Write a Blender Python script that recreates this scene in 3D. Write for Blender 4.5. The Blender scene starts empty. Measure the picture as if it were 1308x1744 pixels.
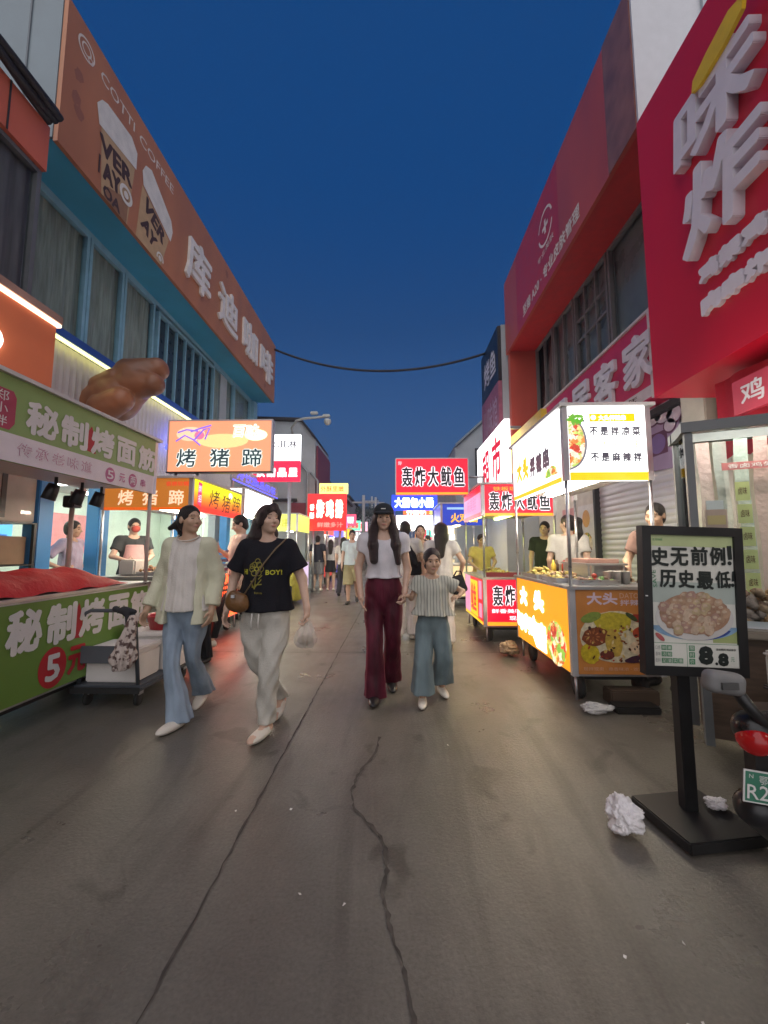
import bpy, bmesh, math, random
import numpy as np
from mathutils import Vector, Matrix

SC = bpy.context.scene
COL = SC.collection
R = math.radians
random.seed(7)
RNG = np.random.RandomState(5)

# ------------------------------------------------------------------ camera, sky, dusk light, exposure
cam_d = bpy.data.cameras.new('camera'); cam = bpy.data.objects.new('camera', cam_d); COL.objects.link(cam)
cam_d.sensor_fit = 'VERTICAL'; cam_d.sensor_height = 36; cam_d.lens = 36 * 670 / 1744
cam_d.clip_start = 0.05; cam_d.clip_end = 2000
cam.location = (0, 0, 1.3); cam.rotation_euler = (R(90 + 5.37), 0, R(1.54))
SC.camera = cam
EXPO = 2.2
EX = 2 ** EXPO
SC.view_settings.view_transform = 'Standard'; SC.view_settings.look = 'None'
SC.view_settings.exposure = EXPO; SC.view_settings.gamma = 1
try: SC.view_settings.use_curve_mapping = False
except Exception: pass
SC.render.engine = 'CYCLES'
SC.cycles.use_denoising = True
SC.cycles.max_bounces = 6; SC.cycles.diffuse_bounces = 3; SC.cycles.glossy_bounces = 3
SC.cycles.transmission_bounces = 6; SC.cycles.transparent_max_bounces = 12
SC.cycles.sample_clamp_indirect = 3.0
SC.cycles.caustics_reflective = False; SC.cycles.caustics_refractive = False

world = bpy.data.worlds.new('World'); SC.world = world; world.use_nodes = True
wn = world.node_tree; bg = wn.nodes['Background']
sky = wn.nodes.new('ShaderNodeTexSky'); sky.sky_type = 'NISHITA'; sky.sun_disc = False
sky.sun_elevation = R(0.3); sky.sun_rotation = R(180); sky.ozone_density = 3.7
tc = wn.nodes.new('ShaderNodeTexCoord'); mp = wn.nodes.new('ShaderNodeMapping'); mp.vector_type = 'POINT'
mp.inputs['Location'].default_value = (0, 0, 0.50)
wn.links.new(tc.outputs['Generated'], mp.inputs['Vector']); wn.links.new(mp.outputs[0], sky.inputs[0])
hs = wn.nodes.new('ShaderNodeHueSaturation'); hs.inputs['Saturation'].default_value = 1.08
wn.links.new(sky.outputs[0], hs.inputs['Color'])
sz = wn.nodes.new('ShaderNodeSeparateXYZ'); hr = wn.nodes.new('ShaderNodeMapRange'); hr.interpolation_type = 'SMOOTHSTEP'      # grey evening haze low in the sky
hr.inputs['From Min'].default_value = 0.0; hr.inputs['From Max'].default_value = 0.75; hr.inputs['To Min'].default_value = 0.9; hr.inputs['To Max'].default_value = 0.0
hm = wn.nodes.new('ShaderNodeMix'); hm.data_type = 'RGBA'; hm.inputs[7].default_value = (0.060, 0.117, 0.235, 1)
wn.links.new(tc.outputs['Generated'], sz.inputs[0]); wn.links.new(sz.outputs['Z'], hr.inputs['Value']); wn.links.new(hr.outputs[0], hm.inputs[0]); wn.links.new(hs.outputs[0], hm.inputs[6]); wn.links.new(hm.outputs[2], bg.inputs[0])
bg.inputs[1].default_value = 0.185

sun_d = bpy.data.lights.new('afterglow', 'SUN'); sun = bpy.data.objects.new('afterglow', sun_d); COL.objects.link(sun)
sun_d.energy = 0.60; sun_d.angle = R(110); sun_d.color = (1.0, 0.92, 0.83)
sun.rotation_euler = (R(62), 0, R(3))          # from behind the camera, high over the street

# ------------------------------------------------------------------ materials
def S(r, g, b):
    f = lambda c: (c / 255 / 12.92) if c / 255 <= 0.04045 else ((c / 255 + 0.055) / 1.055) ** 2.4
    return (f(r), f(g), f(b))
MATS = {}
def M(name, col, rough=0.6, metal=0.0, emit=0.0, ecol=None, var=0.10, scale=7.0, bump=0.0, spec=0.5, stretch=None, fine=None):
    if name in MATS: return MATS[name]
    m = bpy.data.materials.new(name); m.use_nodes = True
    nt = m.node_tree; p = nt.nodes['Principled BSDF']
    p.inputs['Roughness'].default_value = rough; p.inputs['Metallic'].default_value = metal
    p.inputs['Specular IOR Level'].default_value = spec
    t = nt.nodes.new('ShaderNodeTexCoord'); mp = nt.nodes.new('ShaderNodeMapping')
    if stretch: mp.inputs['Scale'].default_value = stretch
    nt.links.new(t.outputs['Object'], mp.inputs[0])
    n = nt.nodes.new('ShaderNodeTexNoise'); n.inputs['Scale'].default_value = scale; n.inputs['Detail'].default_value = 5
    nt.links.new(mp.outputs[0], n.inputs['Vector'])
    cr = nt.nodes.new('ShaderNodeValToRGB')
    cr.color_ramp.elements[0].position = 0.3; cr.color_ramp.elements[1].position = 0.7
    cr.color_ramp.elements[0].color = (*[max(0, c * (1 - var)) for c in col], 1)
    cr.color_ramp.elements[1].color = (*[min(1, c * (1 + var)) for c in col], 1)
    nt.links.new(n.outputs['Fac'], cr.inputs[0]); nt.links.new(cr.outputs[0], p.inputs['Base Color'])
    mr = nt.nodes.new('ShaderNodeMapRange'); mr.inputs['To Min'].default_value = max(0.02, rough - 0.12); mr.inputs['To Max'].default_value = min(1, rough + 0.12)
    nt.links.new(n.outputs['Fac'], mr.inputs['Value']); nt.links.new(mr.outputs[0], p.inputs['Roughness'])
    if bump:
        n2 = nt.nodes.new('ShaderNodeTexNoise'); n2.inputs['Scale'].default_value = fine or scale * 6; n2.inputs['Detail'].default_value = 4
        nt.links.new(mp.outputs[0], n2.inputs['Vector'])
        b = nt.nodes.new('ShaderNodeBump'); b.inputs['Strength'].default_value = bump; b.inputs['Distance'].default_value = 0.02
        nt.links.new(n2.outputs['Fac'], b.inputs['Height']); nt.links.new(b.outputs[0], p.inputs['Normal'])
    if emit:
        p.inputs['Emission Color'].default_value = (*(ecol or col), 1); p.inputs['Emission Strength'].default_value = emit / EX
    MATS[name] = m
    return m
def L(name, rgb, e, base=None):            # a lit panel: e is its brightness on screen
    c = S(*rgb)
    return M(name, base or c, rough=0.35, emit=e, ecol=c, var=0.05, scale=2.5)
def glass(name, tint=(1, 1, 1), mixf=0.12, rough=0.03):
    if name in MATS: return MATS[name]
    m = bpy.data.materials.new(name); m.use_nodes = True; nt = m.node_tree; nt.nodes.clear()
    o = nt.nodes.new('ShaderNodeOutputMaterial'); mx = nt.nodes.new('ShaderNodeMixShader')
    tr = nt.nodes.new('ShaderNodeBsdfTransparent'); gl = nt.nodes.new('ShaderNodeBsdfGlossy'); lw = nt.nodes.new('ShaderNodeLayerWeight')
    tr.inputs[0].default_value = (*tint, 1); gl.inputs['Roughness'].default_value = rough; lw.inputs[0].default_value = mixf
    nt.links.new(lw.outputs['Fresnel'], mx.inputs[0]); nt.links.new(tr.outputs[0], mx.inputs[1]); nt.links.new(gl.outputs[0], mx.inputs[2])
    nt.links.new(mx.outputs[0], o.inputs[0]); MATS[name] = m
    return m
def film(name, col, alpha=0.45, rough=0.25):   # thin plastic bag
    if name in MATS: return MATS[name]
    m = bpy.data.materials.new(name); m.use_nodes = True; nt = m.node_tree; p = nt.nodes['Principled BSDF']
    p.inputs['Base Color'].default_value = (*col, 1); p.inputs['Roughness'].default_value = rough; p.inputs['Alpha'].default_value = alpha
    t = nt.nodes.new('ShaderNodeTexCoord'); n = nt.nodes.new('ShaderNodeTexNoise'); n.inputs['Scale'].default_value = 26; n.inputs['Detail'].default_value = 5
    b = nt.nodes.new('ShaderNodeBump'); b.inputs['Strength'].default_value = 0.8; b.inputs['Distance'].default_value = 0.02
    nt.links.new(t.outputs['Object'], n.inputs['Vector']); nt.links.new(n.outputs['Fac'], b.inputs['Height']); nt.links.new(b.outputs[0], p.inputs['Normal'])
    MATS[name] = m
    return m
def voro(name, cols, scale=9.0, emit=0.0, rough=0.6):   # food-like cells printed on a poster
    if name in MATS: return MATS[name]
    m = bpy.data.materials.new(name); m.use_nodes = True; nt = m.node_tree; p = nt.nodes['Principled BSDF']
    p.inputs['Roughness'].default_value = rough
    t = nt.nodes.new('ShaderNodeTexCoord'); v = nt.nodes.new('ShaderNodeTexVoronoi'); v.inputs['Scale'].default_value = scale
    n = nt.nodes.new('ShaderNodeTexNoise'); n.inputs['Scale'].default_value = scale * 1.5; n.inputs['Detail'].default_value = 4
    mixv = nt.nodes.new('ShaderNodeVectorMath'); mixv.operation = 'MULTIPLY_ADD'; mixv.inputs[1].default_value = (0.10, 0.10, 0.10)
    nt.links.new(t.outputs['Object'], n.inputs['Vector']); nt.links.new(n.outputs['Color'], mixv.inputs[0]); nt.links.new(t.outputs['Object'], mixv.inputs[2])
    nt.links.new(mixv.outputs[0], v.inputs['Vector'])
    sp = nt.nodes.new('ShaderNodeSeparateColor'); nt.links.new(v.outputs['Color'], sp.inputs[0])
    cr = nt.nodes.new('ShaderNodeValToRGB'); cr.color_ramp.interpolation = 'CONSTANT'
    while len(cr.color_ramp.elements) < len(cols): cr.color_ramp.elements.new(0.5)
    for i, c in enumerate(cols):
        cr.color_ramp.elements[i].position = i / len(cols); cr.color_ramp.elements[i].color = (*S(*c), 1)
    nt.links.new(sp.outputs[0], cr.inputs[0])
    mul = nt.nodes.new('ShaderNodeMix'); mul.data_type = 'RGBA'; mul.blend_type = 'MULTIPLY'; mul.inputs[0].default_value = 0.5
    r2 = nt.nodes.new('ShaderNodeValToRGB'); r2.color_ramp.elements[0].color = (0.35, 0.3, 0.28, 1); r2.color_ramp.elements[0].position = 0.3; r2.color_ramp.elements[1].position = 0.65
    nt.links.new(n.outputs['Fac'], r2.inputs[0]); nt.links.new(cr.outputs[0], mul.inputs[6]); nt.links.new(r2.outputs[0], mul.inputs[7])
    nt.links.new(mul.outputs[2], p.inputs['Base Color'])
    if emit:
        nt.links.new(mul.outputs[2], p.inputs['Emission Color']); p.inputs['Emission Strength'].default_value = emit / EX
    MATS[name] = m
    return m

# ------------------------------------------------------------------ mesh builder
class Plane:                                # a flat face in the world: origin, text direction, up
    def __init__(s, o, ux, uy=(0, 0, 1)):
        s.o = Vector(o); s.ux = Vector(ux).normalized(); s.uy = Vector(uy).normalized(); s.n = s.ux.cross(s.uy).normalized()
    def p(s, u, v, l=0.0): return s.o + s.ux * u + s.uy * v + s.n * l
TXT = {}
def text_mesh(st, off, res=2):
    k = (st, off, res)
    if k not in TXT:
        c = bpy.data.curves.new('t', 'FONT'); c.body = st; c.resolution_u = res; c.offset = off; c.fill_mode = 'FRONT'; c.size = 1
        o = bpy.data.objects.new('t', c); COL.objects.link(o)
        dg = bpy.context.evaluated_depsgraph_get(); me = bpy.data.meshes.new_from_object(o.evaluated_get(dg))
        v = np.array([x.co[:] for x in me.vertices]).reshape(-1, 3); f = [tuple(p.vertices) for p in me.polygons]
        bpy.data.objects.remove(o); bpy.data.curves.remove(c); bpy.data.meshes.remove(me)
        TXT[k] = (v, f)
    return TXT[k]
class MB:
    def __init__(s): s.v = []; s.f = []; s.mi = []; s.sm = []; s.mats = []
    def _m(s, mat):
        if mat not in s.mats: s.mats.append(mat)
        return s.mats.index(mat)
    def add(s, vs, fs, mat, smooth=False):
        b = len(s.v); i = s._m(mat)
        s.v.extend([tuple(v) for v in vs])
        for f in fs: s.f.append(tuple(b + k for k in f)); s.mi.append(i); s.sm.append(smooth)
        return s
    def box(s, x0, x1, y0, y1, z0, z1, mat, b=0.0, rot=None, c=None):
        x0, x1 = min(x0, x1), max(x0, x1); y0, y1 = min(y0, y1), max(y0, y1); z0, z1 = min(z0, z1), max(z0, z1)
        if b <= 0:
            vs = [Vector((x, y, z)) for z in (z0, z1) for y in (y0, y1) for x in (x0, x1)]
            fs = [(0, 2, 3, 1), (4, 5, 7, 6), (0, 1, 5, 4), (2, 6, 7, 3), (0, 4, 6, 2), (1, 3, 7, 5)]
            sm = False
        else:
            bm = bmesh.new(); bmesh.ops.create_cube(bm, size=1)
            for v in bm.verts: v.co = Vector(((x0 + x1) / 2 + v.co.x * (x1 - x0), (y0 + y1) / 2 + v.co.y * (y1 - y0), (z0 + z1) / 2 + v.co.z * (z1 - z0)))
            bmesh.ops.bevel(bm, geom=bm.edges[:], offset=min(b, 0.45 * min(x1 - x0, y1 - y0, z1 - z0)), segments=2, affect='EDGES')
            bm.verts.index_update(); vs = [v.co.copy() for v in bm.verts]; fs = [tuple(v.index for v in f.verts) for f in bm.faces]; bm.free(); sm = False
        if rot is not None:
            c = Vector(c) if c is not None else Vector(((x0 + x1) / 2, (y0 + y1) / 2, (z0 + z1) / 2))
            vs = [c + rot @ (v - c) for v in vs]
        return s.add(vs, fs, mat, sm)
    def tube(s, pts, r, mat, n=10, closed=False):
        pts = [Vector(p) for p in pts]; rs = r if isinstance(r, (list, tuple)) else [r] * len(pts)
        vs = []; up = None; N = len(pts)
        for i, p in enumerate(pts):
            d = (pts[min(i + 1, N - 1)] - pts[max(i - 1, 0)])
            if closed: d = pts[(i + 1) % N] - pts[i - 1]
            d.normalize()
            if up is None: up = d.orthogonal().normalized()
            up = (up - d * up.dot(d)).normalized(); sd = d.cross(up)
            for k in range(n):
                a = 2 * math.pi * k / n; vs.append(p + (up * math.cos(a) + sd * math.sin(a)) * rs[i])
        fs = []
        for i in range(N if closed else N - 1):
            j = (i + 1) % N
            for k in range(n): fs.append((i * n + k, i * n + (k + 1) % n, j * n + (k + 1) % n, j * n + k))
        if not closed: fs += [tuple(reversed(range(n))), tuple((N - 1) * n + k for k in range(n))]
        return s.add(vs, fs, mat, True)
    def lathe(s, prof, mat, n=20, c=(0, 0, 0), axis=None, wob=0.0):
        c = Vector(c); ax = Vector(axis or (0, 0, 1)).normalized(); e1 = ax.orthogonal().normalized(); e2 = ax.cross(e1); vs = []
        for r, z in prof:
            for k in range(n):
                a = 2 * math.pi * k / n; rr = r * (1 + wob * math.sin(3 * a + z * 40))
                vs.append(c + e1 * rr * math.cos(a) + e2 * rr * math.sin(a) + ax * z)
        fs = []
        for i in range(len(prof) - 1):
            for k in range(n): fs.append((i * n + k, i * n + (k + 1) % n, (i + 1) * n + (k + 1) % n, (i + 1) * n + k))
        fs += [tuple(reversed(range(n))), tuple((len(prof) - 1) * n + k for k in range(n))]
        return s.add(vs, fs, mat, True)
    def poly(s, pl, uv, mat, l=0.002, d=0.0):       # outline in a plane, d > 0 gives it thickness
        a = [pl.p(u, v, l + d) for u, v in uv]; n = len(uv)
        s.add(a, [tuple(range(n))], mat)
        if d > 0:
            b = [pl.p(u, v, l) for u, v in uv]
            s.add(a + b, [(k, n + k, n + (k + 1) % n, (k + 1) % n) for k in range(n)], mat)
        return s
    def rect(s, pl, u0, v0, w, h, mat, l=0.002, d=0.0): return s.poly(pl, [(u0, v0), (u0 + w, v0), (u0 + w, v0 + h), (u0, v0 + h)], mat, l, d)
    def ell(s, pl, u, v, ru, rv, mat, l=0.002, n=20, a0=0.0, a1=2 * math.pi, rot=0.0, jit=0.0, d=0.0):
        q = []
        for k in range(n):
            a = a0 + (a1 - a0) * k / (n if abs(a1 - a0 - 2 * math.pi) < 1e-6 else n - 1); j = 1 + random.uniform(-jit, jit)
            x, y = ru * math.cos(a) * j, rv * math.sin(a) * j
            q.append((u + x * math.cos(rot) - y * math.sin(rot), v + x * math.sin(rot) + y * math.cos(rot)))
        return s.poly(pl, q, mat, l, d)
    def ring(s, pl, u, v, r0, r1, mat, l=0.002, n=24, a0=0.0, a1=2 * math.pi, asp=1.0):
        vs = []; full = abs(a1 - a0 - 2 * math.pi) < 1e-6; m = n if full else n + 1
        for k in range(m):
            a = a0 + (a1 - a0) * k / n
            vs += [pl.p(u + r0 * math.cos(a), v + r0 * asp * math.sin(a), l), pl.p(u + r1 * math.cos(a), v + r1 * asp * math.sin(a), l)]
        return s.add(vs, [(2 * k, 2 * k + 1, 2 * ((k + 1) % m) + 1, 2 * ((k + 1) % m)) for k in range(n)], mat)
    def text(s, st, pl, u0, v0, w, h, mat, l=0.004, off=0.02, d=0.0, shear=0.0, rot=0.0):   # lettering fitted to a rectangle; off thickens the strokes
        v, f = text_mesh(st, 0.0)
        if not len(v): return s
        lo = v.min(0); hi = v.max(0); sp = np.maximum(hi - lo, 1e-6)
        r = max(0.0, off) * (h if len(st) < 3 else min(h, w)); w -= 2 * r; h -= 2 * r; u0 += r; v0 += r
        n = 0 if r <= 0 else (12 if d > 0 else 8 if off > .03 else 6)
        be = []
        if d > 0:
            cnt = {}
            for p in f:
                for i in range(len(p)): cnt[(p[i], p[(i + 1) % len(p)])] = 1
            be = [e for e in cnt if (e[1], e[0]) not in cnt]
        for q in range(n + 1):
            dx, dy = (0, 0) if q == n else (r * math.cos(2 * math.pi * q / n), r * math.sin(2 * math.pi * q / n)); l_ = l + q * .00012
            def pt(x, z):
                a = (x[0] - lo[0]) / sp[0] * w; b = (x[1] - lo[1]) / sp[1] * h; a += shear * (b - h / 2)
                if rot: a, b = a * math.cos(rot) - b * math.sin(rot), a * math.sin(rot) + b * math.cos(rot)
                return pl.p(u0 + a + dx, v0 + b + dy, z)
            top = [pt(x, l_ + d) for x in v]; s.add(top, f, mat)
            if d > 0:
                nv = len(v); s.add(top + [pt(x, l) for x in v], [(a, nv + a, nv + b, b) for a, b in be], mat)
        return s
    def text2(s, st, pl, u0, v0, w, h, m_out, m_in, l=0.004, off=0.015, rim=0.05, **k):    # outlined lettering
        e = rim * h * 0.55
        s.text(st, pl, u0 - e, v0 - e, w + 2 * e, h + 2 * e, m_out, l, max(0, off) + rim, **k)
        return s.text(st, pl, u0, v0, w, h, m_in, l + 0.003, off, **k)
    def build(s, name, parent=None, loc=None):
        me = bpy.data.meshes.new(name); me.from_pydata(s.v, [], s.f)
        for m in s.mats: me.materials.append(m)
        me.polygons.foreach_set('material_index', s.mi); me.polygons.foreach_set('use_smooth', s.sm); me.update()
        o = bpy.data.objects.new(name, me); COL.objects.link(o)
        if parent is not None:
            o.parent = parent; w = parent
            off = Vector((0, 0, 0))
            while w is not None: off += w.location; w = w.parent
            o.location = -off if loc is None else loc    # meshes are written in world coordinates under unrotated parents
        elif loc is not None: o.location = loc
        return o
def tag(o, label=None, cat=None, group=None, kind=None):
    if label: o['label'] = label
    if cat: o['category'] = cat
    if group: o['group'] = group
    if kind: o['kind'] = kind
    return o
def thing(name, loc, label, cat, group=None):
    o = bpy.data.objects.new(name, None); COL.objects.link(o); o.location = loc; o.empty_display_size = 0.2
    return tag(o, label, cat, group)
def solo(mb, name, label, cat, group=None): return tag(mb.build(name), label, cat, group)

# ------------------------------------------------------------------ sculpting: signed distances meshed by surface nets
class SDF:
    def __init__(s): s.p = []
    def cone(s, a, b, r1, r2, k=0.015, op='u', cut=False):
        a = np.array(a, float); b = np.array(b, float); ba = b - a; L2 = max(ba @ ba, 1e-12); ln = math.sqrt(L2)
        def f(X, Y, Z):
            h = ((X - a[0]) * ba[0] + (Y - a[1]) * ba[1] + (Z - a[2]) * ba[2]) / L2; hc = np.clip(h, 0, 1)
            d = np.sqrt((X - a[0] - hc * ba[0]) ** 2 + (Y - a[1] - hc * ba[1]) ** 2 + (Z - a[2] - hc * ba[2]) ** 2) - (r1 + (r2 - r1) * hc)
            return np.maximum(d, (h - 1) * ln) if cut else d
        m = max(r1, r2); s.p.append((f, np.minimum(a, b) - m, np.maximum(a, b) + m, k, op)); return s
    def ell(s, c, r, Rm=None, k=0.015, op='u'):
        c = np.array(c, float); r = np.array(r, float); Rm = np.eye(3) if Rm is None else np.array(Rm)
        def f(X, Y, Z):
            x, y, z = X - c[0], Y - c[1], Z - c[2]
            u = Rm[0, 0] * x + Rm[1, 0] * y + Rm[2, 0] * z; v = Rm[0, 1] * x + Rm[1, 1] * y + Rm[2, 1] * z; w = Rm[0, 2] * x + Rm[1, 2] * y + Rm[2, 2] * z
            k0 = np.sqrt((u / r[0]) ** 2 + (v / r[1]) ** 2 + (w / r[2]) ** 2); k1 = np.sqrt((u / r[0] ** 2) ** 2 + (v / r[1] ** 2) ** 2 + (w / r[2] ** 2) ** 2)
            return k0 * (k0 - 1) / np.maximum(k1, 1e-9)
        m = r.max(); s.p.append((f, c - m, c + m, k, op)); return s
    def box(s, c, hs, rd=0.01, k=0.01, op='u', Rm=None):
        c = np.array(c, float); hs = np.array(hs, float); Rm = np.eye(3) if Rm is None else np.array(Rm)
        def f(X, Y, Z):
            x, y, z = X - c[0], Y - c[1], Z - c[2]
            q = [np.abs(Rm[0, i] * x + Rm[1, i] * y + Rm[2, i] * z) - hs[i] + rd for i in range(3)]
            return np.sqrt(sum(np.maximum(a, 0) ** 2 for a in q)) + np.minimum(np.maximum(np.maximum(q[0], q[1]), q[2]), 0) - rd
        m = np.linalg.norm(hs); s.p.append((f, c - m, c + m, k, op)); return s
    def stack(s, keys, k=0.02, fold=None, op='u', pw=2.0):   # keys: (z, cx, cy, rx, ry); fold: (amp_top, amp_bottom, n, phase, twist)
        K = np.array(sorted(keys), float); n = len(K)
        zz = np.linspace(K[0, 0], K[-1, 0], n * 8); KK = np.zeros((len(zz), 5)); KK[:, 0] = zz
        for c in range(1, 5):
            m = np.gradient(K[:, c], K[:, 0]) if n > 2 else np.full(n, (K[-1, c] - K[0, c]) / (K[-1, 0] - K[0, 0]))
            i = np.clip(np.searchsorted(K[:, 0], zz) - 1, 0, n - 2); h = K[i + 1, 0] - K[i, 0]; t = (zz - K[i, 0]) / h
            KK[:, c] = (2 * t ** 3 - 3 * t ** 2 + 1) * K[i, c] + (t ** 3 - 2 * t ** 2 + t) * h * m[i] + (-2 * t ** 3 + 3 * t ** 2) * K[i + 1, c] + (t ** 3 - t ** 2) * h * m[i + 1]
        z0, z1 = K[0, 0], K[-1, 0]
        def f(X, Y, Z):
            zc = np.clip(Z, z0, z1); g = [np.interp(zc, KK[:, 0], KK[:, c]) for c in range(1, 5)]
            x, y = X - g[0], Y - g[1]
            q = ((np.abs(x) / g[2]) ** pw + (np.abs(y) / g[3]) ** pw) ** (1 / pw)
            d = (q - 1) * np.minimum(g[2], g[3])
            if fold:
                t = (zc - z0) / (z1 - z0); amp = fold[1] + (fold[0] - fold[1]) * t; th = np.arctan2(y, x)
                d = d + amp * (np.sin(fold[2] * th + fold[3] + fold[4] * zc) + 0.6 * np.sin((fold[2] * 1.7) * th - fold[4] * 1.3 * zc + 1.0))
            return np.maximum(d, np.maximum(Z - z1, z0 - Z))
        r = KK[:, 3:5].max(0) * 1.12 + 0.02
        lo = np.array([(KK[:, 1]).min() - r[0], KK[:, 2].min() - r[1], z0]); hi = np.array([KK[:, 1].max() + r[0], KK[:, 2].max() + r[1], z1])
        s.p.append((f, lo, hi, k, op)); return s
    def mesh(s, h, wrinkle=0.0, seed=0):
        lo = np.min([p[1] for p in s.p if p[4] == 'u'], 0) - 3 * h; hi = np.max([p[2] for p in s.p if p[4] == 'u'], 0) + 3 * h
        n = np.ceil((hi - lo) / h).astype(int) + 1
        D = np.full(n, 0.25, np.float32); ax = [lo[i] + h * np.arange(n[i]) for i in range(3)]
        for f, a, b, k, op in s.p:
            mg = max(k * 1.5, 3 * h); i0 = np.maximum(((a - mg - lo) / h).astype(int), 0); i1 = np.minimum(((b + mg - lo) / h).astype(int) + 2, n)
            if (i1 <= i0).any(): continue
            sl = tuple(slice(i0[i], i1[i]) for i in range(3))
            X = ax[0][sl[0]][:, None, None]; Y = ax[1][sl[1]][None, :, None]; Z = ax[2][sl[2]][None, None, :]
            d = f(X, Y, Z).astype(np.float32); o = D[sl]
            if op == 'u':
                e = np.maximum(k - np.abs(o - d), 0); D[sl] = np.minimum(o, d) - e * e / (4 * k)
            else:
                d = -d; e = np.maximum(k - np.abs(o - d), 0); D[sl] = np.maximum(o, d) + e * e / (4 * k)
        if wrinkle:
            X = ax[0][:, None, None]; Y = ax[1][None, :, None]; Z = ax[2][None, None, :]
            D = D + (wrinkle * (np.sin(23 * X + 11 * Z + seed) * np.sin(17 * Z - 14 * Y + seed * 2) + 0.7 * np.sin(41 * Z + 19 * X - 9 * Y + seed) * np.sin(29 * X + 13 * Y))).astype(np.float32)
        D[0] = D[-1] = 1; D[:, 0] = D[:, -1] = 1; D[:, :, 0] = D[:, :, -1] = 1
        return surface_nets(D, lo, h)
def surface_nets(D, lo, h):
    ins = D < 0; n = np.array(D.shape)
    c = [ins[i:n[0] - 1 + i, j:n[1] - 1 + j, k:n[2] - 1 + k] for i in (0, 1) for j in (0, 1) for k in (0, 1)]
    cnt = sum(x.astype(np.int8) for x in c); act = (cnt > 0) & (cnt < 8)
    I = np.argwhere(act); idx = np.full(act.shape, -1, np.int64); idx[act] = np.arange(len(I))
    P = np.zeros((len(I), 3)); W = np.zeros(len(I))
    cor = [(i, j, k) for i in (0, 1) for j in (0, 1) for k in (0, 1)]
    val = {q: D[I[:, 0] + q[0], I[:, 1] + q[1], I[:, 2] + q[2]].astype(float) for q in cor}
    for a in cor:
        for d in range(3):
            if a[d] == 0:
                b = tuple(a[i] + (i == d) for i in range(3)); va, vb = val[a], val[b]; x = (va < 0) != (vb < 0)
                t = np.where(x, va / np.where(np.abs(va - vb) < 1e-9, 1, va - vb), 0)
                p = np.tile(np.array(a, float), (len(I), 1)); p[:, d] += t; P[x] += p[x]; W[x] += 1
    V = lo + h * (I + P / W[:, None])
    F = []
    for d in range(3):
        a = [slice(None)] * 3; b = [slice(None)] * 3; a[d] = slice(0, -1); b[d] = slice(1, None)
        A = ins[tuple(a)]; B = ins[tuple(b)]; E = np.argwhere(A != B)
        E = E[(E[:, (d + 1) % 3] > 0) & (E[:, (d + 2) % 3] > 0)]
        if not len(E): continue
        fl = A[E[:, 0], E[:, 1], E[:, 2]]
        o1 = np.zeros(3, int); o1[(d + 1) % 3] = 1; o2 = np.zeros(3, int); o2[(d + 2) % 3] = 1
        g = lambda q: idx[q[:, 0], q[:, 1], q[:, 2]]
        Q = np.stack([g(E - o1 - o2), g(E - o2), g(E), g(E - o1)], 1)
        Q[~fl] = Q[~fl][:, ::-1]; F.append(Q)
    return V, np.concatenate(F)
def np_mesh(name, V, F, mats, mi=None, parent=None, smooth=True, loc=(0, 0, 0)):
    me = bpy.data.meshes.new(name); me.vertices.add(len(V)); me.vertices.foreach_set('co', V.astype(np.float32).ravel())
    me.loops.add(F.size); me.loops.foreach_set('vertex_index', F.ravel().astype(np.int32))
    me.polygons.add(len(F)); me.polygons.foreach_set('loop_start', np.arange(0, F.size, 4, dtype=np.int32)); me.polygons.foreach_set('loop_total', np.full(len(F), 4, np.int32))
    for m in mats: me.materials.append(m)
    if mi is not None: me.polygons.foreach_set('material_index', mi.astype(np.int32))
    me.polygons.foreach_set('use_smooth', np.full(len(F), smooth)); me.update(calc_edges=True); me.validate()
    o = bpy.data.objects.new(name, me); COL.objects.link(o); o.parent = parent; o.location = loc
    return o
# ------------------------------------------------------------------ people
SKIN = M('skin', (0.60, 0.40, 0.30), 0.5, var=0.06, scale=20)
SKIN_D = M('skin_tan', (0.50, 0.32, 0.22), 0.5, var=0.06, scale=20)
LIP = M('lips', (0.50, 0.23, 0.19), 0.45); EYE = M('eyes', (0.035, 0.022, 0.017), 0.25); BROW = M('brows', (0.07, 0.045, 0.035), 0.7)
HAIR = M('hair', (0.012, 0.009, 0.009), 0.42, var=0.4, scale=30, stretch=(3, 3, 0.4), bump=0.9, fine=70)
HAIR_B = M('brown_hair', (0.030, 0.017, 0.018), 0.42, var=0.4, scale=30, stretch=(3, 3, 0.4), bump=0.9, fine=70)
def fabric(name, col, rough=0.85, bump=0.25, scale=9, var=0.10, **k): return M(name, col, rough, bump=bump, scale=scale, fine=90, var=var, spec=0.25, **k)
def rotm(yaw, pitch=0, roll=0): return np.array(Matrix.Rotation(R(yaw), 3, 'Z') @ Matrix.Rotation(R(pitch), 3, 'X') @ Matrix.Rotation(R(roll), 3, 'Y'))
def nrm(a): a = np.array(a, float); return a / np.linalg.norm(a)

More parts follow.
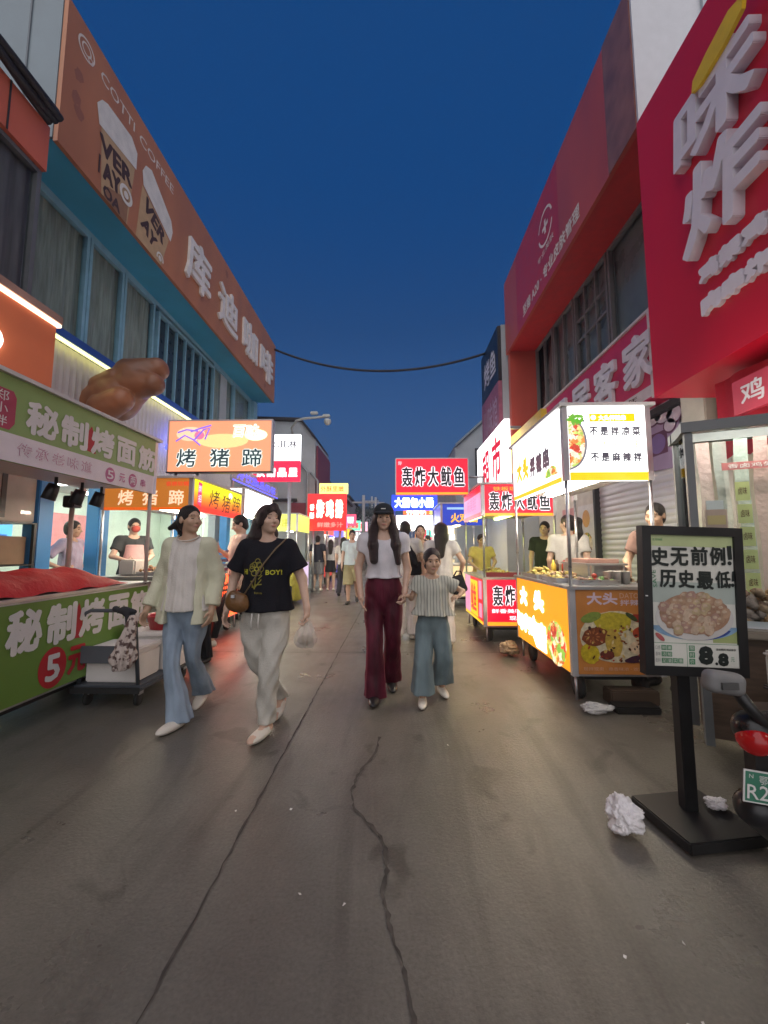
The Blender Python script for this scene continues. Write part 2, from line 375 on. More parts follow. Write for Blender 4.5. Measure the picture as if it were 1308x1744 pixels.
def add_hand(s, w, d, pn, fw, curl, sc=1.0):
    """wrist w, direction d, palm normal pn, thumb side fw"""
    d = nrm(d); pn = nrm(np.array(pn) - d * np.dot(pn, d)); fw = nrm(np.cross(pn, d)) * (1 if np.dot(np.cross(pn, d), fw) > 0 else -1)
    Rm = np.stack([pn, fw, d], 1)
    s.cone(np.array(w) - d * 0.02, np.array(w) + d * 0.03, 0.024 * sc, 0.024 * sc, 0.015)
    s.ell(np.array(w) + d * 0.052 * sc, np.array([0.015, 0.040, 0.05]) * sc, Rm, 0.012)
    for i, ln in enumerate((0.068, 0.078, 0.072, 0.055)):
        b = w + d * (0.088 - 0.004 * abs(i - 1)) * sc + fw * (0.030 - 0.0205 * i) * sc
        a1 = R(curl * (0.8 + 0.12 * i)); sp = fw * (0.10 - 0.07 * i)
        d1 = nrm(d * math.cos(a1) + pn * math.sin(a1) + sp); d2 = nrm(d * math.cos(a1 * 2.3) + pn * math.sin(a1 * 2.3) + sp)
        m = b + d1 * ln * 0.52 * sc; e = m + d2 * ln * 0.48 * sc
        s.cone(b - d1 * 0.012, m, 0.0092 * sc, 0.0085 * sc, 0.004); s.cone(m, e, 0.0085 * sc, 0.0065 * sc, 0.004)
    t0 = w + d * 0.028 * sc + fw * 0.030 * sc; t1 = t0 + nrm(d * 0.7 + fw * 0.7 + pn * 0.25) * 0.036 * sc; t2 = t1 + nrm(d * 0.9 + fw * 0.25 + pn * 0.35) * 0.030 * sc
    s.cone(t0 - fw * 0.012, t1, 0.0125 * sc, 0.0100 * sc, 0.006); s.cone(t1, t2, 0.0100 * sc, 0.0075 * sc, 0.004)

def person(label, loc, h=1.68, heading=0, yaw=0, pitch=0, tilt=0, arms=None, legs=None, build=1.0, vox=0.0085, skin=None, hair='short', hcol=None,
           top=None, outer=None, bottom=None, shoes=None, extras=None, group=None, hs=1.0, lift=0.0, dims=None, lean=(0, 0)):
    """built facing -Y at 1.68 m; a = the side at smaller x, b = at larger x"""
    root = thing('person', (loc[0], loc[1], lift), label, 'person', group)
    skin = skin or SKIN; hcol = hcol or HAIR; sc = h / 1.68
    root.scale = (sc, sc, sc); root.rotation_euler = (0, 0, R(heading))
    D = dict(sh=1.36, shw=0.165, hip=0.87, hipw=0.085, neck=1.40, head=1.545, waist=1.03, crotch=0.79)
    if dims: D.update(dims)
    lx, ly = lean
    arms = arms or {}; legs = legs or {}
    A = {}
    for s_, sg in (('a', -1), ('b', 1)):
        d = dict(el=(sg * 0.215, 0.03, 1.09), wr=(sg * 0.225, -0.05, 0.86), curl=22, pn=(-sg, 0, 0), fw=(0, -1, 0.1), hd=None); d.update(arms.get(s_, {})); A[s_] = d
    G = {}
    for s_, sg in (('a', -1), ('b', 1)):
        d = dict(kn=(sg * 0.09, -0.015, 0.47), an=(sg * 0.095, 0.02, 0.085), toe=(sg * 0.12, -1, 0)); d.update(legs.get(s_, {})); G[s_] = d
    bd = build
    # ---- body: one continuous surface
    s = SDF()
    s.stack([(D['crotch'], 0, 0, 0.10 * bd, 0.065 * bd), (D['hip'], 0, 0.005, 0.145 * bd, 0.095 * bd), (D['waist'], lx * .4, ly * .4, 0.118 * bd, 0.085 * bd), (D['sh'] - .17, lx * .7, ly * .7, 0.132 * bd, 0.092 * bd),
             (D['sh'] - .06, lx, ly + .005, 0.15 * bd, 0.085 * bd), (D['sh'] + .02, lx, ly + .01, 0.115 * bd, 0.062), (D['neck'] + .01, lx, ly + .01, 0.058, 0.052)], 0.03)
    SH = {}
    for s_, sg in (('a', -1), ('b', 1)):
        a = A[s_]; S0 = np.array([sg * D['shw'] * (0.6 + 0.4 * bd) + lx, ly + 0.005, D['sh'] - 0.015]); el = np.array(a['el'], float); wr = np.array(a['wr'], float); SH[s_] = S0
        s.cone(S0 * [0.6, 1, 1] + [0, 0, 0.012], S0, 0.05, 0.047, 0.03)
        s.cone(S0, el, 0.044 * bd * hs ** -1, 0.036 * bd * hs ** -1, 0.02); s.cone(el, wr, 0.036 * bd * hs ** -1, 0.023 * hs ** -1, 0.015)
        fd = nrm(wr - el) if a['hd'] is None else nrm(a['hd'])
        add_hand(s, wr + fd * 0.012, fd, a['pn'], a['fw'], a['curl'], 0.95 / hs ** 1.2)
        g = G[s_]; H = np.array([sg * D['hipw'], 0.0, D['hip'] - 0.03]); kn = np.array(g['kn'], float); an = np.array(g['an'], float)
        thin = 0.45 if (bottom and bottom['kind'] == 'pants') else 1.0; ft = 1.0 if (not shoes or shoes.get('open')) else 0.72
        s.cone(H, kn, 0.078 * bd * thin, 0.050 * bd * thin, 0.03); s.cone(kn, kn * .62 + an * .38 + [0, .012, 0], 0.049 * bd * thin, 0.052 * bd * thin, 0.03); s.cone(kn * .62 + an * .38 + [0, .012, 0], an, 0.052 * bd * thin, 0.034, 0.02)
        t = nrm(g['toe']); s.cone(an + [0, .01, -.03], an + t * 0.06 + [0, 0, -.048], 0.032 * ft, 0.026 * ft, 0.02); s.cone(an + t * 0.06 + [0, 0, -.048], an + t * (0.145 * ft) + [0, 0, -.058 + 0.12 * t[2]], 0.03 * ft, 0.018 * ft, 0.02)
    HC = np.array([lx * 1.15, ly * 1.2 - 0.012, D['head']]); Rh = rotm(yaw, pitch, tilt)
    hp = lambda p: HC + Rh @ (np.array(p, float) * hs)
    he = lambda c, r, k=0.012, op='u': s.ell(hp(c), np.array(r) * hs, Rh, k, op)
    s.cone((lx, ly + .012, D['neck'] - .03), hp((0, 0.02, -0.06)), 0.053 * (0.7 + .3 * bd) / hs, 0.048 * hs, 0.02)
    he((0, 0.012, 0.025), (0.070, 0.088, 0.084)); he((0, -0.022, -0.035), (0.057 * (0.75 + .25 * bd), 0.062, 0.076), 0.02); he((0, -0.056, -0.092), (0.024, 0.02, 0.017), 0.02)
    he((0, -0.066, 0.022), (0.048, 0.020, 0.012), 0.015)
    for q in (-1, 1): he((q * 0.036, -0.056, -0.03), (0.024, 0.022, 0.024), 0.015); he((q * 0.073, 0.008, -0.01), (0.011, 0.02, 0.031), 0.008)
    s.cone(hp((0, -0.082, 0.004)), hp((0, -0.102, -0.03)), 0.007 * hs, 0.0115 * hs, 0.012); he((0, -0.090, -0.034), (0.017, 0.011, 0.008), 0.008)
    he((0, -0.079, -0.062), (0.021, 0.012, 0.009), 0.008)
    for q in (-1, 1): he((q * 0.031, -0.091, 0.001), (0.017, 0.012, 0.010), 0.008, 's')
    V, F = s.mesh(vox)
    c = (V[F].mean(1) - HC) @ Rh / hs
    mi = np.zeros(len(F), int)
    inb = lambda m, r: (((c - m) / r) ** 2).sum(1) < 1
    mi[inb((0, -0.09, -0.062), (0.023, 0.03, 0.0095))] = 1
    for q in (-1, 1):
        mi[inb((q * 0.031, -0.085, -0.001), (0.0125, 0.03, 0.0058))] = 2; mi[inb((q * 0.033, -0.085, 0.0235), (0.019, 0.035, 0.0042))] = 3
    np_mesh('body', V, F, [skin, LIP, EYE, BROW], mi, root)
    # ---- hair
    if hair:
        s = SDF(); kind = hair if isinstance(hair, str) else hair['kind']; ex = {} if isinstance(hair, str) else hair
        he2 = lambda c, r, k=0.015, op='u': s.ell(hp(c), np.array(r) * hs, Rh, k, op)
        he2((0, 0.016, 0.030), (0.077, 0.0945, 0.089)); he2((0, 0.05, -0.03), (0.068, 0.055, 0.068), 0.03)
        if ex.get('side', kind != 'short'):
            for q in (-1, 1): he2((q * 0.070, 0.0, -0.005), (0.018, 0.04, 0.06), 0.02)
        he2((0, -0.105, -0.014), (ex.get('fw', 0.062), 0.074, 0.088), 0.010, 's')
        if ex.get('fringe', kind != 'short'): he2((0.014, -0.056, 0.074), (0.054, 0.030, 0.020), 0.02); he2((-0.040, -0.060, 0.052), (0.024, 0.018, 0.034), 0.015); he2((0.046, -0.056, 0.050), (0.020, 0.018, 0.036), 0.015)
        for p in ex.get('locks', []):     # (points, radii, in_head_frame)
            pts, rs, inh = p
            Q = [hp(x) if inh else np.array(x, float) for x in pts]
            for i in range(len(Q) - 1): s.cone(Q[i], Q[i + 1], rs[i], rs[i + 1], 0.025)
        V, F = s.mesh(max(vox, 0.007), 0.0018, 1.0); np_mesh('hair', V, F, [hcol], None, root)
    # ---- tops
    for t in [x for x in (top, outer) if x]:
            s = SDF(); hem = t.get('hem', 0.90); w = t.get('w', 0.0); o = 0.014 + t.get('loose', 0.0)
            s.stack([(hem, lx * .3, ly * .3, (0.150 + w) * bd + o, (0.105 + w * .7) * bd + o), ((hem + D['waist']) / 2 + .02, lx * .4, ly * .4, (0.138 + w * .6) * bd + o, (0.100 + w * .5) * bd + o), (D['sh'] - .17, lx * .7, ly * .7 - .004, 0.142 * bd + o + w * .2, 0.103 * bd + o),
                     (D['sh'] - .06, lx, ly, 0.155 * bd + o, 0.088 * bd + o), (D['sh'] + .015, lx, ly + .008, 0.125 * bd + o * .7, 0.066 + o * .5), (D['neck'] - .005, lx, ly + .012, 0.068, 0.058)], 0.03, fold=t.get('fold', (0.001, 0.006, 7, 0.5, 6)))
            for s_, sg in (('a', -1), ('b', 1)):
                el = np.array(A[s_]['el'], float); wr = np.array(A[s_]['wr'], float); S0 = SH[s_]; L_ = t.get('sleeve', 0.62); r = t.get('sr', 0.066) * (0.4 + .6 * bd)
                s.cone(S0 * [0.62, 1, 1] + [0, 0, .012], S0, 0.058, 0.058 + o * .4, 0.03)
                if L_ > 0: s.cone(S0, S0 + (el - S0) * min(L_, 1), 0.056 * (0.5 + .5 * bd) + o * .3, r, 0.03, cut=True)
                if L_ > 1: s.cone(S0 + (el - S0) * .8, el, r, r * .95, .02); s.cone(el, el + (wr - el) * (L_ - 1), r * 0.95, t.get('cuff', r * .8), 0.02, cut=True)
            nk = t.get('neck', (0.075, 0.075, 0.055)); s.ell((lx, ly - 0.045, D['neck'] + .012), nk, None, 0.008, 's')
            if 'open' in t: ow = t['open']; s.box((0.0, -0.30, 1.0), (ow, 0.27, 0.62), 0.01, 0.01, 's')
            V, F = s.mesh(max(vox, 0.008), t.get('wr', 0.0028), 2.0)
            m2 = [t['mat']] + t.get('mats', []); mi = None
            if 'paint' in t: mi = t['paint'](V[F].mean(1))
            np_mesh(t.get('name', 'shirt'), V, F, m2, mi, root)
    # ---- bottom
    if bottom:
        s = SDF(); b = bottom; fo = b.get('fold', (0.002, 0.006, 5, 0.3, 9))
        wz = b.get('waist', D['waist'])
        if b['kind'] in ('pants', 'shorts'):
            s.stack([(D['crotch'] - .10, 0, 0.004, 0.085 * bd, 0.055 * bd), (D['crotch'] - .02, 0, 0.004, 0.135 * bd, 0.092 * bd), (D['hip'], 0, 0.006, 0.160 * bd + .012, 0.112 * bd + .012), (wz, lx * .3, ly * .3, 0.120 * bd + .012, 0.086 * bd + .010)], 0.045)
            for s_, sg in (('a', -1), ('b', 1)):
                kn = np.array(G[s_]['kn'], float); an = np.array(G[s_]['an'], float); hz = b.get('hem', 0.09) + (an[2] - 0.085) * 0.9; H = np.array([sg * D['hipw'], 0.0, D['hip'] - .03])
                r = b['r']     # thigh, knee, hem radii
                if b['kind'] == 'shorts':
                    t_ = (H[2] - hz) / (H[2] - kn[2]); q = H + (kn - H) * t_
                    ks = [(hz, q[0], q[1], r[2], r[2]), (D['crotch'] - .04, H[0] * .97, H[1], r[0], r[0] * 1.05), (H[2] + .01, H[0] * .95, H[1], r[0] * .92, r[0] * 1.02), (H[2] + .13, H[0] * .55, .004, r[0] * .40, r[0] * .45)]
                else:
                    hx = an + (np.array([0, 0.02, 0]))
                    ks = [(hz, hx[0], hx[1] + b.get('back', 0), r[2], r[2] * 1.1), ((hz * .6 + kn[2] * .4), *(hx[:2] * .6 + kn[:2] * .4), r[2] * .6 + r[1] * .4, r[2] * .6 + r[1] * .4), (kn[2], kn[0], kn[1], r[1], r[1]),
                          (D['crotch'] - .05, H[0] * .94 + kn[0] * .06, H[1], r[0], r[0] * 1.05), (H[2] + .01, H[0] * .95, H[1], r[0] * .93, r[0] * 1.02), (H[2] + .13, H[0] * .55, .004, r[0] * .40, r[0] * .45)]
                    if kn[2] - hz < 0.1: ks.pop(1)
                s.stack(ks, 0.012, fold=fo)
        else:
            s.stack([(b.get('hem', .5), 0, 0, b['r'][2], b['r'][2] * .8), (D['hip'] - .05, 0, 0, 0.165 * bd + .015, .115 * bd + .015), (wz, lx * .3, ly * .3, 0.128 * bd + .012, 0.092 * bd + .012)], 0.03, fold=fo)
        V, F = s.mesh(max(vox, 0.008), b.get('wr', 0.0030), 5.0); np_mesh(b.get('name', 'trousers'), V, F, [b['mat']], None, root)
    # ---- shoes
    if shoes:
        for s_, sg in (('a', -1), ('b', 1)):
            s = SDF(); an = np.array(G[s_]['an'], float); t = nrm(G[s_]['toe']); u = shoes.get('up', 0.045); th = shoes.get('sole', 0.022); up_ = np.array([0, 0, 1.0]); sd = nrm(np.cross(t, up_)); nz = np.cross(sd, t)
            Rm = np.stack([sd, t, nz], 1); base = an - nz * 0.085
            f0 = base + t * 0.055
            if shoes.get('point'): s.cone(base - t * .05 + nz * .035, base + t * .06 + nz * .035, 0.036, 0.040, 0.02); s.cone(base + t * .05 + nz * .03, base + t * .165 + nz * .016, 0.038, 0.016, 0.02)
            else: s.ell(f0 + nz * 0.034, (0.049, 0.138, 0.034), Rm, 0.01); s.ell(base - t * .02 + nz * .05, (0.040, 0.06, u), Rm, 0.02)
            V, F = s.mesh(max(vox * .8, 0.006))
            zloc = (V[F].mean(1) - base) @ nz
            mi = (zloc < th).astype(int) if 'smat' in shoes else np.zeros(len(F), int)
            yl = (V[F].mean(1) - base) @ t
            mm = [shoes['mat'], shoes.get('smat', shoes['mat'])]
            if shoes.get('open'):    # slides: bare toes and heel above a thick sole
                mm.append(skin); xl = (V[F].mean(1) - base) @ sd; mi[(zloc > 0.028) & (yl > 0.135) & (np.abs(xl) < .024)] = 2; mi[(zloc > 0.045) & (yl < 0.0)] = 2
            V = V.copy()
            np_mesh('shoe', V, F, mm, mi, root)
    return root
def in_person(root, mb_or_obj): mb_or_obj.parent = root; return mb_or_obj
# ------------------------------------------------------------------ ground
def ground_mat():
    m = bpy.data.materials.new('worn_concrete'); m.use_nodes = True; nt = m.node_tree; p = nt.nodes['Principled BSDF']; N = nt.nodes.new; Lk = nt.links.new
    t = N('ShaderNodeTexCoord')
    def noise(sc, det=6, rough=.6, stretch=None, dist=0):
        n = N('ShaderNodeTexNoise'); n.inputs['Scale'].default_value = sc; n.inputs['Detail'].default_value = det; n.inputs['Roughness'].default_value = rough; n.inputs['Distortion'].default_value = dist
        if stretch:
            q = N('ShaderNodeMapping'); q.inputs['Scale'].default_value = stretch; Lk(t.outputs['Object'], q.inputs[0]); Lk(q.outputs[0], n.inputs['Vector'])
        else: Lk(t.outputs['Object'], n.inputs['Vector'])
        return n.outputs['Fac']
    def ramp(x, a, b, ca, cb):
        r = N('ShaderNodeValToRGB'); r.color_ramp.elements[0].position = a; r.color_ramp.elements[1].position = b; r.color_ramp.elements[0].color = (*ca, 1); r.color_ramp.elements[1].color = (*cb, 1); Lk(x, r.inputs[0]); return r.outputs[0]
    def mul(a, b, f=1.0):
        x = N('ShaderNodeMix'); x.data_type = 'RGBA'; x.blend_type = 'MULTIPLY'; x.inputs[0].default_value = f; Lk(a, x.inputs[6]); Lk(b, x.inputs[7]); return x.outputs[2]
    base = ramp(noise(.55, 7), .3, .72, (0.128, 0.116, 0.098), (0.205, 0.188, 0.160))
    base = mul(base, ramp(noise(4.0, 8, .7), .25, .75, (.78, .77, .76), (1.08, 1.08, 1.08)))
    base = mul(base, ramp(noise(75, 3), .3, .7, (.80, .80, .80), (1.12, 1.12, 1.12)))
    base = mul(base, ramp(noise(1.5, 5, .6, (2.2, .30, 1), 1.2), .32, .50, (.66, .64, .63), (1, 1, 1)))      # drag marks along the street
    base = mul(base, ramp(noise(3.2, 3, .5, None, .8), .29, .37, (.58, .56, .54), (1, 1, 1)))                 # spill stains
    base = mul(base, ramp(noise(2.3, 6, .7, (1, .5, 1)), .66, .74, (1, 1, 1), (1.18, 1.17, 1.15)))
    Lk(base, p.inputs['Base Color'])
    r = N('ShaderNodeMapRange'); r.inputs['From Min'].default_value = .3; r.inputs['From Max'].default_value = .7; r.inputs['To Min'].default_value = .22; r.inputs['To Max'].default_value = .52
    Lk(noise(1.1, 6), r.inputs['Value']); Lk(r.outputs[0], p.inputs['Roughness'])
    b = N('ShaderNodeBump'); b.inputs['Strength'].default_value = .35; b.inputs['Distance'].default_value = .012; Lk(noise(55, 6, .7), b.inputs['Height']); Lk(b.outputs[0], p.inputs['Normal'])
    return m
mb = MB(); GM = ground_mat()
mb.add([(-300, -60, 0), (300, -60, 0), (300, 900, 0), (-300, 900, 0)], [(0, 1, 2, 3)], GM)
tag(mb.build('ground'), kind='structure')
TAR = M('crack_dirt', (0.070, 0.060, 0.052), 0.85, var=.5, scale=14)
def strip(mb, pts, w, z=.004, jit=.5):
    n = len(pts); vs = []
    for i, p in enumerate(pts):
        a = Vector(pts[max(i - 1, 0)]); b = Vector(pts[min(i + 1, n - 1)]); d = (b - a).normalized(); q = Vector((-d.y, d.x)); ww = w * random.uniform(1 - jit, 1 + jit) * .5
        vs += [(p[0] + q.x * ww, p[1] + q.y * ww, z), (p[0] - q.x * ww, p[1] - q.y * ww, z)]
    mb.add(vs, [(2 * i, 2 * i + 1, 2 * i + 3, 2 * i + 2) for i in range(n - 1)], TAR)
mb = MB()
strip(mb, [(-0.71 + random.uniform(-.005, .005), y * .06) for y in range(8, 500)], .0085, jit=.7)
for Y in (5.1, 9.3, 13.4): strip(mb, [(x * .08, Y + .03 * math.sin(x * .07) + random.uniform(-.006, .006)) for x in range(-32, 18)], .009)
crk = [(-.105, 2.86), (-.13, 2.62), (-.21, 2.42), (-.235, 2.25), (-.205, 2.1), (-.10, 1.96), (-.045, 1.86), (-.035, 1.74), (-.05, 1.62), (-.02, 1.48), (.02, 1.36), (.045, 1.24), (.075, 1.12), (.09, 1.0), (.11, .8), (.13, .5)]
pts = []
for i in range(len(crk) - 1):
    for k in range(6): t = k / 6; pts.append((crk[i][0] * (1 - t) + crk[i + 1][0] * t + random.uniform(-.006, .006), crk[i][1] * (1 - t) + crk[i + 1][1] * t))
strip(mb, pts, .013, jit=.95)
strip(mb, [(.02 + .012 * k + random.uniform(-.01, .01), 1.10 - .05 * k) for k in range(14)], .02, .006, .9)
tag(mb.build('ground_cracks'), kind='structure')

# ------------------------------------------------------------------ buildings
GREYW = M('grey_render', (0.42, 0.47, 0.50), .7, bump=.15, scale=1.2, var=.14)
ORPAN = M('terracotta_panel', (0.44, 0.175, 0.080), .45, var=.15, scale=1.8, bump=.05, stretch=(1, 1, .3))
BLUEF = M('blue_paint', (0.06, 0.36, 0.55), .45, var=.12, scale=1.5)
BLUEL = M('light_blue_frame', (0.24, 0.46, 0.58), .4, var=.1)
BLUEP = M('bright_blue_column', (0.05, 0.26, 0.60), .4, var=.08, scale=2)
CURT = M('grey_green_curtain', (0.30, 0.34, 0.31), .85, var=.28, scale=5, stretch=(1, 6, .4))
CURTD = M('dark_grey_curtain', (0.13, 0.12, 0.14), .8, var=.3, scale=4, stretch=(1, 5, .4))
GLS = glass('window_glass', (0.92, 0.95, 0.95), .06)
DARK = M('dark_interior', (0.03, 0.035, 0.045), .7)
CREAMLETTER = M('cream_lettering', (0.78, 0.70, 0.62), .5)
ROOFD = M('dark_roof_edge', (0.03, 0.03, 0.035), .7)
def curtain(x, y0, y1, z0, z1, mat, dirn=1, pitch=.19, amp=.025):
    mb = MB(); n = max(6, int((y1 - y0) / .03)); vs = []
    for i in range(n + 1):
        y = y0 + (y1 - y0) * i / n; dx = amp * math.sin(2 * math.pi * y / pitch) + amp * .5 * math.sin(y * 13.7)
        vs += [(x + dx, y, z0), (x + dx * .6, y, z1)]
    mb.add(vs, [(2 * i, 2 * i + 2, 2 * i + 3, 2 * i + 1) for i in range(n)], mat, True)
    return mb
def window(parent, x, y0, y1, z0, z1, side, fmat, bars=0, curt=None, dark=DARK, hbars=()):
    """window in a street wall at x; side +1 looks to +X"""
    if curt: w = curtain(x - side * .065, y0 + .01, y1 - .01, z0, z1, curt)
    else: w = MB().box(x - side * .13, x - side * .09, y0, y1, z0, z1, dark)
    g = w.build('window', parent)
    f = MB(); t = .05
    f.box(x - side * .05, x + side * .03, y0, y0 + t, z0, z1, fmat); f.box(x - side * .05, x + side * .03, y1 - t, y1, z0, z1, fmat)
    f.box(x - side * .05, x + side * .03, y0 + t, y1 - t, z0, z0 + t, fmat); f.box(x - side * .05, x + side * .03, y0 + t, y1 - t, z1 - t, z1, fmat)
    for k in range(bars):
        yy = y0 + (y1 - y0) * (k + 1) / (bars + 1); f.box(x - side * .04, x + side * .02, yy - .016, yy + .016, z0 + t, z1 - t, fmat)
    for zz in hbars: f.box(x - side * .035, x + side * .012, y0 + t, y1 - t, zz - .02, zz + .02, fmat)
    f.build('frame', g)
    MB().box(x - side * .028, x - side * .022, y0 + t, y1 - t, z0 + t, z1 - t, GLS).build('pane', g)

# --- blue-framed shop building on the far side of the trolley
Bl = thing('shop_building', (-4.7, 8.4, 0), 'two storey shop building with blue window frames, white ribbed panel and open lit ground floor', 'building')
mb = MB(); mb.box(-12, -4.9, 4.13, 12.6, 2.62, 8.0, GREYW); mb.box(-4.9, -4.72, 10.2, 10.6, 0, 6.1, GREYW); mb.build('wall', Bl)
mb = MB(); mb.box(-4.9, -4.06, 4.16, 12.62, 6.18, 6.26, BLUEF); mb.box(-4.75, -4.68, 4.2, 12.55, 6.10, 6.178, BLUEL); mb.build('soffit', Bl)
MB().box(-4.9, -4.06, 12.62, 12.66, 6.18, 8.02, BLUEF).build('end_panel', Bl)
mb = MB(); mb.box(-5.6, -4.06, 4.13, 4.155, 6.18, 8.4, M('blue_grey_panel', (.20, .25, .28), .5, var=.15, scale=1.5)); mb.box(-4.46, -4.44, 4.115, 4.128, 6.18, 8.4, M('seam', (.16, .18, .2), .7)); mb.build('end_panel', Bl)
mb = MB(); mb.box(-4.9, -4.06, 4.16, 12.6, 8.0, 8.06, GREYW); mb.build('roof', Bl)
for y0, y1, b, c in ((4.24, 5.52, 0, CURT), (5.54, 6.30, 0, CURT), (6.32, 7.18, 0, CURT), (9.70, 11.0, 0, CURT), (11.02, 12.3, 0, CURT)): window(Bl, -4.7, y0, y1, 4.10, 6.10, 1, BLUEL, b, c)
window(Bl, -4.66, 7.24, 9.66, 4.10, 5.98, 1, BLUEL, 6, None, M('blue_dark_glass', (.05, .08, .11), .3))
mb = MB(); mb.box(-4.7, -4.55, 12.3, 12.6, 0, 6.1, BLUEL); mb.build('corner_post', Bl)
LEDY = L('yellow_led', (255, 246, 150), 3.2); LEDO = L('orange_led', (255, 215, 180), 4.0); LEDB = L('blue_led', (80, 90, 255), 2.6); LEDW = L('white_led', (255, 250, 245), 6.0)
BEAMB = M('royal_blue_trim', (0.03, 0.10, 0.42), .4)
mb = MB(); mb.box(-4.69, -4.28, 4.28, 10.4, 4.03, 4.14, BEAMB); mb.build('awning_beam', Bl)
mb = MB(); mb.box(-4.34, -4.30, 4.3, 10.4, 3.995, 4.028, LEDY); mb.build('led_strip', Bl)
mb = MB(); RIB = M('white_ribbed_panel', (0.60, 0.60, 0.62), .5, var=.05)
ys = np.arange(4.28, 10.4, .035); vs = []
for i, y in enumerate(ys): xx = -4.41 + (.012 if (i % 3) == 0 else 0); vs += [(xx, y, 2.64), (xx, y, 4.02)]
mb.add(vs, [(2 * i, 2 * i + 2, 2 * i + 3, 2 * i + 1) for i in range(len(ys) - 1)], RIB); mb.box(-4.69, -4.42, 4.28, 10.4, 2.62, 2.66, RIB); mb.build('ribbed_panel', Bl)
for y in (4.86, 5.86, 8.1, 10.35): MB().box(-4.62, -4.42, y - .11, y + .11, 0, 2.62, BLUEP, .01).build('column', Bl)
# the lit ground-floor room behind the columns
PALEG = M('pale_green_tiles', (0.66, 0.74, 0.64), .4, var=.08, scale=3); LIN = L('shop_ceiling_light', (240, 250, 240), 22.0)
mb = MB(); mb.box(-7.6, -7.5, 4.3, 12.4, 0, 2.6, PALEG); mb.box(-7.5, -4.7, 4.2, 4.3, 0, 2.6, PALEG); mb.box(-7.5, -4.7, 12.4, 12.5, 0, 2.6, PALEG); mb.box(-7.5, -4.7, 4.3, 12.4, 2.56, 2.615, M('white_ceiling', (.7, .7, .7), .7)); mb.build('interior_wall', Bl)
for y in (4.8, 5.9, 7.2, 8.6, 10.0, 11.4): MB().box(-6.9, -5.3, y - .09, y + .09, 2.51, 2.555, LIN).build('ceiling_light', Bl)
pl = Plane((-7.49, 6.2, 1.2), (0, 1, 0)); mb = MB(); mb.rect(pl, 0, 0, 1.3, .9, L('menu_blue', (90, 170, 235), .75), .01); mb.rect(pl, .1, .1, 1.1, .28, M('mblue2', S(60, 110, 200), .5), .013); mb.build('menu_board', Bl)
MB().rect(pl, -1.7, .1, 1.2, .8, M('menu_yellow', S(215, 205, 140), .6), .01).build('menu_board', Bl); MB().rect(pl, 2.0, 0, 1.2, .9, M('menu_pink', S(230, 150, 150), .6), .01).build('menu_board', Bl)
NEON = MB(); NEON.tube([(-4.2, 7.02, 3.15), (-4.2, 7.50, 3.78)], .045, LEDB, 8); NEON.tube([(-4.17, 7.16, 3.02), (-4.17, 7.52, 3.6)], .03, L('white_neon', (235, 235, 255), 3.0), 8); NEON.tube([(-4.2, 7.36, 3.1), (-4.2, 7.44, 3.5)], .04, LEDB, 8)
solo(NEON, 'neon_light', 'slanted blue and white neon tubes on the ribbed panel beside the orange trotter sign', 'neon light')
# --- the coffee sign along the roof edge
Sg = thing('fascia_sign', (-4.0, 8.4, 6.18), 'long terracotta roof edge sign of a coffee shop with paper cups and white characters', 'shop sign')
mb = MB(); mb.box(-4.055, -4.0, 4.14, 12.6, 6.14, 8.10, ORPAN)
P0 = Plane((-4.0, 4.14, 6.14), (0, 1, 0)); wl = CREAMLETTER; KR = M('kraft_cup', (0.50, 0.34, 0.19), .7); BRN = M('dark_brown_print', (0.07, 0.035, 0.03), .6); LIDW = M('cup_lid_white', (0.74, 0.72, 0.66), .4)
yy = lambda px: 670 * 4.0 / (672 - px) - 4.14
mb.ring(P0, .30, 1.64, .115, .14, wl, .004, 28); mb.ring(P0, .30, 1.64, .06, .08, wl, .004, 24); mb.ring(P0, .37, 1.57, .03, .048, wl, .006, 16)
mb.text('COTTI', P0, .55, 1.56, .70, .155, wl, off=.01); mb.text('COFFEE', P0, 1.37, 1.55, .95, .155, wl, off=.01)
mb.poly(P0, [(.62, .95), (.70, .0), (1.22, .0), (1.31, 1.0)], KR, .003); mb.poly(P0, [(.80, .2), (1.22, .4), (1.20, 0), (.74, 0)], M('kraft_dark_print', (.30, .16, .09), .7), .004)  # kraft cup with a darker brown printed patch
mb.poly(P0, [(.52, 1.16), (.60, 1.30), (.70, 1.36), (1.20, 1.42), (1.34, 1.30), (1.34, 1.02), (.58, .91)], LIDW, .006)
mb.text('VER', P0, .62, .55, .66, .28, BRN, .006, .06, rot=R(6)); mb.text('AY', P0, .70, .24, .36, .27, BRN, .006, .06, rot=R(6)); mb.rect(P0, .615, .24, .03, .27, BRN, .006); mb.text('OA', P0, .72, -.0 + .01, .34, .18, BRN, .006, .05)
mb.ring(P0, 1.16, .42, .09, .14, LIDW, .008, 22); mb.ell(P0, 1.16, .42, .05, .055, LIDW, .008)
mb.poly(P0, [(1.50, .93), (1.42, .0), (2.08, .0), (2.26, .62)], KR, .003); mb.poly(P0, [(1.48, 1.16), (1.55, 1.32), (1.70, 1.39), (2.30, 1.02), (2.36, .85), (2.31, .63), (1.52, .95)], LIDW, .006)
mb.text('VER', P0, 1.52, .60, .62, .27, BRN, .006, .06, rot=R(-22)); mb.text('AY', P0, 1.50, .26, .40, .25, BRN, .006, .06, rot=R(-22)); mb.ring(P0, 2.04, .10, .07, .10, LIDW, .008, 18, R(-20), R(200)); mb.ell(P0, 2.04, .10, .045, .045, LIDW, .008)
for ch, u0, u1 in (('库', 2.79, 3.78), ('迪', 4.18, 5.26), ('咖', 5.62, 6.70), ('啡', 6.96, 8.12)):
    mb.text(ch, P0, u0, .37, u1 - u0, .98, M('white_lettering', (.74, .72, .70), .5), .002, .024, d=.05)
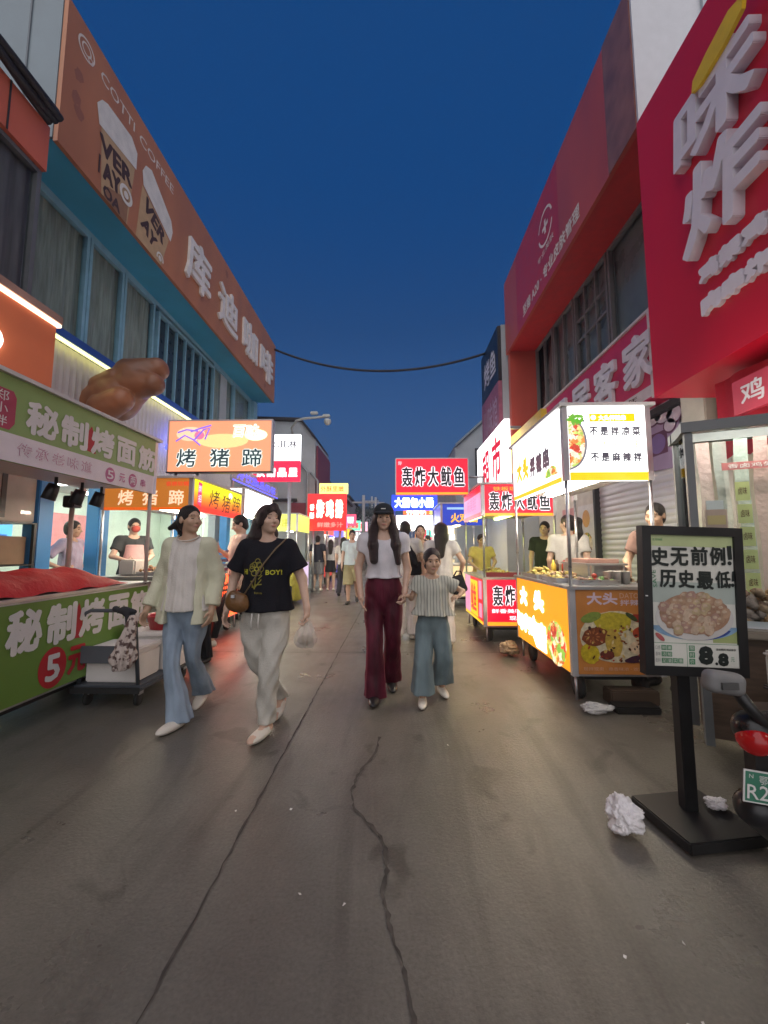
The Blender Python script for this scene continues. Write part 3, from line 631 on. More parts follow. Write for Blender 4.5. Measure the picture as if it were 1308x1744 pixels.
for u, v in ((.20, .82), (.26, .70), (.22, 1.15), (4.6, 1.7), (7.5, .2)): mb.ell(P0, u, v, .07, .09, M('sign_stain', (.33, .13, .08), .6), .002, 12, jit=.3)
mb.build('sign_panel', Sg)
# --- near orange building at the left edge
Bn = thing('orange_building', (-3.95, 1.5, 0), 'orange shop building at the left edge with grey upper windows and an orange lit ledge', 'building')
ORW = M('orange_wall', (0.74, 0.20, 0.075), .5, var=.12, scale=1.2); ORS = M('orange_strip', (0.55, 0.13, 0.075), .5, var=.1, scale=1)
mb = MB(); mb.box(-9, -4.2, -3, 4.12, 2.4, 6.0, GREYW); mb.box(-9, -5.0, -3, 4.2, 0, 2.4, M('cream_wall', (.5, .46, .4), .7)); mb.build('wall', Bn)
mb = MB(); mb.box(-4.19, -3.93, -3, 3.97, 5.55, 6.10, ORS); mb.box(-3.928, -3.92, 3.5, 3.515, 5.55, 6.1, ROOFD); mb.build('orange_band', Bn)
for y0, y1, c in ((3.0, 3.96, CURTD), (1.9, 2.98, CURT), (0.6, 1.88, CURTD)): window(Bn, -4.0, y0, y1, 3.99, 5.54, 1, M('grey_frame', (.12, .13, .14), .5), 0, c)
mb = MB(); mb.box(-4.2, -3.86, -3, 4.26, 3.90, 3.985, M('pinkish_ledge', (.36, .22, .17), .6, var=.2, scale=3)); mb.build('ledge', Bn)
mb = MB(); mb.box(-3.93, -3.875, -3, 4.26, 3.862, 3.896, LEDO); mb.build('led_strip', Bn)
mb = MB(); mb.box(-4.2, -3.90, -3, 4.22, 2.2, 3.85, ORW); mb.build('orange_panel', Bn)
GLOW = L('glow_white', (255, 250, 248), 5.0)
mb = MB()
for y in (3.47,): mb.lathe([(0.0, 0), (.12, 0), (.14, .03), (.12, .06), (0, .07)], GLOW, 24, (-3.9, y, 3.33), (1, 0, 0))
solo(mb, 'lit_sign_letter', 'glowing round white sign letter on the orange wall at the left edge', 'sign letter')
mb = MB(); BLK = M('black_rubber', (.014, .013, .016), .6)
for k in range(5): mb.tube([(-3.86 + .05 * math.cos(k * 1.3) + .02 * math.sin(i * 1.1 + k), -1 + i * .26, 6.2 + .05 * math.sin(k * 1.3) + .03 * math.sin(i * .9 + k * 2)) for i in range(20)], .045, BLK, 7)
solo(mb, 'cable_bundle', 'thick black cable bundle lying along the top of the orange band', 'cable')

# --- red building on the other side
REDP = M('red_brown_panel', (0.50, 0.085, 0.060), .35, var=.14, scale=1.5, stretch=(1, 1, .3), bump=.04); REDD = M('deep_red_soffit', (0.52, 0.03, 0.03), .5, var=.1); REDS = M('red_sign_face', (0.62, 0.008, 0.035), .4, var=.07, scale=1)
GRD = M('grey_glass', (0.20, 0.21, 0.21), .3, var=.2, scale=2)
Br = thing('red_building', (3.5, 7, 0), 'two storey shop building with red overhanging roof band, grey windows and a roller shutter', 'building')
mb = MB(); mb.box(3.6, 12, 4.1, 9.6, 3.1, 8.0, GREYW); mb.box(3.5, 3.6, 6.80, 9.6, 0, 3.1, M('beige_wall', (.55, .50, .42), .6)); mb.box(3.6, 12, 4.1, 9.6, 0, 3.1, GREYW); mb.build('wall', Br)
mb = MB(); mb.box(2.86, 3.6, 4.2, 9.5, 6.17, 6.25, REDD); mb.box(2.86, 3.62, 9.4, 9.56, 3.0, 6.168, REDP); mb.build('soffit', Br)
mb = MB(); mb.box(2.80, 3.62, 4.135, 4.165, 6.17, 7.98, M('pale_end_panel', (.56, .57, .60), .5, var=.05)); mb.build('end_panel', Br)
mb = MB(); mb.box(2.86, 3.6, 4.2, 9.5, 7.9, 7.97, GREYW); mb.build('roof', Br)
GFR = M('dull_frame', (.16, .15, .15), .5)
window(Br, 3.5, 4.3, 6.10, 4.30, 6.16, -1, GFR, 0, None, GRD); window(Br, 3.5, 6.14, 7.3, 4.30, 6.16, -1, GFR, 2, None, GRD, (5.2, 5.6)); window(Br, 3.5, 7.34, 8.3, 4.30, 6.16, -1, GFR, 1, None, GRD); window(Br, 3.5, 8.34, 9.36, 4.30, 6.16, -1, GFR, 1, None, GRD)
SHUT = M('roller_shutter', (0.60, 0.60, 0.61), .4, metal=.2, var=.06, scale=2)
mb = MB(); zs = np.arange(0.02, 3.0, .02); vs = []
for z in zs: xx = 3.49 - .012 * abs(math.sin(math.pi * z / .09)); vs += [(xx, 4.46, z), (xx, 6.72, z)]
mb.add(vs, [(2 * i, 2 * i + 1, 2 * i + 3, 2 * i + 2) for i in range(len(zs) - 1)], SHUT); mb.build('roller_shutter', Br)
MB().box(3.40, 3.5, 6.72, 6.79, 0, 3.02, ROOFD).build('shutter_rail', Br); MB().box(3.40, 3.5, 4.40, 4.46, 0, 3.02, ROOFD).build('shutter_rail', Br)
mb = MB(); mb.box(3.36, 3.6, 4.4, 6.8, 3.03, 3.11, ROOFD); mb.build('shutter_housing', Br)
mb = MB(); mb.box(3.22, 3.5, 4.05, 4.39, 0, 4.28, M('cream_column', (.58, .55, .45), .6, var=.08), .01); mb.build('column', Br)
FS = thing('fascia_sign', (2.8, 7, 6.17), 'red brown roof edge sign with a small round emblem and one line of small characters', 'shop sign')
mb = MB(); mb.box(2.80, 2.855, 4.17, 9.52, 6.13, 8.0, REDP); mb.box(2.79, 2.798, 4.17, 4.75, 6.13, 8.0, M('brown_reflective_panel', (.30, .13, .085), .2, var=.3, scale=2.5))
PR = Plane((2.80, 9.52, 6.13), (0, -1, 0)); mb.rect(PR, .95, .0, 2.30, 1.87, M('plum_panel', (.50, .04, .06), .4, var=.1), .001)
mb.ring(PR, 2.69, 1.11, .29, .335, wl, .005, 28, R(15), R(165)); mb.ring(PR, 2.69, 1.11, .29, .335, wl, .005, 28, R(195), R(345)); mb.rect(PR, 2.655, .98, .07, .27, wl, .005); mb.rect(PR, 2.555, 1.08, .27, .07, wl, .006)
mb.text('专业美肤', PR, 2.28, .62, .76, .12, wl, .005, .01); mb.text('至臻 A20 · 专业皮肤管理', PR, 1.35, .15, 2.62, .26, wl, .005, .03); mb.build('sign_panel', FS)
# pink-red sign above the shutter
PS = thing('wall_sign', (3.2, 6.8, 3.16), 'pink red sign with thick white characters and white frame under the grey windows', 'shop sign')
PINK = M('pink_red_face', (0.55, 0.03, 0.10), .4, var=.07); PFR = M('white_frame', (.62, .58, .56), .5); WL = M('white_sign_letters', (.70, .69, .73), .45)
mb = MB(); mb.box(3.2, 3.49, 4.78, 9.0, 3.17, 4.26, PINK); P1 = Plane((3.2, 9.0, 3.17), (0, -1, 0))
for i, ch in enumerate('人民居客家'): mb.text(ch, P1, .53 + i * .79, .24, .62, .68, WL, .004, .03, d=.05)
mb.rect(P1, 2.2, .02, 2.0, .15, M('pale_strip', (.6, .55, .55), .5), .004); mb.text('承接宴席', P1, 2.4, .05, 1.5, .09, BRN, .006, .01); mb.build('sign_panel', PS)
mb = MB(); mb.box(3.17, 3.5, 4.70, 4.778, 3.15, 4.30, PFR); mb.box(3.17, 3.5, 4.778, 9.0, 4.262, 4.30, PFR); mb.build('frame', PS)
# beer mug picture on the shutter
mb = MB(); pm = Plane((3.465, 5.62, 2.30), (0, -1, 0)); FOAM = M('foam_print', (.55, .47, .55), .6); MUG = M('mug_print', (.30, .22, .34), .6); PLUM = M('plum_line', (.10, .03, .07), .6)
mb.poly(pm, [(.05, .05), (.78, 0), (.9, .2), (.86, .7), (.1, .7)], MUG, .002, .012)
for u, v, r in ((.18, .72, .16), (.4, .80, .2), (.62, .76, .18), (.8, .66, .13), (.1, .6, .1), (.72, .55, .1)): mb.ell(pm, u, v, r + .025, r * .8 + .025, PLUM, .015); mb.ell(pm, u, v, r, r * .8, FOAM, .018)
mb.rect(pm, .3, .22, .36, .3, PLUM, .016); mb.ell(pm, .48, .37, .15, .13, M('violet_print', (.16, .10, .26), .6), .018); mb.rect(pm, .9, .15, .25, .32, M('mug_red', (.36, .06, .10), .6), .012)
solo(mb, 'wall_picture', 'beer mug picture with foam on the roller shutter', 'picture')
# near shop with the big red board
Bc = thing('chicken_shop', (3.3, 1.5, 0), 'near shop building behind the big red board with cream wall and open front', 'building')
mb = MB(); mb.box(3.32, 12, -3, 4.0, 2.5, 6.2, GREYW); mb.box(4.6, 12, -3, 4.0, 0, 2.5, M('cream_wall', (.5, .46, .4), .7)); mb.box(3.32, 4.6, 3.9, 4.0, 0, 2.5, M('cream_wall', (.5, .46, .4), .7)); mb.build('wall', Bc)
for y in (0.6, 1.8, 3.0): MB().box(3.5, 4.4, y - .06, y + .06, 2.44, 2.495, L('warm_tube', (255, 240, 215), 18.0)).build('ceiling_light', Bc)
BB = thing('shop_board', (2.6, 2, 2.78), 'huge red board with thick white raised characters and a yellow stroke', 'shop sign')
mb = MB(); mb.box(2.6, 3.3, 1.0, 3.88, 2.80, 5.83, REDS); mb.build('board', BB)
P2 = Plane((2.6, 3.88, 2.80), (0, -1, 0)); WR = M('raised_white_letter', (.74, .73, .80), .4, var=.04); YEL = M('yellow_stroke', (.78, .55, .02), .4)
mb = MB()
mb.text('味', P2, .60, 1.72, .80, .66, WR, .001, .026, d=.09, shear=.10); mb.text('炸', P2, .64, .95, .74, .72, WR, .001, .026, d=.09, shear=.10)
mb.text('鸡', P2, 1.50, 1.62, .75, .80, WR, .001, .03, d=.09); mb.text('香', P2, 1.50, .94, .7, .75, WR, .001, .03, d=.09)
for r_, st in ((.69, '鸡架鸡排鸡翅'), (.42, '肉串炸串烤肠')):
    for i, ch in enumerate(st): mb.text(ch, P2, .70 + i * .205, r_, .20, .16, WR, .001, .085, d=.04)
mb.build('raised_lettering', BB)
mb = MB(); mb.poly(P2, [(.88, 2.27), (.96, 2.24), (1.20, 2.27), (1.36, 2.33), (1.38, 2.42), (1.26, 2.47), (1.05, 2.42), (.90, 2.36)], YEL, .093, .03); mb.build('yellow_stroke', BB)
AW = MB(); AWR = M('red_awning_cloth', (.42, .012, .03), .7, bump=.2, var=.12)
vs = []
for i in range(41):
    y = 3.32 - i * .07; x = 2.74 + .02 * math.sin(i * 1.3); vs += [(x + .5, y, 2.80), (x, y, 2.70), (x + .01 * math.sin(i * 2.1), y, 2.02 + .05 * abs(math.sin(i * .8)))]
AW.add(vs, [(3 * i, 3 * i + 1, 3 * i + 4, 3 * i + 3) for i in range(40)] + [(3 * i + 1, 3 * i + 2, 3 * i + 5, 3 * i + 4) for i in range(40)], AWR, True)
solo(AW, 'awning', 'red cloth awning hanging under the big red board', 'awning')
mb = MB(); mb.box(2.62, 2.66, .6, 3.02, 2.32, 2.58, M('rose_red_face', (.50, .045, .085), .5)); pq = Plane((2.62, 3.02, 2.32), (0, -1, 0))
for i, ch in enumerate('鸡架王'): mb.text(ch, pq, .07 + i * .25, .05, .19, .17, WL, .003, .02)
solo(mb, 'hanging_sign', 'small rose red sign reading two white characters in front of the red awning', 'shop sign')
# --- farther right-hand buildings
Bd = thing('dark_sign_building', (2.65, 10.6, 0), 'narrow building beyond the red one with a grey wall and yellow awning beam', 'building')
mb = MB(); mb.box(2.72, 9, 9.62, 11.6, 0, 7.0, GREYW); mb.build('wall', Bd)
mb = MB(); mb.box(2.62, 2.72, 6.9, 9.38, 3.62, 3.80, M('yellow_trim', (.75, .50, .05), .4)); mb.box(2.66, 2.72, 6.9, 9.38, 3.0, 3.61, M('yellow_panel', (.62, .45, .12), .5)); mb.build('awning_beam', Bd)
mb = MB(); mb.box(2.63, 2.715, 9.64, 11.5, 5.55, 6.98, M('black_sign_face', (.012, .016, .022), .4)); pd = Plane((2.63, 11.5, 5.55), (0, -1, 0)); mb.text('烤鱼', pd, .35, .30, 1.3, .75, WL, .004, .02)
solo(mb, 'wall_sign', 'black sign with slanted white characters high on the narrow building', 'shop sign')
mb = MB(); mb.box(2.62, 2.715, 9.64, 11.5, 4.10, 5.53, M('mauve_sign_face', (.34, .11, .17), .5, var=.2)); pd = Plane((2.62, 11.5, 4.1), (0, -1, 0)); mb.text('川味馆', pd, .25, .30, 1.45, .85, M('lilac_letter', (.5, .36, .46), .5), .004, .01)
solo(mb, 'wall_sign', 'mauve sign with pale tall characters under the black sign', 'shop sign')
def gable(name, pts, y0, y1, mat, roofmat, label):
    t = thing(name, (pts[0][0], (y0 + y1) / 2, 0), label, 'building'); n = len(pts); mb = MB()
    mb.add([(x, y0, z) for x, z in pts] + [(x, y1, z) for x, z in pts], [tuple(range(n)), tuple(range(2 * n - 1, n - 1, -1))] + [(i, n + i, n + (i + 1) % n, (i + 1) % n) for i in range(n)], mat); mb.build('wall', t)
    mb = MB()
    for i in range(1, n - 2):
        (xa, za), (xb, zb) = pts[i], pts[i + 1]; mb.add([(xa, y0 - .12, za + .02), (xb, y0 - .12, zb + .02), (xb, y1, zb + .02), (xa, y1, za + .02), (xa, y0 - .12, za + .12), (xb, y0 - .12, zb + .12), (xb, y1, zb + .12), (xa, y1, za + .12)], [(0, 1, 2, 3), (7, 6, 5, 4), (0, 4, 5, 1), (1, 5, 6, 2), (2, 6, 7, 3), (3, 7, 4, 0)], roofmat)
    mb.build('roof', t); return t
gr_ = gable('grey_building', [(2.2, 0), (2.2, 4.95), (2.75, 5.45), (3.3, 5.95), (9, 5.95), (9, 0)], 14.0, 22, GREYW, M('blue_grey_roof', (.22, .28, .33), .5), 'grey gabled building behind the tall squid sign')
MB().box(2.9, 3.3, 13.93, 13.99, 3.9, 4.9, DARK).build('window', gr_)
gl_ = gable('gabled_building', [(-2.68, 0), (-2.72, 5.05), (-3.22, 5.68), (-4.8, 5.74), (-10, 5.8), (-10, 0)][::-1], 13.2, 15.9, GREYW, ROOFD, 'grey gabled building with a dark roof edge and drainpipes beyond the coffee sign')
mb = MB(); MAR = M('maroon_cladding', (.20, .035, .06), .5, var=.15, stretch=(1, 9, 1), scale=2); mb.box(-2.69, -2.64, 13.26, 15.85, 2.6, 4.85, MAR); mb.box(-3.55, -2.8, 13.12, 13.18, 2.25, 2.85, MAR); mb.build('maroon_cladding', gl_)
for x, z1 in ((-2.95, 3.9), (-2.6, 3.6)):
    MB().tube([(x, 13.1, .3), (x, 13.1, z1), (x - .25, 13.1, z1 + .28)], .04, M('grey_pipe', (.3, .33, .35), .5), 8).build('drainpipe', gl_)
MB().box(-4.7, -3.3, 13.1, 13.19, 2.9, 3.0, ROOFD).build('ledge', gl_)
for i, (x0, x1, y0, y1, z, col, lb) in enumerate(((-10, -3.0, 17, 27, 4.2, (.30, .28, .28), 'low grey building past the gabled one with a flat roof'), (-10, -3.3, 28, 44, 5.0, (.34, .33, .34), 'far flat roofed building on the side of the red lit tower'), (2.9, 10, 23, 36, 4.4, (.33, .31, .30), 'far flat roofed building on the side of the blue lit sign'), (3.2, 10, 37, 60, 5.2, (.30, .30, .33), 'farthest pale building closing the street beyond the blue lit sign'), (-9, -2.6, 46, 70, 5.5, (.36, .36, .38), 'farthest pale building behind the utility poles'))):
    t = thing('street_building', ((x0 + x1) / 2, (y0 + y1) / 2, 0), lb, 'building'); mb = MB(); mm = M('far_wall_%d' % i, col, .7, var=.12, scale=.6); mb.box(x0, x1, y0, y1, 0, z, mm); mb.build('wall', t)
    MB().box(x0 - .1, x1 + .1, y0 - .1, y1 + .1, z, z + .15, ROOFD).build('roof', t)
    xs = x1 if x0 < -5 else x0; sd = 1 if x0 < -5 else -1
    for k in range(int((y1 - y0) / 3)):
        MB().box(xs, xs + sd * .05, y0 + .8 + k * 3, y0 + 2.6 + k * 3, 2.7, 3.7, M('far_sign_%d' % ((k + i) % 3), [(.45, .05, .06), (.10, .16, .40), (.5, .45, .4)][(k + i) % 3], .5)).build('sign_panel', t)
# ------------------------------------------------------------------ food carts
STEEL = M('brushed_steel', (0.50, 0.50, 0.52), .32, metal=.85, var=.12, scale=5, stretch=(1, 1, 8)); ALU = M('aluminium_post', (0.52, 0.52, 0.55), .35, metal=.5, var=.06); RUB = M('rubber', (0.02, 0.02, 0.02), .8)
WHITEM = M('white_metal', (.62, .62, .62), .4, var=.05); BLACKM = M('black_metal', (.014, .014, .015), .38, var=.2); BLACKT = M('black_lettering', (.02, .02, .025), .6)
LAMPW = L('canopy_lamp', (255, 244, 220), 40.0); LAMPY = L('warm_canopy_lamp', (255, 214, 120), 45.0)
STRIPL = L('added_strip_glow', (255, 242, 215), 60.0); LIME = L('lime_lamp', (225, 255, 110), 18.0)
def wheel(parent, x, y, r=.09, ax=(1, 0, 0)):
    MB().lathe([(0, -.022), (r * .55, -.022), (r, -.018), (r, .018), (r * .55, .022), (0, .022)], RUB, 18, (x, y, r), ax).build('wheel', parent)
    return
def cart(label, x0, x1, y0, y1, side, u0=1.9, u1=2.58, zc=.95, zb=.25, low_s=None, low_f=None, up_s=None, up_f=None, art=None, frame=None, roof=None, lamp=LAMPW, roofm=None, group=None, back_open=True, posts=True, ground_wheels=True):
    t = thing('food_cart', ((x0 + x1) / 2, (y0 + y1) / 2, 0), label, 'food cart', group); art = art or {}; frame = frame or ALU
    xs = x0 if side < 0 else x1; xb = x1 if side < 0 else x0; w = x1 - x0; ln = y1 - y0; T = .035; c = .05
    # planes
    psl = Plane((xs + side * .0, y1 - c, zb), (0, -1, 0)) if side < 0 else Plane((xs, y0 + c, zb), (0, 1, 0))
    psu = Plane((xs, y1 - c, u0), (0, -1, 0)) if side < 0 else Plane((xs, y0 + c, u0), (0, 1, 0))
    pfl = Plane((x0 + c, y0, zb), (1, 0, 0)); pfu = Plane((x0 + c, y0, u0), (1, 0, 0))
    def panel(nm, pl, wd, ht, mat, a):
        mb = MB(); mb.rect(pl, 0, 0, wd, ht, mat, -T, T)
        if a: a(mb, pl, wd, ht)
        return mb.build(nm, t)
    panel('lower_panel', psl, ln - 2 * c, zc - zb - .03, low_s, art.get('ls')); panel('lower_panel', pfl, w - 2 * c, zc - zb - .03, low_f or low_s, art.get('lf'))
    if up_s: panel('light_box', psu, ln - 2 * c, u1 - u0, up_s, art.get('us'))
    if up_f: panel('light_box', pfu, w - 2 * c, u1 - u0, up_f, art.get('uf'))
    mb = MB(); mb.box(x0 + .04, x1 - .04, y1 - T, y1, zb, zc - .03, frame); mb.box(xb - side * -.0 - (T if side < 0 else 0), xb + (T if side > 0 else 0), y0 + .05, y1 - .05, zb, zc - .03, frame); mb.box(x0 + .04, x1 - .04, y0 + .04, y1 - .04, zb - .03, zb - .002, frame); mb.build('body', t)
    mb = MB(); mb.box(x0 - .02, x1 + .02, y0 - .02, y1 + .02, zc - .028, zc, STEEL, .006); mb.build('counter', t)
    for x in (x0 + .025, x1 - .025):
        for y in (y0 + .025, y1 - .025):
            mb = MB(); mb.box(x - .024, x + .024, y - .024, y + .024, zb - .02, zc - .03, frame)
            if posts: mb.tube([(x, y, zc - .001), (x, y, u0 + .002)], .015, STEEL, 10)
            if up_s: mb.box(x - .024, x + .024, y - .024, y + .024, u0 + .003, u1, frame)
            mb.build('post', t)
    mb = MB(); mb.box(x0 - .03, x1 + .03, y0 - .03, y1 + .03, u1 + .002, u1 + .03, roofm or WHITEM); mb.box(x0 + .06, x1 - .06, y0 + .06, y1 - .06, u0 + .06, u0 + .075, WHITEM); mb.build('canopy', t)
    if lamp: MB().box((x0 + x1) / 2 - .03, (x0 + x1) / 2 + .03, y0 + .15, y1 - .15, u0 + .03, u0 + .057, lamp).build('lamp', t)
    if lamp:
        for a_ in ((xs - side * .09, xs - side * .06, y0 + .12, y1 - .12), (x0 + .12, x1 - .12, y0 + .06, y0 + .09)): MB().box(*a_, u0 + .012, u0 + .03, STRIPL if lamp is not LIME else LIME).build('added_light_strip', t)  # strips added inside the canopy edges to throw light on the ground
    if ground_wheels:
        for x in (x0 + .12, x1 - .12):
            for y in (y0 + .18, y1 - .18): wheel(t, x, y, .11)
        mb = MB(); mb.box(x0 + .1, x1 - .1, y0 + .12, y1 - .12, zb - .08, zb - .032, BLACKM); mb.tube([(xs - side * .05, y0 + .06, zb - .03), (xs - side * .05, y0 + .06, .02)], .012, STEEL, 8); mb.tube([(xs - side * .05, y1 - .06, zb - .03), (xs - side * .05, y1 - .06, .02)], .012, STEEL, 8); mb.build('undercarriage', t)
    return t
FOODC = [(214, 180, 60), (120, 60, 30), (190, 90, 50), (110, 150, 50), (225, 205, 120), (160, 40, 30), (235, 220, 190)]
GREEN = M('green_panel', (0.145, 0.27, 0.045), .42, var=.10, scale=1.2); GREENU = M('soft_green_panel', (0.26, 0.40, 0.13), .4, var=.06, scale=1); BADGE = M('red_badge', (.42, .05, .10), .5); PINKT = M('pink_outline', (.55, .16, .32), .5); WTX = M('white_print', (.72, .72, .70), .5, var=.05); LILAC = M('lilac_white_band', (.80, .75, .79), .5, var=.05); REDC = M('red_print', (.46, .015, .025), .5)
# ---- green cart
def us(mb, pl, w, h):
    mb.rect(pl, 0, 0, w, .19, LILAC, .002)
    mb.poly(pl, [(1.00 + a, b) for a, b in ((0, .26), (.03, .21), (.17, .21), (.205, .26), (.205, .44), (.18, .48), (.03, .48), (0, .44))], BADGE, .003)
    for i, ch in enumerate('郑小胖'): mb.text(ch, pl, 1.055, .395 - i * .085, .095, .072, WTX, .005, .0)
    for ch, u in zip('秘制烤面筋', (1.28, 1.57, 1.88, 2.19, 2.50)):
        if ch == '烤': mb.poly(pl, [(u - .05, .24), (u + .06, .23), (u + .04, .36), (u + .0, .46), (u - .04, .40)], REDC, .003)
        mb.text(ch, pl, u, .225, .275, .25, WTX, .005, .045)
    for i, ch in enumerate('传承老味道'): mb.text2(ch, pl, 1.24 + i * .14, .055, .11, .09, PINKT, LILAC, .003, -.005, .03)
    for i, ch in enumerate('5元两串'):
        if i in (0, 2): mb.ell(pl, 2.13 + i * .155, .085, .062, .068, PINKT, .003, 18)
        mb.text(ch, pl, 2.09 + i * .155, .045, .08, .08, LILAC if i in (0, 2) else PINKT, .006, .02)
def ls(mb, pl, w, h):
    mb.rect(pl, 0, h - .012, w, .012, WTX, .003)
    for ch, u in zip('秘制烤面筋', (1.27, 1.58, 1.89, 2.21, 2.51)):
        if ch == '烤': mb.poly(pl, [(u - .05, .34), (u + .05, .33), (u + .03, .50), (u - .01, .62), (u - .05, .54)], REDC, .003)
        mb.text(ch, pl, u, .33, .28, .31, WTX, .005, .045)
    mb.ell(pl, 1.665, .165, .125, .15, REDC, .003, 28); mb.text('5', pl, 1.60, .065, .13, .2, WTX, .006, .04); mb.text('元', pl, 1.80, .06, .19, .22, REDC, .005, .045)
def green_cart():
    t = cart('long green food cart with white characters on its panels and a red cloth on top', -3.42, -2.6, 1.30, 4.18, 1, 1.89, 2.47, .96, .24, GREEN, GREEN, GREENU, None, dict(us=us, ls=ls), lamp=None, posts=False)
    for x, y, r in ((-2.63, 4.13, .018), (-3.30, 3.92, .022), (-2.63, 1.4, .018), (-3.30, 1.4, .022)): MB().tube([(x, y, .961), (x, y, 1.888)], r, M('pinkish_post', (.50, .42, .38), .4), 10).build('post', t)
    mb = MB(); mb.box(-3.36, -3.24, 3.86, 3.98, 1.72, 1.84, BLACKM, .01); mb.build('junction_box', t)
green_cart()
for i, (y, dz) in enumerate(((3.10, 0), (3.37, -.01), (3.60, .0))):
    s_ = thing('spotlight', (-2.76, y, 1.75), ('first', 'second', 'third')[i] + ' black spotlight from the left edge under the green canopy', 'spotlight', 'spotlights under the green canopy')
    MB().tube([(-2.76, y, 1.885), (-2.76, y, 1.80)], .012, BLACKM, 8).build('bracket', s_)
    MB().lathe([(0, 0), (.038, 0), (.046, .05), (.05, .13), (.046, .135), (.04, .11), (.0, .11)], BLACKM, 18, (-2.78, y + .01, 1.83 + dz), (-.25, -.1, -.95)).build('housing', s_); MB().lathe([(0, 0), (.038, 0), (.038, .004), (0, .004)], L('spot_lens', (255, 236, 205), 30.0), 14, (-2.808, y, 1.722 + dz), (-.25, -.1, -.95)).build('lens', s_)
CLOTH = M('red_cloth', (.46, .014, .018), .65, bump=.4, scale=4, var=.15)
n, m_ = 46, 14; vs = []
for i in range(n):
    y = 1.45 + i * (3.86 - 1.45) / (n - 1)
    for j in range(m_):
        x = -3.30 + j * .68 / (m_ - 1); e = max(0, min(1, (3.86 - y) / .38, (y - 1.45) / .3)); ex = max(0, math.sin(math.pi * j / (m_ - 1))) ** .45
        z = .966 + .165 * e ** .8 * ex + .010 * math.sin(y * 17 + x * 9) * e + .008 * math.sin(y * 31 - x * 21) * e * ex
        vs.append((x, y, z))
mb = MB(); mb.add(vs, [(i * m_ + j, i * m_ + j + 1, (i + 1) * m_ + j + 1, (i + 1) * m_ + j) for i in range(n - 1) for j in range(m_ - 1)], CLOTH, True)
solo(mb, 'cloth_cover', 'red cloth draped over the counter of the long green cart', 'cloth')
# ---- front right yellow and white cart
WBOX = L('white_light_box', (255, 255, 252), 2.8, (.8, .8, .8)); YBOX = L('yellow_light_box', (250, 158, 22), 1.05); YBAND = L('yellow_band', (255, 196, 16), 1.0); ORF = M('orange_print', (.52, .20, .045), .5, var=.1); GREYT = M('grey_lettering', (.11, .11, .15), .6); GREYL = L('grey_lit_lettering', (110, 108, 125), .35, (.1, .1, .12)); YTX = L('yellow_lit_lettering', (245, 200, 20), .9); WGLOW = L('white_glow_lettering', (255, 250, 225), 5.0); PALEY = L('pale_yellow_lettering', (250, 240, 150), 1.1)
FOODP = voro('food_print', FOODC, 9); FOODL = voro('food_print_lit', [(250, 220, 120), (220, 130, 60), (150, 200, 80), (240, 90, 60), (250, 240, 200)], 14, 1.1); SALAD = voro('salad_print_lit', [(190, 220, 110), (250, 220, 150), (240, 150, 80), (255, 245, 220), (210, 80, 60)], 22, 1.0)
def r1_us(mb, pl, w, h):
    mb.rect(pl, 0, 0, w, .045, YBAND, .002)
    for ch, u in (('大', .14), ('头', .36)): mb.text(ch, pl, u, .18, .20, .27, YTX, .004, .07)
    for ch, u in (('拌', .60), ('辣', .79), ('串', .98)): mb.text(ch, pl, u, .17, .17, .23, GREYL, .004, .06)
    mb.ell(pl, 1.18, .09, .16, .10, FOODL, .003, 18, 0, math.pi)
    mb.text('DATOU', pl, .6, .44, .4, .06, PALEY, .004, .01)
def r1_uf(mb, pl, w, h):
    mb.rect(pl, 0, 0, w, .075, YBAND, .002)
    q = [(0, .09)] + [(.145 * math.cos(a) * 1.12, .34 + .24 * math.sin(a)) for a in np.linspace(-1.35, 1.35, 18)] + [(0, .60)]
    mb.poly(pl, q, L('bowl_grey', (130, 130, 140), .6), .002); mb.poly(pl, [(u * .88, .34 + (v - .34) * .93) for u, v in q], SALAD, .004)
    for k in range(9): mb.ell(pl, .02 + .012 * k, .55 + .03 * math.sin(k * 2), .035, .016, L('herb_green', (120, 180, 70), .7), .006, 10, rot=k * .9)
    mb.rect(pl, .19, .53, .40, .075, YTX, .002); mb.text('大头拌辣串', pl, .27, .54, .24, .05, WBOX, .004, .02); mb.ell(pl, .225, .568, .022, .022, WBOX, .004)
    for u, v, r in ((.135, .54, .03), (.62, .615, .018)): mb.poly(pl, [(u - r, v), (u - r * .2, v - r * .2), (u, v - r), (u + r * .2, v - r * .2), (u + r, v), (u + r * .2, v + r * .2), (u, v + r), (u - r * .2, v + r * .2)], GREYL, .004)
    for ch, u in zip('不是拌凉菜', range(5)): mb.text(ch, pl, .185 + u * .093, .40, .076, .086, GREYL, .004, .045)
    for ch, u in zip('不是冷串', range(4)): mb.text(ch, pl, .28 + u * .093, .285, .068, .075, PALEY, .004, .02)
    for ch, u in zip('不是麻辣拌', range(5)): mb.text(ch, pl, .185 + u * .093, .165, .076, .086, GREYL, .004, .045)
def r1_ls(mb, pl, w, h):
    for ch, u, s_ in (('大', .12, .24), ('头', .58, .28)): mb.text(ch, pl, u, .40, s_, .22, WGLOW, .004, .09)
    mb.poly(pl, [(.0, .15), (.2, .12), (.25, .2), (.5, .14), (.62, .02), (.9, .02), (.88, .13), (.6, .24), (.56, .34), (.45, .26), (.3, .32), (.2, .26), (.0, .32)], WGLOW, .003)
    mb.text('拌辣串', pl, .1, .1, .8, .2, WGLOW, .005, .06)
    mb.ell(pl, 1.14, .18, .22, .20, FOODL, .004, 22); mb.ell(pl, 1.16, .28, .14, .09, SALAD, .006, 18)
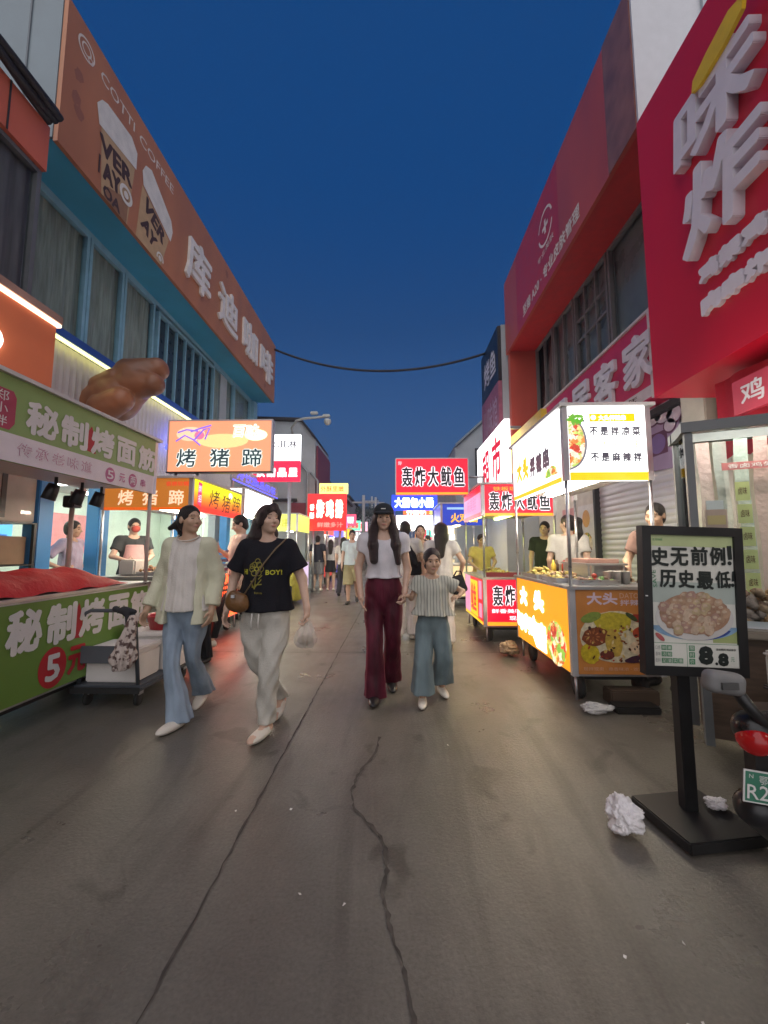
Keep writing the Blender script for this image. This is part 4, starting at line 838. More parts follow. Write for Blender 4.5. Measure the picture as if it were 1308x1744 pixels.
def r1_lf(mb, pl, w, h):
    mb.rect(pl, 0, h - .15, w, .15, ORF, .002); mb.rect(pl, 0, 0, w, .085, ORF, .002)
    mb.text('大头', pl, .09, h - .125, .26, .105, M('lilac_print', (.62, .50, .62), .5), .004, .04); mb.text('DATOU', pl, .37, h - .07, .2, .045, M('pale_orange_text', (.62, .38, .28), .5), .004, .01); mb.text('拌辣串', pl, .37, h - .13, .24, .05, M('lilac_print', (.62, .50, .62), .5), .004, .02)
    mb.text('现拌现卖 · 串香味浓 · 欢迎品尝', pl, .04, .03, w - .1, .03, M('pale_orange_text', (.62, .38, .28), .5), .004, .0)
    H0, H1 = .087, h - .152; rnd = random.Random(3)
    def blob(u, v, ru, rv, c, l, rot=0, jit=.05): mb.ell(pl, u, v, ru, rv, M('print_%d_%d_%d' % c, S(*c), .5, var=.25, scale=30), l, 22, rot=rot, jit=jit)
    blob(.33, .31, .31, .215, (206, 196, 168), .003, 0, 0); blob(.3, .43, .16, .085, (186, 170, 50), .0045); blob(.12, .47, .09, .04, (120, 140, 60), .005, .3); blob(.54, .46, .10, .035, (150, 40, 35), .005, -.15); blob(.46, .475, .06, .02, (60, 75, 40), .0055, -.6)
    blob(.10, .17, .075, .085, (190, 168, 36), .005, .5); blob(.56, .34, .10, .06, (170, 66, 36), .005); blob(.15, .31, .115, .075, (122, 62, 34), .006, .2); blob(.30, .26, .07, .115, (190, 160, 70), .0065, .15); blob(.24, .16, .06, .04, (110, 50, 40), .007)
    blob(.53, .22, .10, .06, (216, 190, 160), .0065); blob(.50, .13, .12, .03, (62, 28, 52), .0075, .15); blob(.6, .12, .06, .035, (176, 100, 80), .007)
    for k in range(60): blob(.08 + rnd.random() * .5, .11 + rnd.random() * .30, .006 + rnd.random() * .015, .005 + rnd.random() * .008, rnd.choice([(90, 44, 26), (150, 84, 44), (206, 176, 96), (60, 34, 30), (170, 60, 40), (214, 196, 150)]), .0085 + k * 1e-5, rnd.random() * 3)
    for k in range(10): blob(.12 + .05 * math.cos(k * .63), .31 + .04 * math.sin(k * .63), .016, .005, (176, 110, 66), .0095, k * .63)
    for k in range(7): blob(.47 + k * .02, .21 + .02 * (k % 2), .006, .010, (50, 34, 40), .0098, .3)
cart('white and yellow lit cart with grey characters on its light box and food picture below', 1.50, 2.28, 3.47, 4.98, -1, 1.90, 2.57, .98, .25, YBOX, ORF, WBOX, WBOX, dict(us=r1_us, uf=r1_uf, ls=r1_ls, lf=r1_lf), roofm=WHITEM)
# ---- red squid cart
RBOX = L('red_light_box', (232, 22, 52), 1.05); PKBOX = L('pink_light_box', (232, 150, 190), .9); ORG = L('orange_glow_band', (255, 150, 40), 1.3); BOXG = M('squid_black', (.012, .02, .03), .5); WLIT = L('white_lit_rim', (250, 235, 245), 1.3); YP = L('yellow_glow_print', (245, 200, 30), 1.1); LIME = L('lime_lamp', (225, 255, 110), 18.0)
SQ = '轰炸大鱿鱼'
def sq_text(mb, pl, u, v, w, h, gap=.06):
    cw = (w - gap * 4) / 5
    for i, ch in enumerate(SQ): mb.text2(ch, pl, u + i * (cw + gap), v, cw, h, WLIT, BOXG, .004, .02, .055)
def r2_us(mb, pl, w, h):
    mb.rect(pl, 0, h - .1, w, .1, RBOX, .002); mb.text('味美鲜', pl, .3, .12, w - .6, .22, L('pink_letter', (240, 120, 160), .9), .003, .0); mb.rect(pl, 0, 0, w, .06, L('salmon_band', (240, 110, 110), .9), .002)
def r2_uf(mb, pl, w, h):
    mb.rect(pl, 0, 0, w, .04, ORG, .002); mb.text('铁板现烤', pl, .12, h - .09, .45, .06, ORG, .003, .02); sq_text(mb, pl, .06, .08, w - .1, .27, .03)
def r2_ls(mb, pl, w, h):
    mb.rect(pl, 0, 0, .45, h, PKBOX, .002); mb.rect(pl, .45, .05, .55, h - .1, YP, .002); mb.text('鱿鱼', pl, .5, .1, .4, h - .2, RBOX, .004, .02); mb.rect(pl, 1.08, .08, .2, .2, PKBOX, .003); mb.rect(pl, 1.08, .34, .2, .26, PKBOX, .003); mb.rect(pl, 0, 0, w, .04, YP, .003)
def r2_lf(mb, pl, w, h):
    mb.rect(pl, 0, 0, w, .05, ORG, .002); sq_text(mb, pl, .08, .27, w - .14, .28, .03); mb.text('鲜香美味', pl, .06, .17, .42, .06, WLIT, .003, .02); mb.text('现烤现卖', pl, .30, .075, .42, .06, WLIT, .003, .02)
cart('red lit squid cart with outlined white and black characters and a lime green canopy underside', 1.24, 2.30, 5.62, 7.05, -1, 1.77, 2.22, .90, .24, RBOX, RBOX, PKBOX, RBOX, dict(us=r2_us, uf=r2_uf, ls=r2_ls, lf=r2_lf), lamp=LIME)
for x in (1.56,):
    MB
t = thing('hanging_sign', (.6, 6.3, 2.15), 'red lit squid sign with five outlined characters above the street', 'shop sign')
mb = MB(); mb.box(.03, 1.17, 6.24, 6.31, 2.165, 2.745, RBOX); pl = Plane((.03, 6.24, 2.165), (1, 0, 0)); mb.rect(pl, 0, 0, 1.14, .035, ORG, .002); sq_text(mb, pl, .09, .13, 1.0, .32, .035); mb.text2('好', pl, .03, .48, .06, .06, WLIT, RBOX, .003, 0, .04); mb.build('sign_panel', t)
mb = MB(); mb.box(.02, 1.18, 6.235, 6.315, 2.745, 2.76, ALU); mb.box(1.172, 1.19, 6.235, 6.315, 2.165, 2.744, ALU); mb.box(.012, .028, 6.235, 6.315, 2.165, 2.744, ALU); mb.tube([(1.2, 6.275, 2.45), (1.42, 6.275, 2.45), (1.42, 6.275, 2.26)], .02, STEEL, 8); mb.build('frame', t)
# ---- left second cart: pig trotters
OBR = L('orange_brown_panel', (205, 125, 50), .62); YRB = bpy.data.materials.new('yellow_red_gradient'); YRB.use_nodes = True
nt = YRB.node_tree; p = nt.nodes['Principled BSDF']; t_ = nt.nodes.new('ShaderNodeTexCoord'); sx = nt.nodes.new('ShaderNodeSeparateXYZ'); mr = nt.nodes.new('ShaderNodeMapRange'); mr.inputs['From Min'].default_value = 1.80; mr.inputs['From Max'].default_value = 2.22
cr = nt.nodes.new('ShaderNodeValToRGB'); cr.color_ramp.elements[0].color = (*S(250, 50, 30), 1); cr.color_ramp.elements[1].color = (*S(250, 245, 20), 1); cr.color_ramp.elements[0].position = .15; cr.color_ramp.elements[1].position = .75; e_ = cr.color_ramp.elements.new(.45); e_.color = (*S(250, 150, 30), 1)
nt.links.new(t_.outputs['Object'], sx.inputs[0]); nt.links.new(sx.outputs['Z'], mr.inputs['Value']); nt.links.new(mr.outputs[0], cr.inputs[0]); nt.links.new(cr.outputs[0], p.inputs['Base Color']); nt.links.new(cr.outputs[0], p.inputs['Emission Color']); p.inputs['Emission Strength'].default_value = 1.05 / EX
DKR = M('dark_red_script', (.10, .02, .01), .5); REDL = L('red_lit_panel', (255, 80, 40), 4.0); OTX = L('pale_lit_text', (250, 225, 190), .8)
def l2_uf(mb, pl, w, h):
    mb.rect(pl, 0, 0, w, .035, L('orange_stripe', (235, 100, 30), .8), .002)
    for ch, u in zip('烤猪蹄', (.18, .50, .84)): mb.text(ch, pl, u, .06, .2, .2, OTX, .004, .02)
    mb.text('香嫩软糯', pl, .8, h - .1, .3, .06, L('red_lit_text', (230, 70, 50), .7), .003, .01)
def l2_us(mb, pl, w, h):
    mb.poly(pl, [(.08, .10), (.18, .06), (.20, h - .03), (.10, h - .02)], L('magenta_badge', (215, 40, 110), .9), .003); mb.text('招', pl, .10, .12, .08, .1, WLIT, .005, .0); mb.text('牌', pl, .10, .25, .08, .1, WLIT, .005, .0)
    for ch, u, v in (('烤', .42, .08), ('猪', .82, .05), ('蹄', 1.2, .08)): mb.text(ch, pl, u, v, .3, .27, DKR, .004, -.005, shear=.2)
    mb.ell(pl, 1.12, .33, .07, .05, WLIT, .003)
def l2_ls(mb, pl, w, h): mb.text('烤猪蹄', pl, .3, .2, .9, .35, DKR, .004, .02)
def slot(mb, pl, w, h): pass
l2 = cart('pig trotter cart with orange end sign and yellow to red lit banner', -3.80, -2.60, 4.95, 6.62, 1, 1.80, 2.21, .95, .25, REDL, M('grey_green_panel', (.35, .38, .3), .5), YRB, OBR, dict(uf=l2_uf, us=l2_us, ls=l2_ls))
t = thing('light_box_sign', (-2.4, 5.2, 2.34), 'orange lit sign with three outlined characters on posts above the trotter cart', 'shop sign')
OSG = L('salmon_sign_face', (248, 158, 118), .92); TEAL = M('teal_character', (.03, .10, .13), .5); BGL = L('bright_patch', (255, 240, 190), 1.6)
mb = MB(); mb.box(-3.09, -1.68, 5.2, 5.29, 2.35, 3.05, OSG); pl = Plane((-3.09, 5.2, 2.35), (1, 0, 0)); VIO = L('violet_scribble', (150, 120, 225), .9)
mb.ell(pl, .30, .52, .2, .10, L('cream_patch', (252, 205, 165), 1.0), .002, 18); mb.ell(pl, 1.2, .50, .16, .08, BGL, .002, 18); mb.ell(pl, .75, .42, .35, .10, L('peach_patch', (255, 205, 140), 1.1), .002, 18)
for q in ([(.10, .42), (.22, .50), (.34, .44), (.44, .36)], [(.30, .55), (.44, .60), (.58, .64)], [(.36, .44), (.48, .58), (.56, .60), (.50, .44)], [(.12, .54), (.24, .58), (.40, .56)]): mb.tube([pl.p(u, v, .004) for u, v in q], .012, VIO, 6)
mb.ell(pl, .42, .50, .07, .06, L('pink_scribble', (225, 120, 160), .9), .004, 12)
mb.text2('百味', pl, .88, .47, .36, .18, L('white_outline', (255, 250, 245), 1.5), L('peach_core', (250, 200, 170), .95), .004, -.01, .05, shear=.15)
for ch, u in zip('烤猪蹄', (.12, .58, 1.02)): mb.text2(ch, pl, u, .06, .27, .25, L('pale_rim', (225, 240, 235), 1.1), TEAL, .005, .012, .06)
mb.build('sign_panel', t); mb = MB(); mb.box(-3.11, -1.66, 5.195, 5.295, 3.052, 3.07, ALU); mb.box(-3.11, -3.092, 5.195, 5.295, 2.35, 3.051, ALU); mb.box(-1.678, -1.66, 5.195, 5.295, 2.35, 3.051, ALU); mb.box(-3.11, -1.66, 5.195, 5.295, 2.33, 2.348, BLACKM); mb.build('frame', t)
for x in (-3.0, -2.7): MB().tube([(x, 5.25, 2.235), (x, 5.25, 2.33)], .018, STEEL, 8).build('post', t)
# ---- third left cart: white lit; blue letters on the wall above
WB2 = L('white_lit_awning', (255, 255, 255), 4.0, (.8, .8, .8)); BLT = L('blue_sign_lettering', (70, 80, 250), 2.0); TEALG = L('teal_lit_panel', (175, 225, 215), .75); YG = L('yellow_green_box', (232, 238, 110), 1.05)
cart('white lit cart with an overexposed light box behind the pig trotter cart', -3.6, -2.8, 7.2, 8.9, 1, 1.95, 2.42, .95, .25, L('pale_lit_panel', (235, 235, 245), .9), M('pale_panel', (.5, .5, .5), .5), WB2, WB2, {}, lamp=LAMPW)
mb = MB(); mb.box(-3.25, -3.2, 7.6, 10.6, 2.66, 2.98, M('grey_backing', (.35, .36, .40), .5)); pl = Plane((-3.2, 7.6, 2.66), (0, 1, 0)); mb.text('冷饮甜品奶茶', pl, .2, .06, 2.6, .2, BLT, .004, .02); mb.rect(pl, 0, .0, 3.0, .03, BLT, .003); mb.box(-3.24, -3.2, 7.62, 7.68, 2.4, 2.655, STEEL); mb.box(-3.24, -3.2, 8.8, 8.86, 2.45, 2.655, STEEL); solo(mb, 'wall_sign', 'grey sign with glowing blue characters above the white lit cart', 'shop sign')
t = thing('pole_sign', (-2.6, 9, 0), 'white over red lit sign on a grey pole', 'shop sign')
mb = MB(); mb.box(-3.56, -2.21, 9.0, 9.09, 3.36, 3.99, L('white_sign_face', (252, 254, 255), 2.8, (.8, .8, .8))); mb.box(-3.56, -2.21, 9.0, 9.09, 2.87, 3.358, L('crimson_sign_face', (228, 40, 75), 1.1)); pl = Plane((-3.56, 9.0, 2.87), (1, 0, 0))
mb.text('冰淇淋', pl, .55, .78, .72, .2, GREYL, .004, .02)
for i, ch in enumerate('冷饮甜品屋'): mb.text(ch, pl, .06 + i * .255, .10, .22, .22, L('white_bold_letter', (255, 250, 250), 1.6), .004, .06)
mb.build('sign_panel', t); MB().tube([(-2.45, 9.05, 0), (-2.45, 9.05, 2.866)], .04, M('grey_pole', (.4, .42, .44), .5), 10).build('pole', t)
cart('cart with yellow green light box and pale green glass front', -3.45, -2.5, 10.1, 11.5, 1, 1.76, 2.2, .95, .25, L('lilac_lit_panel', (220, 200, 235), .9), TEALG, YG, YG, dict(uf=lambda mb, pl, w, h: mb.text('炸串', pl, .2, .08, .5, .25, L('olive_text', (190, 190, 60), .7), .004, .02)), lamp=LAMPW)
t = thing('light_tower_sign', (-2.07, 12, 0), 'red lit sign tower with yellow top and big white characters', 'shop sign')
RT = L('tower_red', (235, 45, 45), 1.2); mb = MB(); mb.box(-2.68, -1.48, 12.0, 12.12, 1.86, 3.0, RT); mb.box(-2.32, -1.44, 11.98, 12.1, 3.002, 3.32, L('tower_yellow', (255, 240, 130), 1.6)); pl = Plane((-2.68, 12.0, 1.86), (1, 0, 0)); WV = L('tower_white', (255, 255, 225), 3.0)
for i, ch in enumerate('炸鸡排'): mb.text(ch, pl, .27 + i * .29, .38, .25, .58, WV, .004, .06)
mb.text('香', pl, .07, .62, .14, .2, WV, .004, .03); mb.text('酥', pl, .07, .36, .14, .2, WV, .004, .03); mb.text('外酥里嫩', pl, .4, 1.2, .72, .18, L('tower_red_text', (240, 120, 50), 1.0), -.004 + .03, .02); mb.text('鲜嫩多汁', pl, .3, .1, .8, .16, L('tower_pink', (255, 150, 140), 1.2), .004, .02); mb.build('sign_panel', t)
for x in (-2.5, -1.66): MB().tube([(x, 12.06, 0), (x, 12.06, 1.858)], .03, STEEL, 8).build('post', t)
# ---- right: supermarket sign, blue signs
mb = MB(); mb.box(2.3, 2.42, 8.1, 10.8, 2.3, 4.02, L('white_shop_face', (255, 252, 252), 2.6, (.8, .8, .8))); pl = Plane((2.3, 10.8, 2.3), (0, -1, 0)); mb.text('超', pl, .62, .42, .75, 1.05, L('red_shop_letter', (215, 25, 50), .9), .005, .03); mb.text('市', pl, 1.62, .50, .78, 1.05, L('red_shop_letter', (215, 25, 50), .9), .005, .03)
for z in (2.5, 3.9): mb.box(2.42, 2.72, 8.3, 8.36, z - .03, z + .03, STEEL); mb.box(2.42, 2.72, 10.5, 10.56, z - .03, z + .03, STEEL)
solo(mb, 'light_box_sign', 'white lit sign with two large red characters on the wall past the red building', 'shop sign')
BLB = L('royal_blue_box', (40, 70, 190), .75); YT2 = L('amber_letter', (250, 190, 50), 1.0)
cart('blue topped cart with amber characters beyond the squid cart', 1.05, 2.1, 9.0, 10.4, -1, 1.84, 2.33, .95, .25, L('warm_lit_panel', (250, 225, 170), .9), L('warm_lit_panel', (250, 225, 170), .9), BLB, BLB, dict(uf=lambda mb, pl, w, h: (mb.text('火鸡面', pl, .18, .06, .62, .22, YT2, .004, .03), mb.rect(pl, .1, .36, .7, .05, L('pale_blue_line', (150, 190, 230), .9), .003))), lamp=LAMPY)
t = thing('light_box_sign', (.57, 11, 2.36), 'blue glowing sign with pale characters over a white lit cart', 'shop sign')
mb = MB(); mb.box(-.08, 1.2, 11.0, 11.1, 2.38, 2.82, L('deep_blue_box', (40, 70, 240), 1.3)); pl = Plane((-.08, 11.0, 2.38), (1, 0, 0)); mb.text('大肠包小肠', pl, .08, .07, 1.1, .3, L('ice_white', (225, 250, 255), 3.0), .004, .05); mb.build('sign_panel', t)
for x in (.0, 1.1): MB().tube([(x, 11.05, 0), (x, 11.05, 2.378)], .025, STEEL, 8).build('post', t)
cart('white lit cart under the blue glowing sign', -.0, 1.15, 11.25, 12.6, -1, 1.85, 2.25, .95, .25, L('pale_yellow_panel', (245, 240, 170), .9), L('pale_yellow_panel', (245, 240, 170), .9), WB2, WB2, {}, lamp=LAMPW)
far = [(-3.5, 15.0, 1, (250, 90, 80), 'far cart with a coral light box'), (-3.5, 18.2, 1, (120, 120, 250), 'far cart with a periwinkle light box'), (-3.4, 21.8, 1, (250, 200, 60), 'far cart with an amber light box'), (1.5, 14.6, -1, (255, 235, 190), 'far cart with a cream light box'), (1.6, 18.4, -1, (90, 220, 200), 'far cart with a turquoise light box'), (1.6, 22.5, -1, (240, 60, 90), 'far cart with a rose light box'), (-3.3, 26, 1, (250, 250, 250), 'farthest cart with a white light box by the low grey building'), (1.5, 27.5, -1, (250, 160, 60), 'farthest cart with an orange light box')]
for i, (x, y, sd, c_, lb) in enumerate(far):
    e_ = L('far_box_%d' % i, c_, 1.5); cart(lb, x, x + .95, y, y + 1.5, sd, 1.85, 2.4, .95, .25, L('far_low_%d' % i, tuple(int(k * .9) for k in c_), .8), None, e_, e_, dict(uf=lambda mb, pl, w, h: mb.text('小吃', pl, .2, .12, .45, .28, WLIT, .004, .03)), lamp=LAMPW)
mb = MB(); mb.box(-1.6, -.1, 30, 30.1, 2.3, 3.2, L('small_white_sign', (250, 252, 255), 1.8)); mb.box(-1.5, -1.4, 30.02, 30.08, 0, 2.298, STEEL); mb.box(-.3, -.2, 30.02, 30.08, 0, 2.298, STEEL); solo(mb, 'light_box_sign', 'small white lit sign far down the middle of the street', 'shop sign')

HANG = [(-2.75, 13.6, 2.0, .9, .42, (240, 70, 60), '香酥鸭', 'small vermilion lit sign low on the left row past the light tower'), (-2.5, 14.4, 2.6, .8, .5, (255, 205, 90), '臭豆腐', 'small amber lit sign hung above the vermilion one'), (-2.4, 16.9, 2.2, .7, .5, (130, 120, 250), '烤冷面', 'small violet lit sign between the coral and periwinkle carts'), (-2.5, 20.4, 2.5, 1.0, .6, (250, 90, 120), '手抓饼', 'small pink lit sign beyond the periwinkle cart'), (-2.5, 23.6, 2.4, .9, .6, (120, 230, 190), '鲜果茶', 'small mint lit sign beyond the amber far cart'),
        (.75, 13.6, 2.35, .9, .42, (255, 120, 50), '炒酸奶', 'small tangerine lit sign behind the white lit cart'), (1.2, 16.6, 2.5, .8, .55, (250, 240, 130), '煎饼', 'small lemon lit sign between the cream and turquoise carts'), (.9, 20.3, 2.5, .9, .6, (235, 60, 60), '麻辣烫', 'small scarlet lit sign beyond the turquoise cart'), (.9, 25, 2.6, 1.0, .6, (110, 150, 255), '关东煮', 'small sky blue lit sign beyond the rose cart'), (-2.6, 29, 2.6, 1.2, .7, (255, 190, 210), '奶茶', 'small blush lit sign by the farthest white cart')]
for i, (x, y, z, w_, h_, c_, st, lb) in enumerate(HANG):
    t = thing('light_box_sign', (x, y, 0), lb, 'shop sign'); e_ = L('hang_sign_%d' % i, c_, 1.3); mb = MB(); mb.box(x - w_ / 2, x + w_ / 2, y, y + .1, z, z + h_, e_); mb.text(st, Plane((x - w_ / 2, y, z), (1, 0, 0)), w_ * .12, h_ * .2, w_ * .76, h_ * .6, L('hang_text', (255, 252, 240), 2.5) if sum(c_) < 520 else RT, .004, .03); mb.build('sign_panel', t)
    MB().tube([(x, y + .05, 0), (x, y + .05, z - .002)], .025, STEEL, 8).build('pole', t)
# ------------------------------------------------------------------ street objects
# ---- poster stand
t = thing('poster_stand', (1.40, 2.05, 0), 'black floor standing poster frame with a bowl of food and a large 8.8 price', 'poster stand')
rz = Matrix.Rotation(R(9), 3, 'Z'); PM = Plane((1.197, 1.985, .702), (1, .02, -.032), (.032, 0, 1)); FW, FH = .492, .715
mb = MB(); mb.box(1.215, 1.60, 1.84, 2.18, 0.012, .062, BLACKM, .006, rz, (1.40, 2.0, .03))
for a, b in ((1.26, 1.9), (1.55, 1.95), (1.25, 2.12), (1.53, 2.15)): mb.lathe([(0, 0), (.016, 0), (.016, .013), (0, .013)], RUB, 10, (a, b, 0))
mb.build('base', t)
mb = MB(); mb.box(1.375, 1.435, 2.02, 2.075, .06, .80, BLACKM, .004); mb.build('pole', t)
mb = MB(); b_ = .043
for u, v, w, h in ((0, 0, FW, b_), (0, FH - b_, FW, b_), (0, b_, b_, FH - 2 * b_), (FW - b_, b_, b_, FH - 2 * b_)): mb.rect(PM, u, v, w, h, BLACKM, -.03, .042)
mb.rect(PM, 0, 0, FW, FH, BLACKM, -.034, .002); mb.rect(PM, .008, .37, .012, .006, WHITEM, .0125); mb.build('frame', t)
mb = MB(); PL = Plane(PM.p(b_, b_, 0), PM.ux, PM.uy); w, h = FW - 2 * b_, FH - 2 * b_
PAPER = M('poster_paper', (.66, .66, .60), .4, var=.05); PGRN = M('poster_pale_green', (.50, .58, .30), .4); INK = M('poster_ink', (.012, .018, .016), .5); INKG = M('poster_green', (.05, .22, .10), .5)
mb.rect(PL, 0, 0, w, h, PAPER, 0); mb.rect(PL, 0, h - .055, w, .055, PGRN, .001); mb.rect(PL, .29, .115, w - .29, .06, M('poster_lime', (.34, .40, .16), .5), .001); mb.text('全场特惠', PL, .012, h - .03, .05, .012, INKG, .002, 0)
mb.rect(PL, 0, .30, w, .10, M('poster_mint', (.42, .48, .44), .4), .001)
for ch, u, v, a, b in (('史', -.008 + .010, .475, .088, .092), ('无', .098, .478, .088, .09), ('前', .198, .484, .084, .092), ('例', .290, .487, .078, .09)): mb.text(ch, PL, u, v, a, b, INK, .003, .035)
mb.poly(PL, [(.380, .515), (.400, .518), (.398, .585), (.376, .583)], INK, .003); mb.ell(PL, .386, .499, .010, .010, INK, .003)
for ch, u, v, a, b in (('历', .042, .372, .082, .086), ('史', .132, .372, .080, .088), ('最', .222, .368, .082, .088), ('低', .312, .376, .076, .084)): mb.text(ch, PL, u, v, a, b, INK, .003, .035)
mb.poly(PL, [(.392, .410), (.405, .412), (.405, .462), (.396, .458)], INK, .003); mb.ell(PL, .396, .393, .008, .009, INK, .003)
mb.text('SAVE', PL, .030, .372, .085, .020, INKG, .003, .0, rot=R(95))
# bowl and food picture
NAVY = M('bowl_blue', (.035, .07, .30), .4, var=.4, scale=25); PALEB = M('bowl_pale_blue', (.22, .36, .52), .4, var=.2, scale=20)
mb.ell(PL, .205, .20, .215, .075, PALEB, .0015, 36, R(188), R(352)); mb.ell(PL, .215, .185, .165, .060, NAVY, .002, 36, R(190), R(350)); mb.ell(PL, .205, .232, .188, .108, M('bowl_white', (.58, .56, .54), .4), .003, 40)
MEAT = [M('print_chicken_%d' % i, c, .5, var=.22, scale=45) for i, c in enumerate(((.40, .26, .17), (.46, .32, .22), (.34, .20, .13), (.44, .34, .20), (.36, .22, .18), (.50, .38, .28)))]
mb.ell(PL, .205, .250, .170, .098, MEAT[2], .004, 30)
rnd = random.Random(11); kk = 0
for row in range(7):
    for i in range(9):
        uu = .06 + .29 * (i + .5 * (row % 2)) / 8.5 + rnd.uniform(-.008, .008); vv = .335 - row * .027 + rnd.uniform(-.005, .005)
        if ((uu - .205) / .165) ** 2 + ((vv - .250) / .098) ** 2 > .92: continue
        rr = rnd.uniform(.017, .028); kk += 1
        mb.ell(PL, uu, vv - .003, rr * 1.06, rr * .92, MEAT[2], .0045 + kk * 1e-5, 9, rot=rnd.random(), jit=.12); mb.ell(PL, uu, vv, rr, rr * .85, rnd.choice(MEAT), .0046 + kk * 1e-5, 9, rot=rnd.random(), jit=.12); mb.ell(PL, uu - .004, vv + .006, rr * .45, rr * .3, MEAT[5], .0047 + kk * 1e-5, 8, jit=.2)
mb.ell(PL, .035, .135, .028, .011, M('print_chilli', (.42, .10, .10), .5), .003, 14, rot=-.7)
mb.rect(PL, 0, .001, w, .108, PAPER, .0065); mb.rect(PL, 0, .108, w, .002, INKG, .0072); mb.rect(PL, .158, 0, .002, .108, INKG, .0072)
for i, (n1, st) in enumerate((('口感', '鲜嫩'), ('香味', '浓郁'), ('配料', '足量实惠'))):
    vv = .078 - i * .030; mb.text(n1, PL, .008, vv, .024, .018, M('poster_grey', (.25, .25, .24), .5), .0075, -.01)
    for k, ch in enumerate(st): mb.rect(PL, .037 + k * .026, vv - .003, .024, .023, INKG, .0072); mb.text(ch, PL, .040 + k * .026, vv, .018, .017, PAPER, .008, -.01)
for i, ch in enumerate('限时价'): mb.rect(PL, .168, .074 - i * .031, .028, .026, INKG, .0072); mb.text(ch, PL, .172, .077 - i * .031, .02, .02, PAPER, .008, -.01)
mb.text('8', PL, .212, .012, .072, .088, INK, .0078, .09); mb.text('.', PL, .290, .012, .014, .014, INK, .0078, .05); mb.text('8', PL, .304, .008, .052, .062, INK, .0078, .09); mb.text('元', PL, .366, .03, .018, .022, INKG, .0078, 0); mb.text('活动期间·到店即享', PL, .296, .080, .096, .011, INK, .0078, .01)
mb.build('poster', t)
# ---- crumpled litter
TISS = M('white_tissue', (.82, .79, .80), .9, bump=.5, scale=14, var=.05); TISS2 = film('cloudy_plastic', (.75, .75, .75), .6, .35)
from mathutils import noise as NZ
def tissue(name, c, size, hgt, mat, label, seed, n=26, cat='tissue', ax=(1, 1)):
    """crumpled ball of thin sheet: ridged folds, an uneven rim, resting on what carries it"""
    bm = bmesh.new(); bmesh.ops.create_icosphere(bm, subdivisions=5, radius=1); sd = Vector((seed * 3.1, seed * 1.7, seed))
    for v in bm.verts:
        q = v.co.normalized(); r1 = 1 - abs(NZ.noise(q * 1.9 + sd)) * 1.6; r2 = 1 - abs(NZ.noise(q * 4.6 + sd * 2)) * 1.5; lump = NZ.noise(q * 1.1 + sd * 3)
        r3 = 1 - abs(NZ.noise(q * 9.5 + sd * 4)) * 1.5; k = .44 + .34 * r1 + .22 * r2 + .10 * r3 + .42 * lump
        v.co = Vector((q.x * k * size * ax[0], q.y * k * size * ax[1], (q.z * k * .5 + .45) * hgt))
    zm = min(v.co.z for v in bm.verts)
    for v in bm.verts: v.co += Vector((c[0], c[1], c[2] + .001 - zm))
    bm.verts.index_update(); mb = MB(); mb.add([v.co for v in bm.verts], [tuple(v.index for v in f.verts) for f in bm.faces], mat, True); bm.free()
    return solo(mb, name, label, cat)
tissue('crumpled_tissue', (1.045, 1.955, 0), .080, .15, TISS, 'large crumpled white tissue on the ground beside the poster stand base', 4)
tissue('crumpled_tissue', (1.53, 2.04, .062), .038, .05, TISS, 'small crumpled white tissue lying on the poster stand base', 8, ax=(1.5, .8))
tissue('plastic_bag', (1.60, 3.32, 0), .075, .07, TISS2, 'clear crumpled plastic bag on the ground in front of the yellow and white cart', 15, cat='plastic bag', ax=(2.0, 1))
tissue('paper_bag', (1.40, 5.0, 0), .11, .17, M('brown_paper', (.42, .30, .19), .8, bump=.4), 'crumpled brown paper bag on the ground by the rear of the yellow and white cart', 23, cat='paper bag')
SCR = M('paper_scrap', (.70, .68, .64), .8)
for i, (x, y) in enumerate(((-.79, 2.06), (-.36, 1.60), (-.19, 1.56), (.73, 1.40), (.95, 1.45), (.80, 1.22), (.84, 1.225), (-.52, 2.08), (.35, 2.75), (-2.55, 2.6))):
    a = i * 1.7; mb = MB(); l_ = .006 + .002 * (i % 3); mb.add([(x + l_ * math.cos(a + k) * (1 if k % 3 else .4), y + l_ * math.sin(a + k), .005 + .004 * (k % 2)) for k in (0, 1.2, 3.1, 4.4)], [(0, 1, 2, 3)], SCR)
    solo(mb, 'paper_scrap', 'tiny white paper scrap lying on the bare concrete', 'paper scrap', 'paper scraps on the street')
MB_ = MB(); MB_.box(1.75, 2.1, 3.28, 3.42, .0, .055, BLACKM, .01); MB_.box(1.80, 2.2, 3.45, 3.6, .0, .12, M('dark_wood', (.07, .045, .03), .7), .01); solo(MB_, 'timber_block', 'dark timber blocks on the ground under the front of the yellow and white cart', 'timber')
# ---- platform trolley and what it carries
TG = M('trolley_grey', (.075, .085, .10), .5, var=.15); FOAMB = M('white_foam', (.80, .76, .73), .8, bump=.15, var=.06, scale=4)
t = thing('platform_trolley', (-2.37, 3.85, 0), 'grey platform trolley with a tube handle beside the long green cart', 'trolley')
mb = MB(); mb.box(-2.66, -2.07, 3.40, 4.30, .135, .185, TG, .02); mb.box(-2.655, -2.075, 3.385, 3.40, .125, .175, RUB, .005); mb.build('platform', t)
mb = MB(); mb.tube([(-2.62, 3.44, .18), (-2.62, 3.43, .70), (-2.60, 3.43, .76), (-2.55, 3.43, .785), (-2.25, 3.43, .785), (-2.19, 3.43, .76), (-2.165, 3.43, .70), (-2.12, 3.44, .18)], .0155, TG, 12); mb.tube([(-2.62, 3.435, .42), (-2.14, 3.435, .42)], .012, TG, 8); mb.build('handle', t)
mb = MB(); mb.box(-2.60, -2.30, 3.405, 3.42, .36, .50, M('slate_board', (.09, .10, .115), .6), .004); mb.build('board', t)
